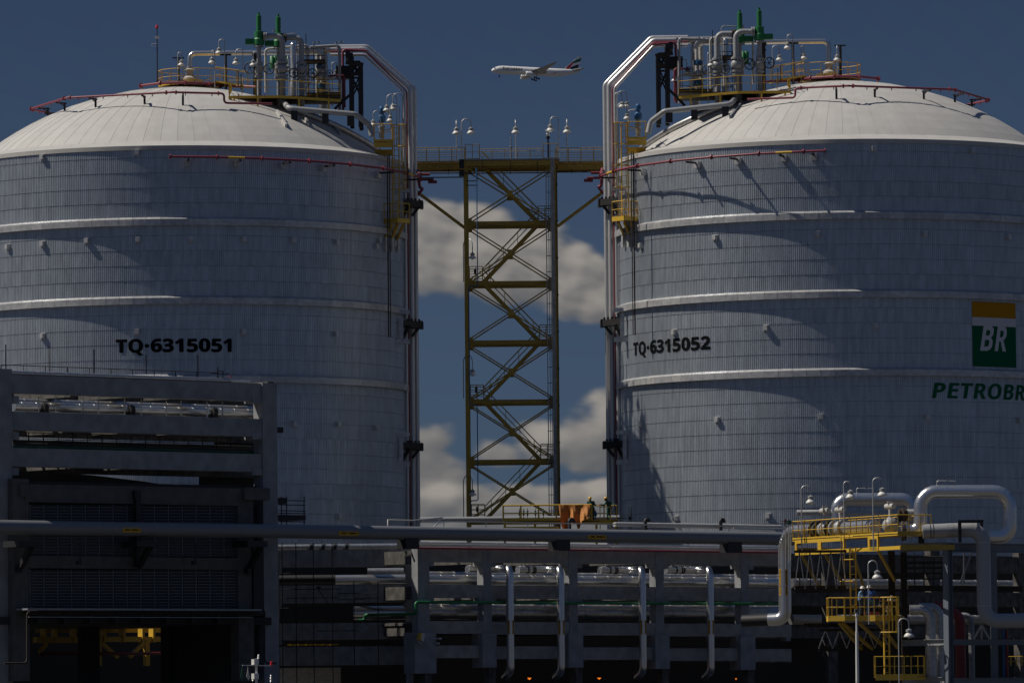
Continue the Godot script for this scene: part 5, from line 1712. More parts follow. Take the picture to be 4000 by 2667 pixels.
func louvred_building() -> void:
	planes()
	var o := 0.6
	var t := thing("louvred_building", K(R, 540, 2660, o), "dark louvred plant building under the left pipe rack", "building")
	t.position.y = BASE
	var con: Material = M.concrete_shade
	# piers, lintel, middle beam
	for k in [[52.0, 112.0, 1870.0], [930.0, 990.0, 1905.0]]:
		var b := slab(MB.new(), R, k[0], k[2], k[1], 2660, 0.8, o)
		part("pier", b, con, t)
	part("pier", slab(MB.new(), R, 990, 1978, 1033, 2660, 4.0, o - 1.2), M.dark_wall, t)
	part("lintel", slab(MB.new(), R, 96, 1899, 957, 1968, 0.7, o + 0.04), con, t)
	part("corbel", slab(MB.new(), R, 955, 1905, 1053, 1952, 1.1, o + 0.3), con, t)
	part("corbel", slab(MB.new(), R, 80, 1892, 104, 1938, 0.6, o + 0.2), con, t)
	part("middle_beam", slab(MB.new(), R, 112, 2175, 938, 2222, 0.6, o + 0.03), con, t)
	# two louvres in fifteen bays
	for k in [[1971.0, 2172.0, 17], [2225.0, 2376.0, 13]]:
		var lv := thing_part("louvre", t)
		part("louvre_back", slab(MB.new(), R, 112, k[0], 932, k[1], 0.1, o - 0.55), M.dark_wall, lv)
		var x0 := 116.0
		var step := (928.0 - x0) / 15.0
		var mull := MB.new()
		for i in 16:
			part("mullion", slab(MB.new(), R, x0 + i * step - 2.6, k[0], x0 + i * step + 2.6, k[1], 0.22, o - 0.14), M.slat, lv)
		var rows: int = k[2]
		var pitch: float = (k[1] - k[0]) / rows
		var hid := MB.new()
		for r in rows:
			var y: float = k[0] + (r + 0.5) * pitch
			for i in 15:
				var p := K(R, x0 + (i + 0.03) * step, y, o - 0.25)
				var q := K(R, x0 + (i + 0.97) * step, y, o - 0.25)
				q.y = p.y
				var b := MB.new()
				var target := b
				# the rows behind the great pipe are one piece
				if rows == 17 and r > 7 and r < 13:
					target = hid
				target.bar(p, q, 0.2, 0.018, (UP + R.b * -0.75).normalized())
				target.bar(p + R.b * 0.08 - UP * 0.07, q + R.b * 0.08 - UP * 0.07, 0.015, 0.06)
				if target == b:
					part("slat", b, M.slat, lv)
		if hid.v.size():
			part("slats_behind_pipe", hid, M.slat, lv).set_meta("kind", "stuff")
	# canopy over the open bay, its bent pipe surround
	part("canopy", slab(MB.new(), R, 106, 2377, 1022, 2384, 1.6, o + 1.2), M.grey_steel, t)
	part("canopy_beam", slab(MB.new(), R, 112, 2384, 1015, 2404, 0.3, o + 0.6), M.dark_wall, t)
	part("canopy_rail", slab(MB.new(), R, 112, 2409, 985, 2412, 0.1, o + 1.1), M.grey_steel, t)
	for i in 8:
		var x := 150.0 + i * 100.0
		part("canopy_bracket", slab(MB.new(), R, x, 2398, x + 9, 2436, 0.5, o + 0.7), M.black_steel, t)
	part("lower_beam", slab(MB.new(), R, 112, 2412, 930, 2436, 0.5, o + 0.1), M.dark_wall, t)
	part("roof_slab", slab(MB.new(), R, 60, 1888, 1000, 1902, 9.0, o - 0.1), M.dark_wall, t)  # roof and back wall, out of view, keep the inside dark
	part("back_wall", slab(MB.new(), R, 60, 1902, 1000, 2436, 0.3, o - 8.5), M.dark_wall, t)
	var sides := [[112.0, 118.0], [925.0, 932.0]]
	for s in sides:
		part("side_wall_and_screen", slab(MB.new(), R, s[0], 1902 if s[0] > 500 else 2395, s[1], 2660, 8.0 if s[0] > 500 else 27.0, o - 0.8), M.dark_wall, t)  # left one runs far back, lengthened to block sun from the bay
	for k in [[320.0, 388.0], [656.0, 735.0]]:
		part("inner_column", slab(MB.new(), R, k[0], 2430, k[1], 2670, 0.5, o - 7.6), M.dark_wall, t)
	for s in [[112.0, 104.0, -12.0], [985.0, 1032.0, 0.0]]:
		var pt := [K(R, s[0] + 3, 2386, o + 1.3), K(R, s[1] - (s[1] - s[0]) * 0.0 , 2386, o + 1.3)]
		part("surround_pipe", MB.new().tube(bend([K(R, s[0] + 40, 2386, o + 1.3), K(R, s[1], 2386, o + 1.3), K(R, s[1], 2590, o + 1.3), K(R, s[1] + (45.0 if s[1] > 500 else -90.0), 2590, o + 1.3)], 0.3, 5), 0.06, 8), M.rust_steel, t)
	# black bracket posts and struts that carry the great pipe along the wall
	var n := ["left", "middle", "right"]
	for i in 3:
		var x: float = [118.0, 540.0, 1012.0][i]
		var b := thing("pipe_bracket", K(R, x, 2140, o + 0.2), "%s black strut bracket under the great grey pipe on the louvred building" % n[i], "bracket", "pipe brackets on the louvred building")
		if i == 1:
			part("post", slab(MB.new(), R, 531, 1916, 550, 2215, 0.3, o + 0.36), M.black_steel, b)
			part("post_head", slab(MB.new(), R, 526, 1916, 531, 1946, 0.3, o + 0.36), M.black_steel, b)
		elif i == 0:
			part("post", slab(MB.new(), R, 70, 2208, 86, 2236, 0.3, o + 0.36), M.black_steel, b)
		else:
			part("post", slab(MB.new(), R, 966, 2212, 982, 2242, 0.3, o + 0.36), M.black_steel, b)
			part("leg", slab(MB.new(), R, 990, 2130, 1030, 2400, 0.4, o + 0.2), M.black_steel, b)
		var xx: float = [112.0, 575.0, 1008.0][i]
		part("seat", slab(MB.new(), R, xx - 42, 2112, xx + 36, 2136, 1.6, o + 2.0), M.black_steel, b)
		part("strut", MB.new().bar(K(R, xx + 8, 2136, o + 1.6), K(R, [78.0, 540.0, 974.0][i], 2214, o + 0.4), 0.3, 0.32), M.black_steel, b)
	for x in [311.0, 762.0]:
		var p := K(R, x, 2122, o + 1.6)
		var h := thing("pipe_hanger", p, "slim black drop rod under the great grey pipe, %s of the middle bracket" % ("left" if x < 500 else "right"), "hanger", "drop rods under the great pipe")
		part("rod", MB.new().bar(p, K(R, x, 2192, o + 1.6), 0.14, 0.14), M.black_steel, h)
		part("rod_foot", slab(MB.new(), R, x - 7, 2190, x + 7, 2204, 0.25, o + 1.7), M.black_steel, h)
	# what stands lit behind the open bay
	var yb := thing("yellow_gantry", K(R, 440, 2560, -15), "yellow braced gantry seen through the open bay of the louvred building", "gantry")
	for k in [[140.0, 2488.0, 330.0, 2510.0], [380.0, 2486.0, 670.0, 2506.0]]:
		part("girder", slab(MB.new(), R, k[0], k[1], k[2], k[3], 0.4, -15), M.yellow, yb)
	part("girder", slab(MB.new(), R, 150, 2450, 670, 2470, 0.4, -16), M.tower_yellow, yb)
	for x in [172.0, 214.0, 288.0, 405.0, 480.0, 555.0, 597.0]:
		part("stiffener", slab(MB.new(), R, x, 2455, x + 9, 2508, 0.5, -14.9), M.yellow, yb)
	for k in [[395.0, 2510.0, 458.0, 2568.0], [560.0, 2510.0, 505.0, 2566.0], [182.0, 2514.0, 150.0, 2546.0]]:
		part("brace", MB.new().bar(K(R, k[0], k[1], -15), K(R, k[2], k[3], -15), 0.22, 0.22), M.yellow, yb)
	for k in [[568.0, 584.0], [389.0, 396.0]]:
		part("leg", slab(MB.new(), R, k[0], 2500, k[1], 2600, 0.3, -14.9), M.yellow, yb)
	part("added_bay_ceiling", slab(MB.new(), R, -60, 2410, 1060, 2440, 30.0, o - 0.4), M.dark_wall, t)  # ceiling added over the gantry to keep it in shade
	part("added_bay_backdrop", slab(MB.new(), R, -120, 2400, 1120, 2720, 0.4, -27.0), M.dark_wall, t)  # dark sheet added beyond the bay to blacken the view
	piping("bay_pipe", run(R, 150, 2553, 940, -14), 0.1, 0.0, M.deep_red, "red pipe seen through the open bay of the louvred building", "pipe")
	# small utility pole in the foreground
	var pl := K(R, 1000, 2600, 16)
	var pole := thing("utility_pole", Vector3(pl.x, BASE, pl.z), "white utility pole with insulators and two hanging pennants at the bottom left", "pole")
	var hd := K(R, 1006, 2560, 16)
	part("shaft", MB.new().bar(Vector3(pl.x, BASE, pl.z), Vector3(pl.x, K(R, 1000, 2572, 16).y, pl.z), 0.14, 0.14), M.lamp_white, pole)
	for k in [[1001.0, 2585.0, 18.0, 22.0], [1001.0, 2641.0, 18.0, 22.0]]:
		part("head_box", slab(MB.new(), R, k[0] - k[2] * 0.5, k[1] - k[3] * 0.5, k[0] + k[2] * 0.5, k[1] + k[3] * 0.5, 0.28, 16.2), M.lamp_white, pole)
	for k in [[1009.0, 2573.0], [988.0, 2596.0], [988.0, 2660.0], [1058.0, 2652.0], [1058.0, 2664.0]]:
		var p := K(R, k[0], k[1], 16)
		part("insulator", MB.new().lathe(p, UP, [[0.0, 0.0], [0.09, 0.02], [0.06, 0.06], [0.09, 0.1], [0.06, 0.14], [0.07, 0.2], [0.03, 0.26], [0.0, 0.26]], 10), M.galvanised, pole)
	part("cross_arm", MB.new().bar(K(R, 945, 2598, 16), K(R, 1058, 2600, 16), 0.05, 0.05), M.lamp_white, pole)
	part("red_lamp", MB.new().lathe(K(R, 1059, 2600, 16), UP, [[0.07, 0.0], [0.09, 0.05], [0.07, 0.25], [0.0, 0.28]], 10), M.plane_red, pole)
	for k in [[944.0, M.dark_green], [967.0, M.pipe_pale]]:
		var p := K(R, k[0], 2608, 16)
		var b := MB.new().rod(p, p + UP * 0.16, 0.012, 5)
		b.prism([p, p - UP * 0.55 + R.a * -0.12, p - UP * 0.75 + R.a * 0.05, p - UP * 0.55 + R.a * 0.14], R.b * 0.02)
		part("pennant", b, k[1], pole)

# the bay between the two racks, turned a little the other way
func middle_frame() -> void:
	planes()
	var t := thing("pipe_rack", K(G, 1350, 2600), "low shaded concrete pipe rack joining the left rack to the right one", "pipe rack")
	t.position.y = BASE
	for k in [[2146.0, 2214.0], [2285.0, 2354.0], [2433.0, 2498.0], [2525.0, 2598.0]]:
		part("beam", slab(MB.new(), G, 1050, k[0], 1606, k[1], 0.8, 0.0), M.concrete, t)
	for x in [[1040.0, 1088.0], [1584.0, 1612.0]]:
		part("column", slab(MB.new(), G, x[0], 2155, x[1], 2667, 0.9, 0.12), M.concrete_grey, t)
		for y in [[2216.0, 2236.0], [2356.0, 2372.0], [2500.0, 2518.0]]:
			part("corbel", slab(MB.new(), G, x[0] - 8 if x[0] > 1500 else x[1], y[0] - 2, x[0] if x[0] > 1500 else x[1] + 12, y[1], 0.8, 0.05), M.concrete_grey, t)
	# rear row, so that it is dark between the beams
	for k in [[2152.0, 2205.0], [2288.0, 2350.0], [2436.0, 2496.0], [2520.0, 2590.0]]:
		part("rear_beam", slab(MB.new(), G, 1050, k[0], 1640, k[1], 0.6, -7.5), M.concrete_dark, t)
	for k in [2433.0]:
		part("deck_slab", slab(MB.new(), G, 1060, k + 6, 1620, k + 22, 7.4, -0.5), M.concrete_dark, t)
	part("added_dark_backdrop", slab(MB.new(), G, 1040, 2200, 1660, 2700, 0.3, -11.0), M.dark_wall, t)  # dark sheet added behind the beams in place of the shade there
	# lines lying in it
	var d1 := run(G, 1310, 2264, 1600, -1.6)
	piping("dark_line", run(G, 1090, 2264, 1308, -1.6), 0.3, 0.0, M.black_steel, "shaded left stretch of the jacketed line, painted black, in the middle rack", "pipe")  # unlit stretch of the same line, its shade painted as black
	piping("insulated_line", d1, 0.31, 0.0, M.silver, "bright jacketed line between the upper beams of the middle rack", "pipe", "jacketed lines of the middle rack", true)
	piping("insulated_line", run(G, 1435, 2234, 1600, -4.0), 0.26, 0.0, M.silver_dull, "rear jacketed line high between the upper beams of the middle rack", "pipe", "jacketed lines of the middle rack", true)
	piping("insulated_line", run(G, 1380, 2394, 1604, -1.8), 0.45, 0.0, M.silver, "fat jacketed line between the lower beams of the middle rack", "pipe", "jacketed lines of the middle rack", true)
	# bright line beyond, above the top beam
	piping("top_line", run(G, 1085, 2137, 1600, -3.0), 0.18, 0.0, M.silver_dull, "bright jacketed line lying on top of the middle rack", "pipe", "", true)
	for i in 4:
		var p := K(G, 1210 + i * 46, 2134, -3.0)
		solo("pipe_clamp", MB.new().tube([p, p + G.a * 0.22], 0.22, 16).box(p - UP * 0.3, Vector3(0.3, 0.3, 0.3), G.q), M.black_steel, "%s black clamp along the bright line on the middle rack" % ["first", "second", "third", "fourth"][i], "clamp", "clamps on the middle rack")
	# tube scaffold before the bay
	var sc := thing("scaffold", K(G, 1250, 2560, 1.4), "dark tube scaffold standing before the middle rack", "scaffold")
	for x in [1104.0, 1158.0, 1226.0, 1300.0, 1384.0, 1478.0]:
		for off in [1.0, 2.2]:
			var p := K(G, x, 2600, off)
			var q := K(G, x, 2120.0 if x < 1310 else 2270.0, off)
			part("standard", MB.new().rod(Vector3(p.x, BASE, p.z), Vector3(p.x, q.y, p.z), 0.035, 6), M.black_steel, sc)
	for k in [[1090.0, 1300.0, 2240.0], [1090.0, 1330.0, 2302.0], [1095.0, 1320.0, 2336.0], [1320.0, 1468.0, 2318.0], [1320.0, 1425.0, 2342.0], [1380.0, 1480.0, 2336.0], [1090.0, 1310.0, 2376.0], [1235.0, 1420.0, 2464.0], [1235.0, 1340.0, 2510.0]]:
		var q := run(G, k[0], k[2], k[1], 1.05)
		part("ledger", MB.new().rod(q[0], q[1], 0.03, 6), M.black_steel, sc)
	part("brace", MB.new().rod(K(G, 1236, 2292, 1.1), K(G, 1300, 2384, 1.1), 0.03, 6), M.black_steel, sc)
	part("board", slab(MB.new(), G, 1235, 2290, 1250, 2300, 1.2, 2.2), M.black_steel, sc)
	var hs := thing("hung_scaffold", K(R, 1140, 2030, -3), "small dark scaffold stage hung on the right column of the left rack", "scaffold")
	for x in [1098.0, 1119.0, 1187.0]:
		part("standard", MB.new().rod(K(R, x, 2070, -3), K(R, x, 1938, -3), 0.04, 6), M.black_steel, hs)
	for y in [1950.0, 1967.0, 1990.0, 2000.0, 2032.0]:
		var q := run(R, 1088, y + 4, 1192, -2.9)
		part("ledger", MB.new().rod(q[0], q[1], 0.035, 6), M.black_steel, hs)
	part("stage", slab(MB.new(), R, 1088, 2011, 1194, 2031, 1.6, -2.6), M.black_steel, hs)
	part("stage_box", slab(MB.new(), R, 1088, 1944, 1118, 1968, 0.6, -2.6), M.black_steel, hs)
	# green line hopping from this rack to the next
	var gp := [K(G, 1400, 2422, 1.2), K(G, 1424, 2422, 1.2), K(G, 1424, 2402, 1.2), K(R, 1624, 2398, 0.5), K(R, 1624, 2352, 0.5), K(R, 1700, 2352, 0.5)]
	gp[3].y = gp[2].y
	gp[4] = plumb(gp[3], gp[4])
	gp[5].y = gp[4].y
	var e := K(R, 3060, 2366, 0.5)
	e.y = gp[4].y
	gp[5] = e
	var gm := piping("green_line", gp, 0.1, 0.18, M.green_paint, "bright green pipe stepping up the first column and along the right rack", "pipe")
	# block building seen low down, and yellow work behind
	solo("low_wall", slab(MB.new(), G, 1088, 2608, 1330, 2670, 0.4, -9), M.pipe_pale, "low beige wall under the middle rack at the bottom of the picture", "wall")
	var yb := thing("yellow_barrier", K(G, 1250, 2530, -10), "yellow barrier glimpsed beneath the middle rack's beams", "barrier")
	part("rail", slab(MB.new(), G, 1120, 2516, 1320, 2520, 0.1, -10), M.yellow, yb)
	for i in 6:
		part("post", slab(MB.new(), G, 1130 + i * 32, 2514, 1136 + i * 32, 2524, 0.1, -9.95), M.yellow, yb)

# ---------------------------------------------------------------- right rack and what it carries
func right_rack() -> void:
	planes()
	var t := thing("pipe_rack", K(R, 2260, 2660), "long five-column concrete pipe rack in the middle of the picture", "pipe rack")
	t.position.y = BASE
	var cols := [[1632.0, 1677.0, 2143.0, 2470.0, 1620.0, 1704.0, 2630.0], [1888.0, 1920.0, 2146.0, 2474.0, 1885.0, 1940.0, 2607.0], [2224.0, 2257.0, 2149.0, 2474.0, 2222.0, 2279.0, 2607.0], [2562.0, 2594.0, 2153.0, 2480.0, 2561.0, 2617.0, 2612.0], [2895.0, 2927.0, 2158.0, 2485.0, 2895.0, 2952.0, 2616.0]]
	for off in [0.0, -8.0]:
		for k in cols:
			var d := 0.0 if off == 0.0 else 14.0
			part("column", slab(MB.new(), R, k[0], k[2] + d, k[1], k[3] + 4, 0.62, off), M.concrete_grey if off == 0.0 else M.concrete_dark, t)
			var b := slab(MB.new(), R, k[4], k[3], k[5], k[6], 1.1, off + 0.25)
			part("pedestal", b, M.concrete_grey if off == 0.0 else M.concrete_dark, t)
			var f := K(R, (k[4] + k[5]) * 0.5, k[6], off - 0.2)
			part("stanchion", MB.new().box(Vector3(f.x, (f.y + BASE) * 0.5, f.z), Vector3(0.6, f.y - BASE, 0.6), R.q), M.concrete_dark, t)
		for k in [[2150.0, 2201.0], [2289.0, 2340.0], [2431.0, 2480.0], [2526.0, 2575.0]]:
			var d := 0.0 if off == 0.0 else 6.0
			for i in 5:
				var x0: float = cols[i][1] if k[0] < 2480 else cols[i][5]
				var x1: float = (cols[i + 1][0] if k[0] < 2480 else cols[i + 1][4]) if i < 4 else 3090.0
				var rise := ((x0 + x1) * 0.5 - 2260.0) * 0.011
				part("beam", slab(MB.new(), R, x0 - 3, k[0] + d + rise, x1 + 3, k[1] + d + rise, 0.55, off - 0.03), M.concrete if off == 0.0 else M.concrete_dark, t)
				if off == 0.0 and k[0] < 2480:
					for x in [[x0, x0 + 18.0], [x1 - 18.0, x1]]:
						part("corbel", slab(MB.new(), R, x[0], k[1] + rise - 1, x[1], k[1] + rise + 15, 0.6, -0.05), M.concrete_grey, t)
	for k in [[2152.0, 2200.0], [2292.0, 2338.0], [2434.0, 2478.0]]:
		for c in cols:
			var x: float = (c[0] + c[1]) * 0.5
			var p := K(R, x, (k[0] + k[1]) * 0.5, -0.6)
			part("cross_beam", MB.new().bar(p, p - R.b * 6.9, 0.45, 0.85), M.concrete_dark, t)
	for y in [2433.0]:
		part("deck_slab", slab(MB.new(), R, 1640, y, 3080, y + 10, 7.4, -0.6), M.concrete_dark, t)
	part("added_dark_backdrop", slab(MB.new(), R, 1620, 2196, 3120, 2700, 0.3, -13.0), M.dark_wall, t)  # added dark sheet so the gaps between pipes read as shade
	# flood lamp on the first pedestal, plates on the others
	var fl := thing("flood_lamp", K(R, 1640, 2500, 0.5), "small yellow-black flood lamp on the first pedestal of the right rack", "lamp")
	part("lamp_body", MB.new().box(K(R, 1638, 2486, 0.7), Vector3(0.16, 0.45, 0.3), R.q.rotated(R.b, -0.25)), M.yellow, fl)
	part("lamp_frame", MB.new().box(K(R, 1646, 2488, 0.6), Vector3(0.3, 0.5, 0.25), R.q.rotated(R.b, -0.25)).bar(K(R, 1630, 2504, 0.6), K(R, 1640, 2512, 0.4), 0.1, 0.1), M.galvanised, fl)
	var nz := thing("conduit_group", K(R, 1700, 2500, 0.4), "thin galvanised conduits with end caps beside the first pedestal", "conduit")
	for k in [[1680.0, 2494.0, 1722.0], [1700.0, 2513.0, 1715.0]]:
		var q := run(R, k[0], k[1], k[2], 0.4)
		part("conduit", MB.new().rod(q[0], q[1], 0.035, 6).rod(q[1] - R.a * 0.2, q[1], 0.08, 8), M.galvanised, nz)
	# sodium lamps burning under the rack
	for k in [[2068.0, 2646.0, "left"], [2341.0, 2646.0, "right"], [2876.0, 2648.0, "dim rightmost"]]:
		var p := K(R, k[0], k[1], -4.0)
		var lm := thing("bay_lamp", p, "%s glowing orange bay lamp hanging under the right rack" % k[2], "lamp", "glowing lamps under the right rack")
		var big := 1.0 if k[2] != "dim rightmost" else 0.45
		part("lamp_shade", MB.new().lathe(p, UP, [[0.2 * big, 0.0], [0.17 * big, 0.1], [0.08 * big, 0.2], [0.0, 0.22]], 16), M.rust_steel, lm)
		part("bulb", MB.new().lathe(p - UP * 0.06, UP, [[0.0, -0.06], [0.12 * big, 0.0], [0.12 * big, 0.06], [0.0, 0.08]], 12, false), M.lamp_lit, lm)
		part("lamp_rod", MB.new().rod(p + UP * 0.2, p + UP * 2.2, 0.02, 5), M.black_steel, lm)
		var li := OmniLight3D.new()
		li.name = "bulb_light"
		li.light_color = Color(1.0, 0.6, 0.2)
		li.light_energy = 0.12 * big
		li.light_size = 0.1
		li.omni_range = 30.0
		li.omni_attenuation = 2.0
		li.shadow_enabled = true
		li.position = p - UP * 0.2 - lm.position
		lm.add_child(li)

func sticker(b: MB, p: Vector3, q: Vector3, r: float, arc: float, face: Vector3) -> MB:
	# curved label on a pipe from p to q, on the side towards face
	var d := (q - p).normalized()
	var f := (face - d * face.dot(d)).normalized()
	var s := d.cross(f)
	for i in 6:
		var a0 := -arc + 2.0 * arc * i / 6.0
		var a1 := -arc + 2.0 * arc * (i + 1) / 6.0
		var e0 := (f * cos(a0) + s * sin(a0)) * r
		var e1 := (f * cos(a1) + s * sin(a1)) * r
		b.quad(p + e0, q + e0, q + e1, p + e1)
	return b

# yellow label with black writing and arrow, on a level or plumb pipe
func pipe_label(p: Vector3, q: Vector3, r: float, label: String) -> void:
	var t := thing("pipe_label", p.lerp(q, 0.5), label, "label", "yellow pipe labels")
	var d := (q - p).normalized()
	var f := (-p - d * (-p).dot(d)).normalized()
	var s := d.cross(f)
	var arc := 0.16 / r
	part("sticker", sticker(MB.new(), p, q, r + 0.006, arc, f), M.sticker, t)
	var l := p.distance_to(q)
	# the writing is too small to read: a row of dark strokes
	var st := MB.new()
	for i in 9:
		if i == 4:
			continue
		var m := p + d * l * (0.12 + 0.07 * i) + f * (r + 0.012)
		var h := 0.06 if i % 3 else 0.045
		st.quad(m - s * h, m + d * l * 0.045 - s * h, m + d * l * 0.045 + s * h, m + s * h)
	part("label_strokes", st, M.letter_black, t)
	var ar := MB.new()
	var e := p + d * l * 0.87 + f * (r + 0.012)
	ar.quad(e - d * 0.2 - s * 0.02, e + d * 0.12 - s * 0.02, e + d * 0.12 + s * 0.02, e - d * 0.2 + s * 0.02)
	ar.tri3(e - d * 0.3, e - d * 0.18 - s * 0.06, e - d * 0.18 + s * 0.06, f, f, f)
	part("label_arrow", ar, M.letter_black, t)

func rack_pipes() -> void:
	planes()
	# the great grey pipe across the whole picture
	var g0 := K(R, -40, 2071 + 17, 2.2)
	var g1 := K(R, 3125, 2100, 2.2)
	g0.y = 10.86
	g1.y = 10.86
	# its height where it passes the louvred building
	var gp := thing("great_pipe", g0.lerp(g1, 0.5), "great grey pipe running level across the foreground racks", "pipe")
	var b := MB.new()
	b.tube([g0, g1], 0.44, 28)
	for x in [70.0, 1620.0, 2030.0, 2390.0, 2755.0]:
		var p := K(R, x, 2090, 2.2)
		var c := g0 + (g1 - g0).normalized() * (p - g0).dot((g1 - g0).normalized())
		b.tube([c, c + R.a * 0.03], 0.445, 28)
	part("pipe", b, M.great_grey, gp)
	for k in [[1585.0, 1637.0], [2176.0, 2228.0], [2847.0, 2900.0]]:
		part("saddle", slab(MB.new(), R, k[0], 2103 + (k[0] - 1585) * 0.009, k[1], 2143 + (k[0] - 1585) * 0.012, 0.9, 2.55), M.black_steel, gp)
	for k in [[461.0, 533.0, "over the louvred building"], [1306.0, 1385.0, "at its sunlit bend"], [2280.0, 2352.0, "in the middle of the right rack"]]:
		var ax := (g1 - g0).normalized()
		var p := g0 + ax * (K(R, k[0], 2090, 2.2) - g0).dot(ax)
		var q := g0 + ax * (K(R, k[1], 2090, 2.2) - g0).dot(ax)
		pipe_label(p - UP * 0.05, q - UP * 0.05, 0.44, "yellow arrow label on the great grey pipe " + k[2])
	# lines on top of the right rack
	for k in [[2126.0, -1.0, "front", 0.085, "silver"], [2134.0, -2.4, "middle", 0.1, "silver_dull"], [2128.0, -4.0, "rear", 0.12, "silver"]]:
		piping("top_line", run(R, 1560, k[0] - 6, 3060, k[1]), k[3], 0.0, M[k[4]], "%s slim silver line lying on top of the right rack" % k[2], "pipe", "slim silver lines of the right rack", true)
	piping("red_line", run(R, 1560, 2139, 3055, 0.25), 0.075, 0.0, M.fire_red, "thin red fire-water pipe along the top edge of the right rack", "fire pipe")
	# thick jacketed lines in the two upper storeys
	piping("insulated_line", run(R, 1640, 2264, 3060, -1.7), 0.35, 0.0, M.silver, "bright jacketed line in the upper storey of the right rack", "pipe", "jacketed lines of the right rack", true)
	piping("insulated_line", run(R, 1640, 2252, 3060, -4.2), 0.35, 0.0, M.silver_dull, "rear jacketed line in the upper storey of the right rack", "pipe", "jacketed lines of the right rack", true)
	piping("insulated_line", run(R, 1640, 2391, 3060, -1.9), 0.47, 0.0, M.silver_dull, "fat jacketed line in the lower storey of the right rack", "pipe", "jacketed lines of the right rack", true)
	piping("insulated_line", run(R, 1640, 2380, 3060, -4.6), 0.4, 0.0, M.silver_dull, "rear jacketed line in the lower storey of the right rack", "pipe", "jacketed lines of the right rack", true)
	# four swan-necked drops
	var drops := [[1826.0, 1993.0, 2225.0, "first"], [2022.0, 2191.0, 2228.0, "second"], [2343.0, 2511.0, 2230.0, "third"], [2600.0, 2776.0, 2230.0, "fourth"]]
	for k in drops:
		var e := K(R, k[1], 2450, 0.9)
		var top := K(R, k[1], k[2] - 6, 0.9)
		top.x = e.x
		top.z = e.z
		var h := top.y
		var s1 := K(R, k[1] - 58, k[2], -1.4)
		s1.y = h
		var s0 := K(R, k[0], k[2], -1.4)
		s0.y = h
		var low := K(R, k[1], 2620, 0.9)
		var t := thing("drop_pipe", Vector3(e.x, low.y, e.z), "%s silver drop pipe from the left, bending over the right rack's front" % k[3], "pipe", "silver drop pipes of the right rack")
		var path := bend([s0, s1 + R.a * 0.3, top, Vector3(e.x, low.y, e.z), Vector3(e.x, low.y - 0.4, e.z) - R.b * 0.9 + R.a * 0.25], 0.52, 7)
		part("pipe", jacket(MB.new(), path, 0.255, 0.9, 18), M.silver, t)
		for x in [0.22, 0.36, 0.41]:
			var c := s0.lerp(s1, x * 1.3)
			part("strap", MB.new().tube([c, c + R.a * 0.13], 0.268, 18), M.black_steel, t)
		part("valve_stub", MB.new().rod(s0 + R.a * 0.55, s0 + R.a * 0.55 + UP * 0.55, 0.06, 8).rod(s0 + R.a * 0.35 + UP * 0.5, s0 + R.a * 0.9 + UP * 0.5, 0.09, 8).ball(s0 + R.a * 0.55 + UP * 0.5, 0.12), M.galvanised, t)
		for sd in [-1.0, 1.0]:
			var off: Vector3 = R.a * 0.12 * sd
			var y0: float = K(R, k[1], 2478, 0.9).y
			var y1: float = K(R, k[1], 2422, 0.9).y
			var st := MB.new()
			var f := (-e * Vector3(1, 0, 1)).normalized()
			f = (f + R.a * 0.75 * sd).normalized()
			sticker(st, Vector3(e.x, y0, e.z), Vector3(e.x, y1, e.z), 0.262, 0.28, f)
			part("label_strip", st, M.sticker, t)
			var mk := MB.new()
			for i in 8:
				var yy := lerpf(y0, y1, 0.1 + 0.1 * i)
				sticker(mk, Vector3(e.x, yy, e.z), Vector3(e.x, yy + (y1 - y0) * (0.06 if i < 7 else 0.14), e.z), 0.266, 0.12, f)
			part("label_strokes", mk, M.letter_black, t)
	# lines low behind the deck of the workers
	piping("deck_line", run(R, 2400, 2048, 3050, -5.0), 0.16, 0.0, M.pipe_pale, "pale pipe running level behind the great pipe before the right tank", "pipe", "", true)
	piping("deck_line_low", run(R, 2865, 2063, 3060, -4.0), 0.06, 0.0, M.galvanised, "thin pipe with a yellow tag before the right tank", "pipe")
	var T := plane(Vector3(0, 0, -437), Vector3.RIGHT)
	piping("grey_line", run(T, 1640, 2030, 2420, 0.0), 0.2, 0.0, M.pipe_grey, "grey pipe running level behind the work deck between the tanks", "pipe")
	var hb := thing("rack_handrail", K(R, 2200, 2060, 0.0), "long thin grey handrail above the great pipe on the right rack", "handrail")
	var ha := K(R, 1650, 2035, 0.6)
	var hc := K(R, 3075, 2050, 0.6)
	hc.y = ha.y
	part("rail", MB.new().rod(ha, hc, 0.04, 6), M.galvanised, hb)
	for i in 9:
		var p := ha.lerp(hc, (i + 0.5) / 9.0)
		part("post", MB.new().bar(p, p - UP * 1.2, 0.05, 0.05), M.galvanised, hb)
	var pf := thing("barrier_frame", K(R, 1620, 2062, 0.4), "thin pale bent pipe frame rising above the great pipe", "frame")
	part("frame_pipe", MB.new().tube([K(R, 1515, 2070, 0.4), K(R, 1515, 2031, 0.4), K(R, 1612, 2033, 0.4)], 0.045, 8), M.pipe_pale, pf)
	part("raking_pipe", MB.new().tube([K(R, 1612, 2033, 0.4), K(R, 1726, 2022, 0.4), K(R, 1690, 2064, 0.4)], 0.045, 8), M.pipe_pale, pf)
	for k in [[2225.0, "first"], [2522.0, "second"], [2816.0, "third"]]:
		var p := K(R, k[0], 2072, -4.6)
		solo("goose_support", MB.new().tube(bend([p, p + UP * 0.75, p + UP * 0.75 + R.a * 0.3, p + UP * 0.55 + R.a * 0.3], 0.14, 4), 0.13, 10), M.black_steel, "%s black bent support of the pale pipe before the right tank" % k[1], "support", "black bent supports")

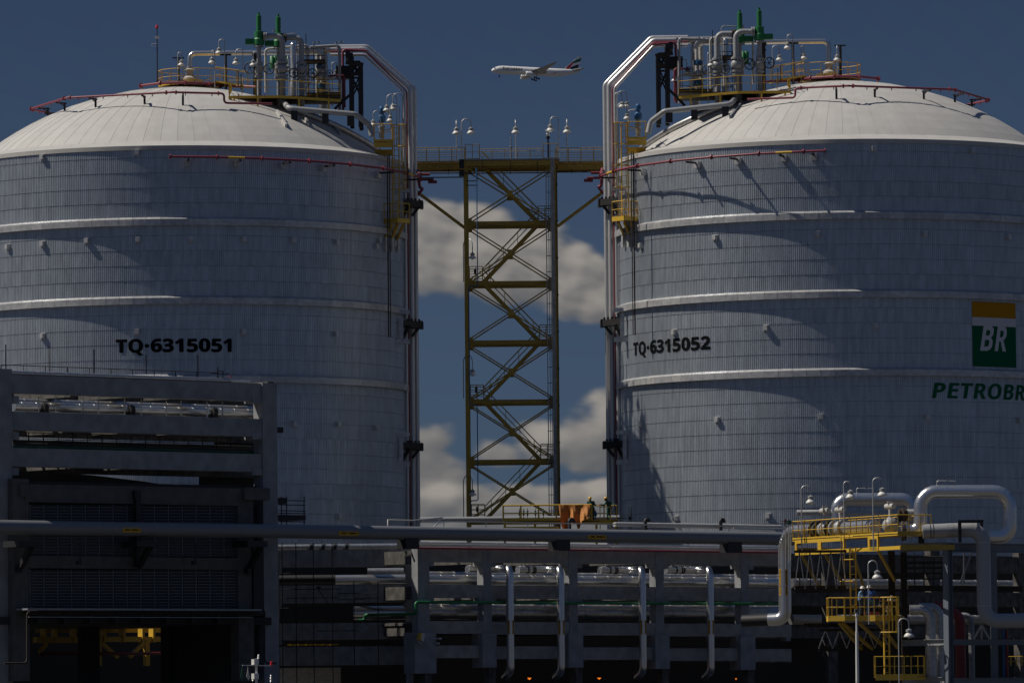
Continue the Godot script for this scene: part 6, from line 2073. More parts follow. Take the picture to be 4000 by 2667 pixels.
# ---------------------------------------------------------------- railed deck between the tanks
func worker_deck() -> void:
	planes()
	var T := plane(Vector3(0, 0, -434), Vector3.RIGHT)
	var t := thing("work_deck", K(T, 2180, 2036), "yellow railed work deck between the tanks with a tarpaulin over its rail", "platform")
	var dk := run(T, 1966, 2036, 2412, 0.0)
	part("grating", MB.new().box((dk[0] + dk[1]) * 0.5 - Vector3(0, 0.04, 0.9), Vector3(dk[1].x - dk[0].x, 0.08, 1.9)), M.rust_steel, t)
	part("fascia", MB.new().bar(dk[0] - UP * 0.1, dk[1] - UP * 0.1, 0.1, 0.3).bar(dk[0] - UP * 0.5, Vector3(K(T, 2185, 2036).x, dk[0].y - 0.5, dk[0].z), 0.08, 0.18), M.yellow, t)
	railing(t, [dk[0] - Vector3(0, 0, 1.8), dk[0], Vector3(K(T, 2312, 2036).x, dk[0].y, dk[0].z)], M.yellow, 1.16, 1.25, 0.22, 1, 0.12)
	railing(t, [Vector3(K(T, 2312, 2036).x, dk[0].y, -435.9), Vector3(dk[1].x, dk[1].y, -435.9)], M.yellow, 1.16, 1.1, 0.0, 1, 0.09)
	var ga := K(T, 2345, 2068, 0.4)
	var gb := K(T, 2386, 2068, 0.4)
	part("gate_frame", MB.new().bar(ga, Vector3(ga.x, K(T, 2345, 1979, 0.4).y, ga.z), 0.06, 0.06).bar(gb, Vector3(gb.x, K(T, 2345, 1979, 0.4).y, gb.z), 0.06, 0.06).bar(Vector3(ga.x - 0.05, K(T, 2345, 1980, 0.4).y, ga.z), Vector3(gb.x + 0.1, K(T, 2345, 1980, 0.4).y, gb.z), 0.06, 0.06).bar(Vector3(ga.x, K(T, 2345, 2036, 0.4).y, ga.z), Vector3(gb.x, K(T, 2345, 2036, 0.4).y, gb.z), 0.06, 0.06), M.yellow, t)
	for x in [1972.0, 2090.0, 2210.0, 2330.0, 2405.0]:
		var p := K(T, x, 2040, -0.6)
		part("leg", MB.new().bar(Vector3(p.x, BASE, p.z), p, 0.16, 0.16), M.yellow, t)
	# tarpaulin: a cloth folded over the rail, hanging in deep folds
	var n := 40
	var m := 16
	var front := []
	var lowest := [2048.0, 2070.0, 2072.0, 2072.0, 2068.0, 2052.0, 2022.0, 2034.0, 2066.0, 2064.0, 2034.0, 2030.0, 2032.0, 2024.0, 2016.0]
	for i in n + 1:
		var u := float(i) / n
		var f := u * (lowest.size() - 1)
		var k := mini(int(f), lowest.size() - 2)
		var low: float = lerpf(lowest[k], lowest[k + 1], f - k)
		var col := []
		for j in m + 1:
			var s := float(j) / m
			var x := lerpf(2182.0 + s * 10.0, 2308.0 - absf(s - 0.5) * 6.0, u)
			var y := lerpf(1971.5, low, s)
			var wave := sin(u * 15.0 + s * 2.2) * 0.2 + sin(u * 37.0 - s * 3.0 + 1.0) * 0.07 + sin(u * 7.0 + s * 5.0) * 0.1 + 0.62 * s
			wave += 0.3 * maxf(0.0, 1.0 - absf(u - 0.66) * 14.0) * s
			col.append(K(T, x, y, 0.12 + wave * (0.15 + s)))
		front.append(col)
	var tb := MB.new()
	for i in n:
		for j in m:
			tb.quad(front[i][j + 1], front[i + 1][j + 1], front[i + 1][j], front[i][j])
			var bk := Vector3(0, 0, -0.012)
			tb.quad(front[i][j] + bk, front[i + 1][j] + bk, front[i + 1][j + 1] + bk, front[i][j + 1] + bk)
	for i in n:
		var a: Vector3 = front[i][0]
		var b: Vector3 = front[i + 1][0]
		tb.quad(a, b, b + Vector3(0, 0.03, -0.12), a + Vector3(0, 0.03, -0.12))
		tb.quad(a + Vector3(0, 0.03, -0.12), b + Vector3(0, 0.03, -0.12), b + Vector3(0, -0.3, -0.2), a + Vector3(0, -0.3, -0.2))
	solo("tarpaulin", tb, M.tarp, "orange tarpaulin thrown over the rail of the deck between the tanks", "tarpaulin")
	# little valves on the pipework behind the rail
	var nn := ["first", "second", "third", "fourth", "fifth"]
	for i in 5:
		var x: float = [2030.0, 2046.0, 2061.0, 2092.0, 2123.0][i]
		var p := K(T, x, 2036, -0.9)
		solo("stem_valve", MB.new().rod(p, p + UP * 0.95, 0.03, 6).box(p + UP * 0.55, Vector3(0.14, 0.2, 0.14)).ball(p + UP * 0.75, 0.08), M.dark_green, "%s small dark green valve stem from the left on the deck between the tanks" % nn[i], "valve", "valve stems on the work deck")
	var bv := K(T, 2326, 2034, -0.8)
	solo("blue_valve", MB.new().rod(bv, bv + UP * 0.8, 0.05, 8).lathe(bv + UP * 0.35, UP, [[0.12, 0.0], [0.14, 0.1], [0.1, 0.3], [0.0, 0.35]], 10), M.blue_paint, "small blue valve between the two workers in green", "valve")
	var sp := thing("scaffold_post", K(T, 2460, 2070, -0.5), "rust-brown scaffold posts with couplers standing before the right tank", "scaffold")
	for x in [2458.0, 2467.0]:
		var p := K(T, x, 2100, -0.5)
		part("standard", MB.new().rod(p, Vector3(p.x, K(T, x, 1980, -0.5).y, p.z), 0.035, 6), M.rust_steel, sp)
	var q := run(T, 2410, 2024, 2474, -0.5)
	part("ledger", MB.new().rod(q[0], q[1], 0.03, 6).box(K(T, 2461, 2024, -0.4), Vector3(0.2, 0.25, 0.2)).box(K(T, 2461, 2052, -0.4), Vector3(0.22, 0.3, 0.2)), M.rust_steel, sp)

# ---------------------------------------------------------------- valve station at the right
func right_corner() -> void:
	planes()
	var o := P(3097, 2100, 362)
	var Q := plane(o, P(3513, 2100, 350.4) - o)
	var V := plane(Vector3(0, 0, -352), Vector3.RIGHT)
	var B := plane(Vector3(0, 0, -368), Vector3.RIGHT)
	# concrete rack continuing behind
	var rk := thing("pipe_rack", K(R, 3500, 2660, -5), "shaded concrete pipe rack behind the yellow valve station at the right", "pipe rack")
	rk.position.y = BASE
	for off in [-4.0, -11.0]:
		for x in [3236.0, 3640.0, 3985.0]:
			part("column", slab(MB.new(), R, x, 2150, x + 36, 2690, 0.62, off), M.concrete_dark, rk)
		for k in [[2170.0, 2236.0], [2312.0, 2368.0], [2446.0, 2492.0]]:
			part("beam", slab(MB.new(), R, 3080, k[0], 4080, k[1], 0.55, off - 0.05), M.concrete_dark, rk)
	part("added_dark_backdrop", slab(MB.new(), R, 3060, 2168, 4100, 2720, 0.3, -14.0), M.dark_wall, rk)  # added dark sheet, hiding the lit tank behind the station
	piping("insulated_line", run(R, 3090, 2278, 4080, -6.0), 0.34, 0.0, M.silver_dull, "jacketed line on the rack behind the yellow valve station", "pipe", "", true)
	piping("insulated_line_low", run(R, 3090, 2420, 4080, -6.5), 0.36, 0.0, M.silver_dull, "lower jacketed line on the rack behind the yellow valve station", "pipe", "", true)
	# --- upper platform
	var up := thing("valve_platform", K(Q, 3300, 2150), "high yellow railed platform with open box girders beside the looped pipes", "platform")
	var a := K(Q, 3099, 2108)
	var b := K(Q, 3510, 2083)
	b.y = a.y
	var bk: Vector3 = -Q.b
	part("grating", MB.new().bar(a + bk * 1.2 - UP * 0.05, b + bk * 1.2 - UP * 0.05, 2.3, 0.08), M.tower_yellow, up)
	part("fascia", MB.new().bar(a, b, 0.08, 0.22), M.yellow, up)
	part("fascia_line", MB.new().bar(a + Q.b * 0.05, b + Q.b * 0.05, 0.02, 0.03), M.black_steel, up)
	part("end_plate", MB.new().bar(b, b + bk * 2.3, 0.08, 0.3), M.tower_yellow, up)
	railing(up, [a + bk * 2.3, a, b, b + bk * 2.3], M.yellow, 1.12, 0.72, 0.0, 1, 0.06)
	railing(up, [a + bk * 2.3 + Q.a * 0.6, b + bk * 2.3], M.yellow, 1.12, 0.9, 0.0, 1, 0.05)
	# box girders with openings
	for k in [[3109.0, 3204.0], [3204.0, 3303.0], [3394.0, 3436.0]]:
		var l := K(Q, k[0], 2110)
		var r := K(Q, k[1], 2110)
		l.y = a.y - 0.12
		r.y = l.y
		var d := UP * 0.72
		part("girder_frame", MB.new().bar(l - UP * 0.03, r - UP * 0.03, 0.1, 0.2).bar(l - d, r - d, 0.1, 0.26).bar(l - d - UP * 0.08 + Q.a * 0.1, l + Q.a * 0.1, 0.2, 0.11, Q.b).bar(r - d - UP * 0.08 - Q.a * 0.1, r - Q.a * 0.1, 0.2, 0.11, Q.b), M.yellow, up)
	var l2 := K(Q, 3303, 2110)
	var r2 := K(Q, 3520, 2110)
	l2.y = a.y - 0.84
	r2.y = l2.y
	part("lower_chord", MB.new().bar(l2, r2, 0.1, 0.22), M.yellow, up)
	part("cross_girder", MB.new().bar(r2, r2 + bk * 3.0 + Q.a * 1.2, 0.12, 0.3).bar(K(Q, 3109, 2150), K(Q, 3109, 2150) + bk * 2.5, 0.12, 0.3), M.tower_yellow, up)
	for k in [[3128.0, 2158.0, 3212.0, 2312.0], [3219.0, 2155.0, 3306.0, 2302.0], [3330.0, 2150.0, 3375.0, 2290.0], [3431.0, 2148.0, 3497.0, 2268.0]]:
		part("brace", MB.new().bar(K(Q, k[0], k[1], -0.3), K(Q, k[2], k[3], -2.2), 0.14, 0.16), M.tower_yellow, up)
	var ld := thing("caged_ladder", K(Q, 3336, 2405, 0.3), "yellow ladder from the high valve platform down to the lower one", "ladder")
	var lf := K(Q, 3336, 2408, 0.3)
	var lh := K(Q, 3336, 2150, 0.3)
	lh = plumb(lf, lh)
	ladder(ld, lf, lh + UP * 0.2, Vector3(1, 0, 0), Vector3(0, 0, 1), M.yellow, -1.0, 0.34)
	# hoop frame left of the ladder
	var hp := K(Q, 3287, 2080, 0.5)
	var hq := K(Q, 3287, 2272, 0.5)
	hq = plumb(hp, hq)
	part("cage_bar", MB.new().bar(hp, hq, 0.05, 0.05).bar(hp + Q.a * 0.35, hq + Q.a * 0.35, 0.05, 0.05), M.yellow, ld)
	for y in [2098.0, 2187.0, 2271.0]:
		var c := K(Q, 3287, y, 0.5)
		part("cage_hoop", MB.new().tube(bend([lf * Vector3(1, 0, 1) + UP * c.y, c + Q.a * 0.3, c, c + Vector3(-0.1, 0, 0.4), lf * Vector3(1, 0, 1) + UP * c.y + Vector3(0, 0, 0.5)], 0.1, 3), 0.03, 6), M.yellow, ld)
	# --- pipes through the upper platform
	var c0 := K(Q, 3420, 2056, -1.2)
	var c1 := K(Q, 3064, 2086, -1.2)
	c1.y = c0.y
	var c2 := Vector3(c1.x, K(V, 3064, 2406).y, c1.z)
	var sp := thing("goose_pipe", c1.lerp(c2, 0.5), "fat silver pipe curving down at the left of the valve station and hooking left", "pipe")
	part("pipe", jacket(MB.new(), bend([c0, c1, c1.lerp(c2, 0.5)], 1.6, 9) + bend([c1.lerp(c2, 0.52), c2, c2 + Vector3(-1.0, -0.03, -0.35)], 0.9, 9), 0.39, 1.0, 22), M.silver, sp)
	part("dark_hook", MB.new().tube([c2 + Vector3(-0.9, -0.03, -0.32), c2 + Vector3(-2.6, -0.08, -0.95)], 0.37, 20), M.black_steel, sp)
	for k in [[3188.0, "flange"], [3206.0, "flange"], [3250.0, "flange"], [3268.0, "flange"], [3300.0, "flange"]]:
		var p: Vector3 = c0 + Q.a * ((K(Q, k[0], 2070, -1.2) - c0).dot(Q.a))
		part(k[1], flange(MB.new(), p, Q.a, 0.56, 0.1), M.black_steel if k[0] < 3260 else M.pipe_grey, sp)
	for sd in [[-0.85, M.sticker], [0.25, M.sticker]]:
		var st := MB.new()
		var f := Vector3(sin(sd[0]), 0, cos(sd[0]))
		var y0: float = K(Q, 3064, 2222, -1.2).y
		var y1: float = K(Q, 3064, 2326, -1.2).y
		sticker(st, Vector3(c1.x, y1, c1.z), Vector3(c1.x, y0, c1.z), 0.398, 0.2, f)
		part("label_strip", st, sd[1], sp)
		var mk := MB.new()
		for i in 10:
			var yy := lerpf(y0, y1, 0.06 + 0.088 * i)
			sticker(mk, Vector3(c1.x, yy, c1.z), Vector3(c1.x, yy + (y1 - y0) * (0.05 if i > 0 and i < 9 else 0.075), c1.z), 0.402, 0.08, f)
		part("label_strokes", mk, M.letter_black, sp)
	# hydrant-like bodies on the line, seen through the rails
	for k in [[3225.0, "left"], [3285.0, "middle"], [3480.0, "right"]]:
		var p: Vector3 = c0 + Q.a * ((K(Q, k[0], 2070, -1.2) - c0).dot(Q.a))
		var vv := thing("ball_valve", p, "%s grey valve with actuator on the silver line inside the high valve platform" % k[1], "valve", "valves in the high platform")
		part("valve_body", MB.new().ball(p, 0.5, 1.0, 16), M.pipe_grey, vv)
		part("actuator", MB.new().rod(p + UP * 0.4, p + UP * 1.15, 0.1).rod(p + UP * 1.15 - Q.a * 0.45, p + UP * 1.15 + Q.a * 0.45, 0.17, 12).box(p + UP * 1.35, Vector3(0.3, 0.25, 0.3)), M.pipe_pale, vv)
	var dr := thing("blank_flange", K(Q, 3527, 2012, -2.4), "dark round blank flange on a short white drum behind the high valve platform", "flange")
	var dp := K(Q, 3532, 2012, -2.0)
	part("drum", MB.new().rod(dp, dp + Vector3(0.9, 0, -0.5), 0.36, 20), M.pipe_pale, dr)
	part("blank", MB.new().rod(dp - Vector3(0.2, 0, -0.11), dp + Vector3(0.05, 0, -0.03), 0.42, 20), M.rust_steel, dr)
	# --- looped pipes
	var U1 := plane(Vector3(0, 0, -374), Vector3.RIGHT)
	piping("loop_pipe", trace(U1, [[3272, 2040], [3272, 1950], [3560, 1950], [3560, 2030]]), 0.42, 1.0, M.silver, "low silver loop pipe arching behind the high valve platform", "pipe", "looped silver pipes", true)
	piping("blind_pipe", trace(U1, [[3114, 2003], [3262, 2001]]), 0.18, 0.0, M.pipe_pale, "short white blind pipe left of the low loop pipe", "pipe")
	piping("white_line", trace(U1, [[3300, 2006], [3520, 2006]]), 0.1, 0.0, M.pipe_pale, "thin white pipe passing under the low loop pipe", "pipe")
	piping("loop_pipe", trace(V, [[3524, 2074], [3597, 2074], [3597, 1920], [3947, 1920], [3947, 2097], [3866, 2097]]), 0.4, 0.98, M.silver, "tall silver loop pipe in front of the right tank", "pipe", "looped silver pipes", true)
	var fl := thing("flange_pair", K(V, 3528, 2072), "dark bolted flange pair where the tall loop pipe begins", "flange")
	for i in 2:
		var p := K(V, 3524 + i * 10, 2074)
		part("flange", MB.new().rod(p, p + Vector3(0.09, 0, 0), 0.6 - i * 0.04, 24), M.rust_steel, fl)
		for j in 10:
			var an := TAU * j / 10.0
			part("bolt", MB.new().rod(p + Vector3(-0.05, cos(an) * 0.52, sin(an) * 0.52), p + Vector3(0.16, cos(an) * 0.52, sin(an) * 0.52), 0.035, 6), M.galvanised, fl)
	for k in [[3662.0, 1882.0, V, "tall"], [3348.0, 1910.0, U1, "low"]]:
		var p := K(k[2], k[0], k[1] + 14)
		solo("vent_rod", MB.new().tube(bend([p, p + UP * 0.28, p + UP * 0.28 + Vector3(1.1, -0.03, 0)], 0.1, 3), 0.035, 6).box(p + UP * 0.27 + Vector3(0.6, 0, 0), Vector3(0.1, 0.14, 0.1)), M.galvanised, "thin vent rod with valve on top of the %s loop pipe" % k[3], "rod", "vent rods")
	var leg := K(V, 3612, 2052, 0.3)
	solo("pipe_stand", MB.new().rod(leg, Vector3(leg.x, K(V, 3612, 2085, 0.3).y, leg.z), 0.22, 16), M.silver, "short silver trunnion leg under the tall loop pipe's left bend", "support")
	solo("stand_post", slab(MB.new(), V, 3590, 2086, 3612, 2122, 0.3, 0.35), M.black_steel, "black post under the trunnion leg of the tall loop pipe", "post")
	var gr := trace(V, [[3606, 2076, 0.9], [3842, 2066, 0.9], [3842, 2425, 0.9], [4080, 2425, 0.9]])
	gr[2] = plumb(gr[1], gr[2])
	gr[2].y = K(V, 3842, 2425, 0.9).y
	gr[3].y = gr[2].y
	var gp := thing("grey_bend_pipe", gr[1], "fat grey pipe dropping from the high frame and turning right out of the picture", "pipe")
	part("pipe", MB.new().tube(bend(gr, 0.85, 9), 0.43, 26), M.pipe_grey, gp)
	for k in [[0.12, 0.05, "black_steel"], [0.17, 0.05, "black_steel"], [0.4, 0.42, "grey_steel"], [0.87, 0.1, "grey_steel"]]:
		var d: Vector3 = (gr[1] - gr[0]).normalized()
		var p: Vector3 = gr[0].lerp(gr[1], k[0])
		part("band", MB.new().tube([p, p + d * k[1]], 0.437, 26), M[k[2]], gp)
	part("band", MB.new().tube([Vector3(gr[2].x, K(V, 3842, 2122).y, gr[2].z), Vector3(gr[2].x, K(V, 3842, 2122).y + 0.04, gr[2].z)], 0.437, 26).tube([Vector3(gr[2].x, K(V, 3842, 2368).y, gr[2].z), Vector3(gr[2].x, K(V, 3842, 2368).y + 0.04, gr[2].z)], 0.437, 26), M.pipe_pale, gp)
	var sf := thing("support_frame", K(V, 3790, 2110, 1.5), "black portal frame standing round the fat grey pipe", "frame")
	part("post", slab(MB.new(), V, 3745, 2032, 3758, 2118, 0.25, 1.6), M.black_steel, sf)
	part("head", slab(MB.new(), V, 3745, 2030, 3843, 2042, 0.25, 1.58), M.black_steel, sf)
	part("post", slab(MB.new(), V, 3832, 2042, 3842, 2060, 0.25, -0.2), M.black_steel, sf)
	# --- blue-grey steel frame
	var st := thing("steel_frame", K(V, 3710, 2660, 1.0), "blue-grey steel column and beam frame at the right edge", "frame")
	var cx := K(V, 3710, 2667, 1.0)
	st.position.y = BASE
	part("column", MB.new().ibeam(Vector3(cx.x, BASE, cx.z), Vector3(cx.x, K(V, 3710, 2119, 1.0).y, cx.z), 0.42, 0.42, R.a), M.blue_steel, st)
	var c2x := K(V, 3888, 2667, -3.0)
	part("column", MB.new().bar(Vector3(c2x.x, BASE, c2x.z), Vector3(c2x.x, K(V, 3888, 2150, -3.0).y, c2x.z), 0.42, 0.42), M.blue_steel, st)
	var c3x := K(V, 3538, 2667, -4.0)
	part("column", MB.new().bar(Vector3(c3x.x, BASE, c3x.z), Vector3(c3x.x, K(V, 3538, 2150, -4.0).y, c3x.z), 0.36, 0.36), M.rust_steel, st)
	for k in [[3720.0, 2120.0, 4060.0, 2156.0, 1.0], [3720.0, 2497.0, 4060.0, 2519.0, 1.0], [3720.0, 2648.0, 4060.0, 2690.0, 1.0], [3550.0, 2286.0, 4060.0, 2308.0, -2.6]]:
		var y: float = (k[1] + k[3]) * 0.5
		var q := run(V, k[0], y, k[2], k[4])
		q[1] = q[0] + R.a * q[0].distance_to(q[1]) * 1.25
		part("beam", MB.new().ibeam(q[0], q[1], 0.34, K(V, 3800, k[1], k[4]).y - K(V, 3800, k[3], k[4]).y), M.blue_steel if k[4] > 0 else M.rust_steel, st)
	# the side towards the sun, its sunlight put into a paler grey
	for k in [[2133.0, 0.5], [2508.0, 0.36], [2660.0, 0.5]]:
		var p := Vector3(cx.x, K(V, 3700, k[0], 1.0).y, cx.z)
		part("side_beam", MB.new().ibeam(p - R.b * 0.2, p - R.b * 3.9, 0.3, k[1]), M.grey_steel, st)
	for k in [[3768.0, 2145.0, 3768.0, 2280.0], [3830.0, 2145.0, 3830.0, 2280.0], [3800.0, 2150.0, 3754.0, 2278.0]]:
		part("lattice", MB.new().bar(K(V, k[0], k[1], -2.6), K(V, k[2], k[3], -2.6), 0.1, 0.12), M.grey_steel, st)
	for k in [[3836.0, 2440.0, 3806.0, 2496.0], [3836.0, 2440.0, 3836.0, 2496.0], [3836.0, 2440.0, 3868.0, 2496.0], [3874.0, 2210.0, 3892.0, 2330.0], [3874.0, 2330.0, 3890.0, 2260.0]]:
		part("lattice", MB.new().bar(K(V, k[0], k[1], -4.0), K(V, k[2], k[3], -4.0), 0.1, 0.12), M.pipe_pale, st)
	# --- mid platform
	var md := thing("valve_platform", K(V, 3350, 2430), "lower yellow railed platform where two workers in white helmets stand", "platform")
	var m0 := K(V, 3239, 2408)
	var m1 := K(V, 3455, 2405)
	m1.y = m0.y
	part("grating", MB.new().box((m0 + m1) * 0.5 + Vector3(0.6, -0.04, -1.1), Vector3(m1.x - m0.x + 1.2, 0.08, 2.3)), M.tower_yellow, md)
	var turn := Vector3(0.93, 0, 0.37)
	var mp := [m0 + Vector3(0, 0, -2.2), m0, m0 + Vector3(0.95, 0, 0.35), m1 + Vector3(0, 0, 0.1), m1 + Vector3(0.9, 0, -0.3), m1 + Vector3(0.9, 0, -2.2)]
	for i in 5:
		part("fascia", MB.new().bar(mp[i] - UP * 0.12, mp[i + 1] - UP * 0.12, 0.07, 0.32), M.yellow, md)
	part("fascia", MB.new().bar(m0 + Vector3(2.2, -0.12, 0.3), m0 + Vector3(2.75, -0.12, 0.55), 0.07, 0.36), M.yellow, md)
	railing(md, mp, M.yellow, 1.12, 0.55, 0.0, 1, 0.055)
	railing(md, [m0 + Vector3(0.3, 0, -2.0), m1 + Vector3(0.6, 0, -2.0)], M.yellow, 1.12, 0.7, 0.0, 1, 0.05)
	for k in [[3279.0, 2430.0, 3369.0, 2537.0], [3288.0, 2430.0, 3411.0, 2537.0], [3358.0, 2432.0, 3457.0, 2527.0], [3424.0, 2424.0, 3510.0, 2530.0]]:
		part("brace", MB.new().bar(K(V, k[0], k[1], -0.2), K(V, k[2], k[3], -2.4), 0.15, 0.17), M.tower_yellow, md)
	var l3 := thing("caged_ladder", K(V, 3467, 2600, 0.5), "yellow ladder with cage dropping from the lower platform", "ladder")
	ladder(l3, Vector3(K(V, 3467, 2640, 0.6).x, K(V, 3467, 2640, 0.6).y, -351.4), Vector3(K(V, 3467, 2640, 0.6).x, m1.y + 1.1, -351.4), Vector3(1, 0, 0), Vector3(0.7, 0, 0.7), M.yellow, 2.6, 0.3)
	# pipework on the platform behind the workers
	var vb := thing("valve_cluster", K(V, 3430, 2400, -1.4), "small dark red and grey valves beside the workers in white helmets", "valve")
	part("red_crate", slab(MB.new(), V, 3378, 2388, 3446, 2402, 0.5, -1.6), M.fire_red, vb)
	for k in [[3440.0, 2370.0, 0.16], [3456.0, 2350.0, 0.12], [3470.0, 2382.0, 0.18], [3484.0, 2344.0, 0.12]]:
		var p := K(V, k[0], k[1], -1.4)
		part("valve_body", MB.new().ball(p, k[2]).rod(p - UP * 0.5, p + UP * 0.3, k[2] * 0.4, 8).rod(p - Vector3(0.3, 0, 0), p + Vector3(0.3, 0, 0), k[2] * 0.5, 8), M.rust_steel if k[0] < 3460 else M.pipe_pale, vb)
	part("hand_wheel", wheel(MB.new(), K(V, 3452, 2372, -1.2), Vector3(0.3, 0, 1), 0.2), M.black_steel, vb)
	# --- lowest platform
	var lp := thing("valve_platform", K(V, 3500, 2660, 0.8), "lowest yellow railed platform at the bottom edge of the picture", "platform")
	var q0 := K(V, 3422, 2640, 0.9)
	var q1 := K(V, 3534, 2640, 0.9)
	q1.y = q0.y
	var q2 := Vector3(K(V, 3618, 2640, 0.9).x, q0.y, q0.z - 0.6)
	part("grating", MB.new().box((q0 + q2) * 0.5 + Vector3(0, -0.05, -0.8), Vector3(q2.x - q0.x, 0.08, 1.5)), M.tower_yellow, lp)
	part("fascia", MB.new().bar(q0 - UP * 0.08, q1 - UP * 0.08, 0.07, 0.36).bar(q1 - UP * 0.08, q2 - UP * 0.08, 0.07, 0.36), M.yellow, lp)
	railing(lp, [q0 + Vector3(0, 0, -1.5), q0, q1, q2, q2 + Vector3(0, 0, -1.2)], M.yellow, 1.15, 0.5, 0.0, 1, 0.055)
	# --- trusses
	for k in [[3105.0, 2288.0, 3310.0, 2316.0, 2140.0, -3.0, "upper"], [3140.0, 2434.0, 3350.0, 2450.0, 0.0, -2.2, "middle"], [3199.0, 2522.0, 3474.0, 2544.0, 2450.0, -2.4, "lower"]]:
		var tr := thing("truss", K(V, (k[0] + k[2]) * 0.5, k[3], k[5]), "%s rust-grey lattice truss under the valve station" % k[6], "truss", "trusses under the valve station")
		var q := run(V, k[0], (k[1] + k[3]) * 0.5, k[2], k[5])
		part("chord", MB.new().ibeam(q[0], q[1], 0.3, (k[3] - k[1]) / 65.0), M.rust_steel, tr)
		if k[4] > 0.0:
			var h: float = (k[1] - k[4]) / 65.0
			var nseg := 5
			for i in nseg:
				var p0: Vector3 = q[0].lerp(q[1], float(i) / nseg)
				var p1: Vector3 = q[0].lerp(q[1], (i + 0.5) / nseg)
				var p2: Vector3 = q[0].lerp(q[1], (i + 1.0) / nseg)
				part("web", MB.new().bar(p0, p1 + UP * h, 0.07 if k[6] == "lower" else 0.05, 0.06), M.pipe_pale, tr)
				part("web", MB.new().bar(p1 + UP * h, p2, 0.07 if k[6] == "lower" else 0.05, 0.06), M.pipe_pale, tr)
				part("web", MB.new().bar(p1, p1 + UP * h, 0.06, 0.06), M.rust_steel, tr)
			part("chord", MB.new().bar(q[0] + UP * h, q[1] + UP * h, 0.14, 0.16), M.rust_steel, tr)
	for x in [3490.0]:
		var p := K(V, x, 2667, -5.0)
		solo("stanchion", MB.new().bar(Vector3(p.x, BASE, p.z), Vector3(p.x, K(V, x, 2150, -4.0).y, p.z), 0.4, 0.4), M.rust_steel, "dark steel stanchion standing behind the lower yellow platform", "stanchion")
	# dark scaffold behind the steel frame
	var sc := thing("scaffold", K(V, 3610, 2270, -3.5), "black tube scaffold with boards between the blue-grey column and the platforms", "scaffold")
	for x in [3536.0, 3575.0, 3612.0, 3650.0, 3684.0]:
		var p := K(V, x, 2290, -3.4)
		part("standard", MB.new().rod(p, Vector3(p.x, K(V, x, 2160, -3.4).y, p.z), 0.04, 6), M.black_steel, sc)
	for y in [2176.0, 2200.0, 2222.0, 2240.0, 2262.0]:
		var q := run(V, 3528, y, 3688, -3.35)
		part("ledger", MB.new().rod(q[0], q[1], 0.045, 6), M.black_steel, sc)
	for y in [2192.0, 2214.0]:
		part("board", slab(MB.new(), V, 3532, y, 3682, y + 9, 1.4, -3.2), M.black_steel, sc)
	# --- pair of swan pipes, red pipe, blue pipe
	for k in [[3556.0, 2382.0, 3636.0, -0.6, 0.3, "silver_dull", "front dull silver", "silver swan pipes"], [3592.0, 2374.0, 3672.0, -1.6, 0.3, "silver_dull", "rear dull silver", "silver swan pipes"], [3650.0, 2390.0, 3752.0, -4.5, 0.32, "deep_red", "dark red", ""], [3740.0, 2404.0, 3796.0, -5.5, 0.18, "grey_steel", "slim blue-grey", ""]]:
		var pp := trace(V, [[k[0], k[1], k[3]], [k[2], k[1], k[3]], [k[2], 2700, k[3]]])
		pp[1].y = pp[0].y
		pp[2] = Vector3(pp[1].x, BASE + 2.0, pp[1].z)
		piping("swan_pipe", pp, k[4], 0.7, M[k[5]], "%s pipe bending down left of and behind the blue-grey column" % k[6], "pipe", k[7], k[5] == "silver_dull")
	piping("red_stub", trace(V, [[3650, 2366, -4.0], [3700, 2366, -4.0]]), 0.3, 0.0, M.fire_red, "sunlit red pipe end left of the blue-grey column", "pipe")
	for k in [[3922.0, M.blue_paint, "blue"], [3934.0, M.deep_red, "red"]]:
		var p := K(V, k[0], 2460, -3.0)
		solo("conduit_drop", MB.new().rod(Vector3(p.x, BASE, p.z), p, 0.09, 8), k[1], "slim %s upright pipe at the far right bottom" % k[2], "pipe", "slim upright pipes at the right")
	var rr := thing("yellow_guard", K(V, 3960, 2600, -6), "yellow guard rail in the gloom at the bottom right corner", "handrail")
	railing(rr, [K(V, 3930, 2600, -6), level_to(K(V, 4060, 2600, -6), K(V, 3930, 2600, -6).y)], M.yellow, 0.55, 0.35, 0.0, 1, 0.06)
	# --- tall white flood mast in front
	var mx := K(V, 3351, 2667, 6.0)
	var ms := thing("flood_mast", Vector3(mx.x, BASE, mx.z), "tall white mast with small box head in front of the valve station", "mast")
	var mt := K(V, 3351, 2390, 6.0).y
	part("lower_shaft", MB.new().lathe(Vector3(mx.x, BASE, mx.z), UP, [[0.12, 0.0], [0.085, (K(V, 3351, 2466, 6.0).y - BASE)], [0.0, (K(V, 3351, 2466, 6.0).y - BASE)]], 14), M.lamp_white, ms)
	part("upper_shaft", MB.new().lathe(Vector3(mx.x, K(V, 3351, 2466, 6.0).y, mx.z), UP, [[0.065, 0.0], [0.05, mt - K(V, 3351, 2466, 6.0).y]], 12), M.lamp_white, ms)
	part("box_head", MB.new().box(Vector3(mx.x, mt + 0.06, mx.z), Vector3(0.22, 0.2, 0.2)), M.lamp_grey, ms)
	part("box_window", MB.new().box(Vector3(mx.x, mt + 0.06, mx.z + 0.105), Vector3(0.13, 0.12, 0.01)), M.black_steel, ms)
	part("collar", MB.new().lathe(Vector3(mx.x, mt - 0.3, mx.z), UP, [[0.07, 0.0], [0.09, 0.1], [0.07, 0.25]], 12), M.lamp_white, ms)
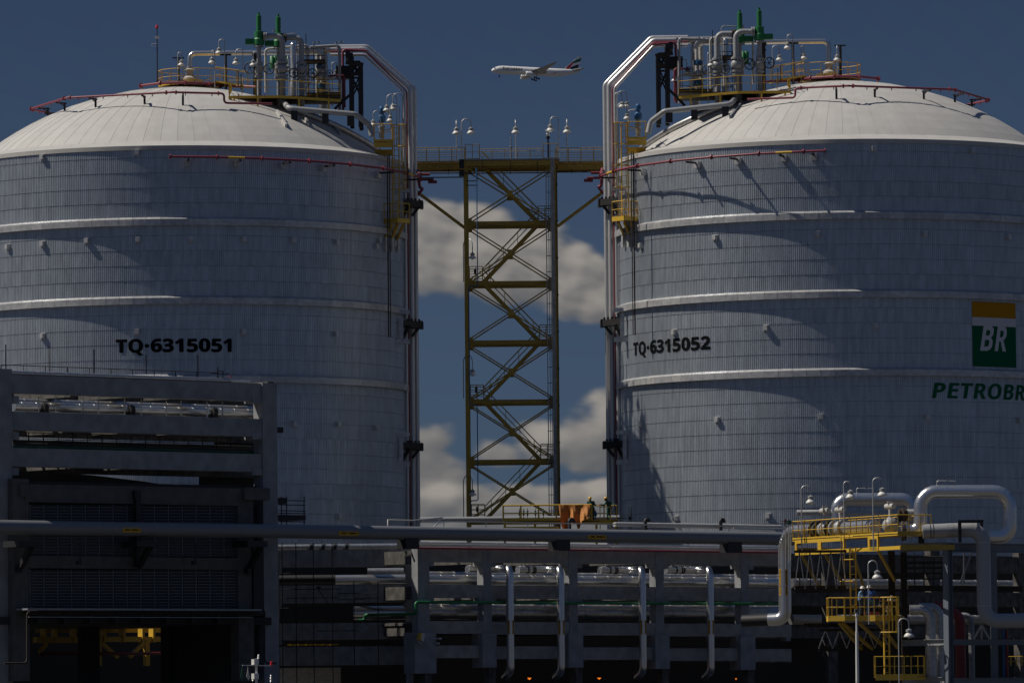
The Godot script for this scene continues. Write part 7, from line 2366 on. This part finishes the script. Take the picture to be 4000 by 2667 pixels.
	# --- lamps
	for k in [[3134, 2155, 1894, 37, 0.2, "at the left end of the high valve platform"], [3300, 2140, 1881, 27, 0.3, "at the middle of the high valve platform, before the low loop pipe"], [3414, 2150, 1869, 37, 0.3, "at the right end of the high valve platform"]]:
		var f := K(Q, k[0], k[1], k[4])
		lamp(f, (k[1] - k[2]) / 64.5, Vector3(k[3] / 64.5, 0, 0), 0.35, "swan-neck lamp " + k[5], "swan-neck lamps of the valve station", 0.95)
	for k in [[3396, 2437, 2190, 35, 0.6, "before the two workers in white helmets"], [3515, 2700, 2417, 40, 1.4, "before the lowest yellow platform"]]:
		var f := K(V, k[0], k[1], k[4])
		lamp(f, (k[1] - k[2]) / 65.5, Vector3(k[3] / 65.5, 0, 0), 0.35, "swan-neck lamp " + k[5], "swan-neck lamps of the valve station", 0.95)
	# slim drain pipes left of the platform
	for k in [[3069.0, 2036.0, 2225.0, "first"], [3081.0, 2040.0, 2200.0, "second"], [3088.0, 2040.0, 2190.0, "third"]]:
		var p := K(Q, k[0], k[1], 0.9)
		var q := K(Q, k[0], k[2], 0.9)
		var tv := thing("drain_pipe", q, "%s slim upright drain pipe with a green tap at the left of the valve station" % k[3], "pipe", "slim drain pipes")
		part("pipe", MB.new().rod(Vector3(p.x, q.y, p.z), p, 0.035, 6), M.galvanised, tv)
		part("tap", MB.new().box(p, Vector3(0.12, 0.26, 0.12)).rod(p - Vector3(0.25, 0, 0), p + Vector3(0.25, 0, 0), 0.03, 6), M.dark_green if k[3] != "first" else M.deep_red, tv)

# ---------------------------------------------------------------- people
# field meshed with surface nets; bones are [from, to, radius, radius, colour]
func flesh(out: MB, bones: Array, cell: float, blend: float, place_: Transform3D) -> void:
	var lo := Vector3(1e9, 1e9, 1e9)
	var hi := -lo
	for k in bones:
		var r: float = maxf(k[2], k[3]) + cell * 2.0
		lo = lo.min(k[0] - Vector3.ONE * r).min(k[1] - Vector3.ONE * r)
		hi = hi.max(k[0] + Vector3.ONE * r).max(k[1] + Vector3.ONE * r)
	var nx := int((hi.x - lo.x) / cell) + 2
	var ny := int((hi.y - lo.y) / cell) + 2
	var nz := int((hi.z - lo.z) / cell) + 2
	var val := PackedFloat32Array()
	val.resize(nx * ny * nz)
	val.fill(1.0)
	var near := PackedFloat32Array()
	near.resize(nx * ny * nz)
	near.fill(1.0)
	var which := PackedInt32Array()
	which.resize(nx * ny * nz)
	for n in bones.size():
		var k: Array = bones[n]
		var a: Vector3 = k[0]
		var b: Vector3 = k[1]
		var ra: float = k[2]
		var rb: float = k[3]
		var grow: float = maxf(ra, rb) + blend + cell * 2.0
		var bl := ((a.min(b) - Vector3.ONE * grow - lo) / cell).floor()
		var bh := ((a.max(b) + Vector3.ONE * grow - lo) / cell).ceil()
		var ab := b - a
		var l2 := maxf(ab.length_squared(), 1e-9)
		for z in range(maxi(0, int(bl.z)), mini(nz, int(bh.z) + 1)):
			for y in range(maxi(0, int(bl.y)), mini(ny, int(bh.y) + 1)):
				var row := (z * ny + y) * nx
				for x in range(maxi(0, int(bl.x)), mini(nx, int(bh.x) + 1)):
					var p := lo + Vector3(x, y, z) * cell
					var t := clampf((p - a).dot(ab) / l2, 0.0, 1.0)
					var d := (p - a - ab * t).length() - lerpf(ra, rb, t)
					var i := row + x
					if d < near[i]:
						near[i] = d
						which[i] = n
					var h := maxf(blend - absf(val[i] - d), 0.0) / blend
					val[i] = minf(val[i], d) - h * h * blend * 0.25
	var seat := {}
	for z in nz - 1:
		for y in ny - 1:
			for x in nx - 1:
				var i := (z * ny + y) * nx + x
				if absf(val[i]) > cell * 2.5:
					continue
				var sum := Vector3.ZERO
				var cnt := 0
				for e in 12:
					var c0: Vector3i = EDGES[e][0]
					var c1: Vector3i = EDGES[e][1]
					var v0 := val[i + (c0.z * ny + c0.y) * nx + c0.x]
					var v1 := val[i + (c1.z * ny + c1.y) * nx + c1.x]
					if (v0 < 0.0) != (v1 < 0.0):
						sum += Vector3(c0).lerp(Vector3(c1), v0 / (v0 - v1))
						cnt += 1
				if cnt:
					var p := lo + (Vector3(x, y, z) + sum / cnt) * cell
					var g := Vector3(val[i + 1] - val[i], val[i + nx] - val[i], val[i + ny * nx] - val[i])
					g += Vector3(val[i + nx + ny * nx + 1] - val[i + nx + ny * nx], val[i + nx + ny * nx + 1] - val[i + ny * nx + 1], val[i + nx + ny * nx + 1] - val[i + nx + 1])
					seat[i] = out.v.size()
					out.v.append(place_ * p)
					out.n.append((place_.basis * g).normalized())
					out.c.append(bones[which[i]][4])
	var flip := place_.basis.determinant() < 0.0
	for i in seat:
		var x: int = i % nx
		var y: int = (i / nx) % ny
		var z: int = i / (nx * ny)
		if x < 1 or y < 1 or z < 1:
			continue
		for ax in 3:
			var st: int = [1, nx, nx * ny][ax]
			var s1: int = [nx, nx * ny, 1][ax]
			var s2: int = [nx * ny, 1, nx][ax]
			var v0 := val[i]
			var v1 := val[i + st]
			if (v0 < 0.0) == (v1 < 0.0):
				continue
			if not (seat.has(i - s1) and seat.has(i - s2) and seat.has(i - s1 - s2)):
				continue
			var q := [seat[i], seat[i - s1], seat[i - s1 - s2], seat[i - s2]]
			if (v0 < 0.0) != flip:
				q = [q[0], q[3], q[2], q[1]]
			# clockwise fronts
			out.ix.append_array(PackedInt32Array([q[0], q[1], q[2], q[0], q[2], q[3]]))

const EDGES := [[Vector3i(0, 0, 0), Vector3i(1, 0, 0)], [Vector3i(0, 1, 0), Vector3i(1, 1, 0)], [Vector3i(0, 0, 1), Vector3i(1, 0, 1)], [Vector3i(0, 1, 1), Vector3i(1, 1, 1)],
	[Vector3i(0, 0, 0), Vector3i(0, 1, 0)], [Vector3i(1, 0, 0), Vector3i(1, 1, 0)], [Vector3i(0, 0, 1), Vector3i(0, 1, 1)], [Vector3i(1, 0, 1), Vector3i(1, 1, 1)],
	[Vector3i(0, 0, 0), Vector3i(0, 0, 1)], [Vector3i(1, 0, 0), Vector3i(1, 0, 1)], [Vector3i(0, 1, 0), Vector3i(0, 1, 1)], [Vector3i(1, 1, 0), Vector3i(1, 1, 1)]]

# a right hand, wrist at the origin, fingers along -y, palm facing -x, thumb towards +z
func hand_bones(skin: Color) -> Array:
	var o := [[Vector3(0, 0, 0), Vector3(0, -0.04, 0), 0.026, 0.03, skin], [Vector3(0, -0.04, 0.02), Vector3(0, -0.085, 0.028), 0.017, 0.014, skin], [Vector3(0, -0.04, -0.018), Vector3(0, -0.085, -0.026), 0.016, 0.013, skin], [Vector3(0, -0.04, 0), Vector3(0, -0.088, 0), 0.017, 0.014, skin]]
	var len_ := [0.072, 0.082, 0.076, 0.058]
	for i in 4:
		var z := 0.03 - 0.02 * i
		var p := Vector3(0, -0.088 + absf(i - 1.2) * 0.004, z)
		var l: float = len_[i]
		var bend_ := [0.35, 0.85, 1.25]
		var seg := [0.46, 0.31, 0.23]
		for k in 3:
			var q: Vector3 = p + Vector3(-sin(bend_[k]), -cos(bend_[k]), (0.5 - i * 0.33) * 0.06) * l * seg[k]
			o.append([p, q, 0.0095 - k * 0.0008, 0.009 - k * 0.001, skin])
			p = q
	o.append([Vector3(-0.005, -0.02, 0.028), Vector3(-0.022, -0.055, 0.05), 0.015, 0.012, skin])
	o.append([Vector3(-0.022, -0.055, 0.05), Vector3(-0.036, -0.085, 0.046), 0.011, 0.009, skin])
	return o

# joints in metres from the floor between the feet; x right in the picture, z towards the viewer
func person(at: Vector3, j: Dictionary, cloth: Color, legs: Color, skin: Color, boots: Color, helmet: Material, label: String, band := false) -> void:
	var t := thing("person", at, label, "person")
	var b := []
	var hips: Vector3 = j.pelvis
	var chest: Vector3 = j.chest
	var neck: Vector3 = j.neck
	var side: Vector3 = (j.shoulder_r - j.shoulder_l).normalized()
	b.append([hips - side * 0.07, hips + side * 0.07, 0.135, 0.135, legs])
	b.append([hips + UP * 0.05, chest - UP * 0.05, 0.15, 0.165, cloth])
	b.append([chest - side * 0.08, chest + side * 0.08, 0.14, 0.14, cloth])
	b.append([j.shoulder_l, j.shoulder_r, 0.085, 0.085, cloth])
	b.append([chest + UP * 0.1, neck, 0.09, 0.06, cloth])
	b.append([neck, j.head - UP * 0.03, 0.056, 0.056, skin])
	for s in ["l", "r"]:
		b.append([j["shoulder_" + s], j["elbow_" + s], 0.078, 0.058, cloth])
		b.append([j["elbow_" + s], j["hand_" + s].lerp(j["elbow_" + s], 0.1), 0.056, 0.042, cloth])
		b.append([j["hand_" + s].lerp(j["elbow_" + s], 0.12), j["hand_" + s], 0.032, 0.028, skin])
		b.append([j["hip_" + s], j["knee_" + s], 0.105, 0.076, legs])
		b.append([j["knee_" + s], j["foot_" + s] + UP * 0.12, 0.074, 0.058, legs])
		b.append([j["foot_" + s] + UP * 0.1, j["foot_" + s] + UP * 0.045, 0.05, 0.05, boots])
		b.append([j["foot_" + s] + UP * 0.045, j["foot_" + s] + UP * 0.04 + j.face * 0.17, 0.05, 0.04, boots])
	# head
	var hd: Vector3 = j.head
	var f: Vector3 = j.look.normalized()
	var e := f.cross(UP).normalized()
	b.append([hd + UP * 0.05, hd - UP * 0.03, 0.098, 0.085, skin])
	b.append([hd - UP * 0.04 + f * 0.03, hd - UP * 0.085 + f * 0.05, 0.062, 0.045, skin])
	var body := MB.new()
	body.tinted = true
	flesh(body, b, 0.02, 0.05, Transform3D(Basis.IDENTITY, at))
	# finer head features and hands join the same surface
	var face := [[hd + f * 0.095 + UP * 0.005, hd + f * 0.115 - UP * 0.025, 0.012, 0.017, skin], [hd + f * 0.07 - UP * 0.06 - e * 0.02, hd + f * 0.07 - UP * 0.06 + e * 0.02, 0.018, 0.018, skin.darkened(0.25)]]
	for s in [-1.0, 1.0]:
		face.append([hd + e * 0.09 * s + UP * 0.02, hd + e * 0.092 * s - UP * 0.03, 0.016, 0.012, skin])
		face.append([hd + f * 0.082 + e * 0.034 * s + UP * 0.015, hd + f * 0.084 + e * 0.036 * s + UP * 0.015, 0.012, 0.012, Color(0.03, 0.02, 0.015)])
	flesh(body, face, 0.007, 0.008, Transform3D(Basis.IDENTITY, at))
	for s in ["l", "r"]:
		var w: Vector3 = j["hand_" + s]
		var y: Vector3 = (j["elbow_" + s] - w).normalized()
		var z: Vector3 = (j.face - y * j.face.dot(y)).normalized()
		var x := y.cross(z)
		if s == "l":
			x = -x
		flesh(body, hand_bones(skin), 0.0065, 0.012, Transform3D(Basis(x, y, z), at + w))
	var m := StandardMaterial3D.new()
	m.resource_name = "cloth_and_skin"
	m.vertex_color_use_as_albedo = true
	m.roughness = 0.85
	part("body", body, m, t)
	var c := at + hd + UP * 0.055
	var tilt: Vector3 = (UP + f * -0.1).normalized()
	part("helmet", MB.new().lathe(c, tilt, [[0.16, -0.005], [0.165, 0.01], [0.128, 0.02], [0.122, 0.06], [0.1, 0.105], [0.06, 0.135], [0.0, 0.145]], 20, false).box(c + f * 0.15 + UP * 0.004, Vector3(0.15, 0.014, 0.1), Basis(e, UP, -f)), helmet, t)
	if band:
		for s in ["l", "r"]:
			var p: Vector3 = at + j["knee_" + s].lerp(j["foot_" + s], 0.45)
			part("reflective_band", MB.new().lathe(p, UP, [[0.074, 0.0], [0.076, 0.07]], 12), M.reflective_green, t)

func people() -> void:
	var T := plane(Vector3(0, 0, -434.8), Vector3.RIGHT)
	var V := plane(Vector3(0, 0, -352.8), Vector3.RIGHT)
	var green := Color(0.010, 0.055, 0.04)
	var skin := Color(0.16, 0.08, 0.05)
	var boot := Color(0.02, 0.016, 0.013)
	var p1 := K(T, 2312, 2034)
	person(p1, {"pelvis": Vector3(0.02, 0.93, 0), "chest": Vector3(-0.05, 1.25, 0.03), "neck": Vector3(-0.09, 1.45, 0.04), "head": Vector3(-0.12, 1.6, 0.09), "look": Vector3(-0.35, -0.35, 0.85), "face": Vector3(-0.25, 0, 0.97),
		"shoulder_l": Vector3(-0.26, 1.38, 0.0), "shoulder_r": Vector3(0.14, 1.38, 0.05), "elbow_l": Vector3(-0.33, 1.11, 0.1), "hand_l": Vector3(-0.19, 1.0, 0.33), "elbow_r": Vector3(0.25, 1.14, 0.12), "hand_r": Vector3(0.33, 1.19, 0.42),
		"hip_l": Vector3(-0.08, 0.9, 0), "hip_r": Vector3(0.12, 0.9, 0), "knee_l": Vector3(-0.08, 0.48, 0.05), "knee_r": Vector3(0.12, 0.48, 0.02), "foot_l": Vector3(-0.1, 0.0, 0), "foot_r": Vector3(0.13, 0.0, -0.04)},
		green, green, skin, boot, M.helmet_yellow, "worker in dark green coveralls and yellow helmet standing beside the orange tarpaulin")
	var p2 := K(T, 2376, 2034)
	person(p2, {"pelvis": Vector3(0.08, 0.93, 0), "chest": Vector3(0.05, 1.27, 0.05), "neck": Vector3(-0.06, 1.46, 0.1), "head": Vector3(-0.16, 1.6, 0.13), "look": Vector3(-0.9, -0.35, 0.4), "face": Vector3(-0.9, 0, 0.4),
		"shoulder_l": Vector3(-0.1, 1.38, 0.2), "shoulder_r": Vector3(0.22, 1.38, -0.05), "elbow_l": Vector3(-0.3, 1.16, 0.32), "hand_l": Vector3(-0.55, 1.19, 0.4), "elbow_r": Vector3(0.45, 1.2, 0.1), "hand_r": Vector3(0.42, 1.1, 0.35),
		"hip_l": Vector3(0.0, 0.9, 0.08), "hip_r": Vector3(0.14, 0.9, -0.05), "knee_l": Vector3(-0.04, 0.48, 0.1), "knee_r": Vector3(0.13, 0.48, -0.03), "foot_l": Vector3(-0.02, 0.0, 0.08), "foot_r": Vector3(0.15, 0.0, -0.06)},
		green, green, skin, boot, M.helmet_yellow, "worker in green coveralls with bright ankle bands leaning on the rail", true)
	var p3 := K(V, 3363, 2404)
	person(p3, {"pelvis": Vector3(0.0, 0.92, 0), "chest": Vector3(0.03, 1.24, -0.02), "neck": Vector3(0.08, 1.43, -0.04), "head": Vector3(0.13, 1.57, -0.06), "look": Vector3(0.9, -0.4, -0.25), "face": Vector3(0.9, 0, -0.35),
		"shoulder_l": Vector3(0.0, 1.36, -0.22), "shoulder_r": Vector3(0.0, 1.36, 0.17), "elbow_l": Vector3(0.25, 1.14, -0.28), "hand_l": Vector3(0.48, 1.1, -0.25), "elbow_r": Vector3(0.12, 1.1, 0.22), "hand_r": Vector3(0.36, 1.02, 0.12),
		"hip_l": Vector3(0.0, 0.89, -0.1), "hip_r": Vector3(0.0, 0.89, 0.1), "knee_l": Vector3(0.08, 0.48, -0.1), "knee_r": Vector3(0.02, 0.48, 0.1), "foot_l": Vector3(0.06, 0.0, -0.12), "foot_r": Vector3(-0.03, 0.0, 0.11)},
		Color(0.15, 0.27, 0.42), Color(0.03, 0.05, 0.09), skin, boot, M.helmet_white, "worker in a pale blue shirt and white helmet seen from behind beside the ladder")
	var p4 := K(V, 3402, 2404)
	person(p4, {"pelvis": Vector3(0.0, 0.95, 0), "chest": Vector3(0.0, 1.28, -0.06), "neck": Vector3(-0.03, 1.48, -0.09), "head": Vector3(-0.07, 1.63, -0.11), "look": Vector3(-0.2, -0.35, -0.9), "face": Vector3(0.1, 0, -1.0),
		"shoulder_l": Vector3(0.22, 1.4, -0.05), "shoulder_r": Vector3(-0.22, 1.4, -0.05), "elbow_l": Vector3(0.37, 1.16, -0.08), "hand_l": Vector3(0.38, 1.12, -0.36), "elbow_r": Vector3(-0.33, 1.14, -0.08), "hand_r": Vector3(-0.3, 1.05, -0.36),
		"hip_l": Vector3(0.1, 0.92, 0), "hip_r": Vector3(-0.1, 0.92, 0), "knee_l": Vector3(0.2, 0.49, -0.03), "knee_r": Vector3(-0.15, 0.49, -0.03), "foot_l": Vector3(0.25, 0.0, 0.02), "foot_r": Vector3(-0.2, 0.0, 0.02)},
		Color(0.025, 0.09, 0.3), Color(0.05, 0.13, 0.3), skin, boot, M.helmet_white, "taller worker in blue coveralls and white helmet seen from behind with legs apart")
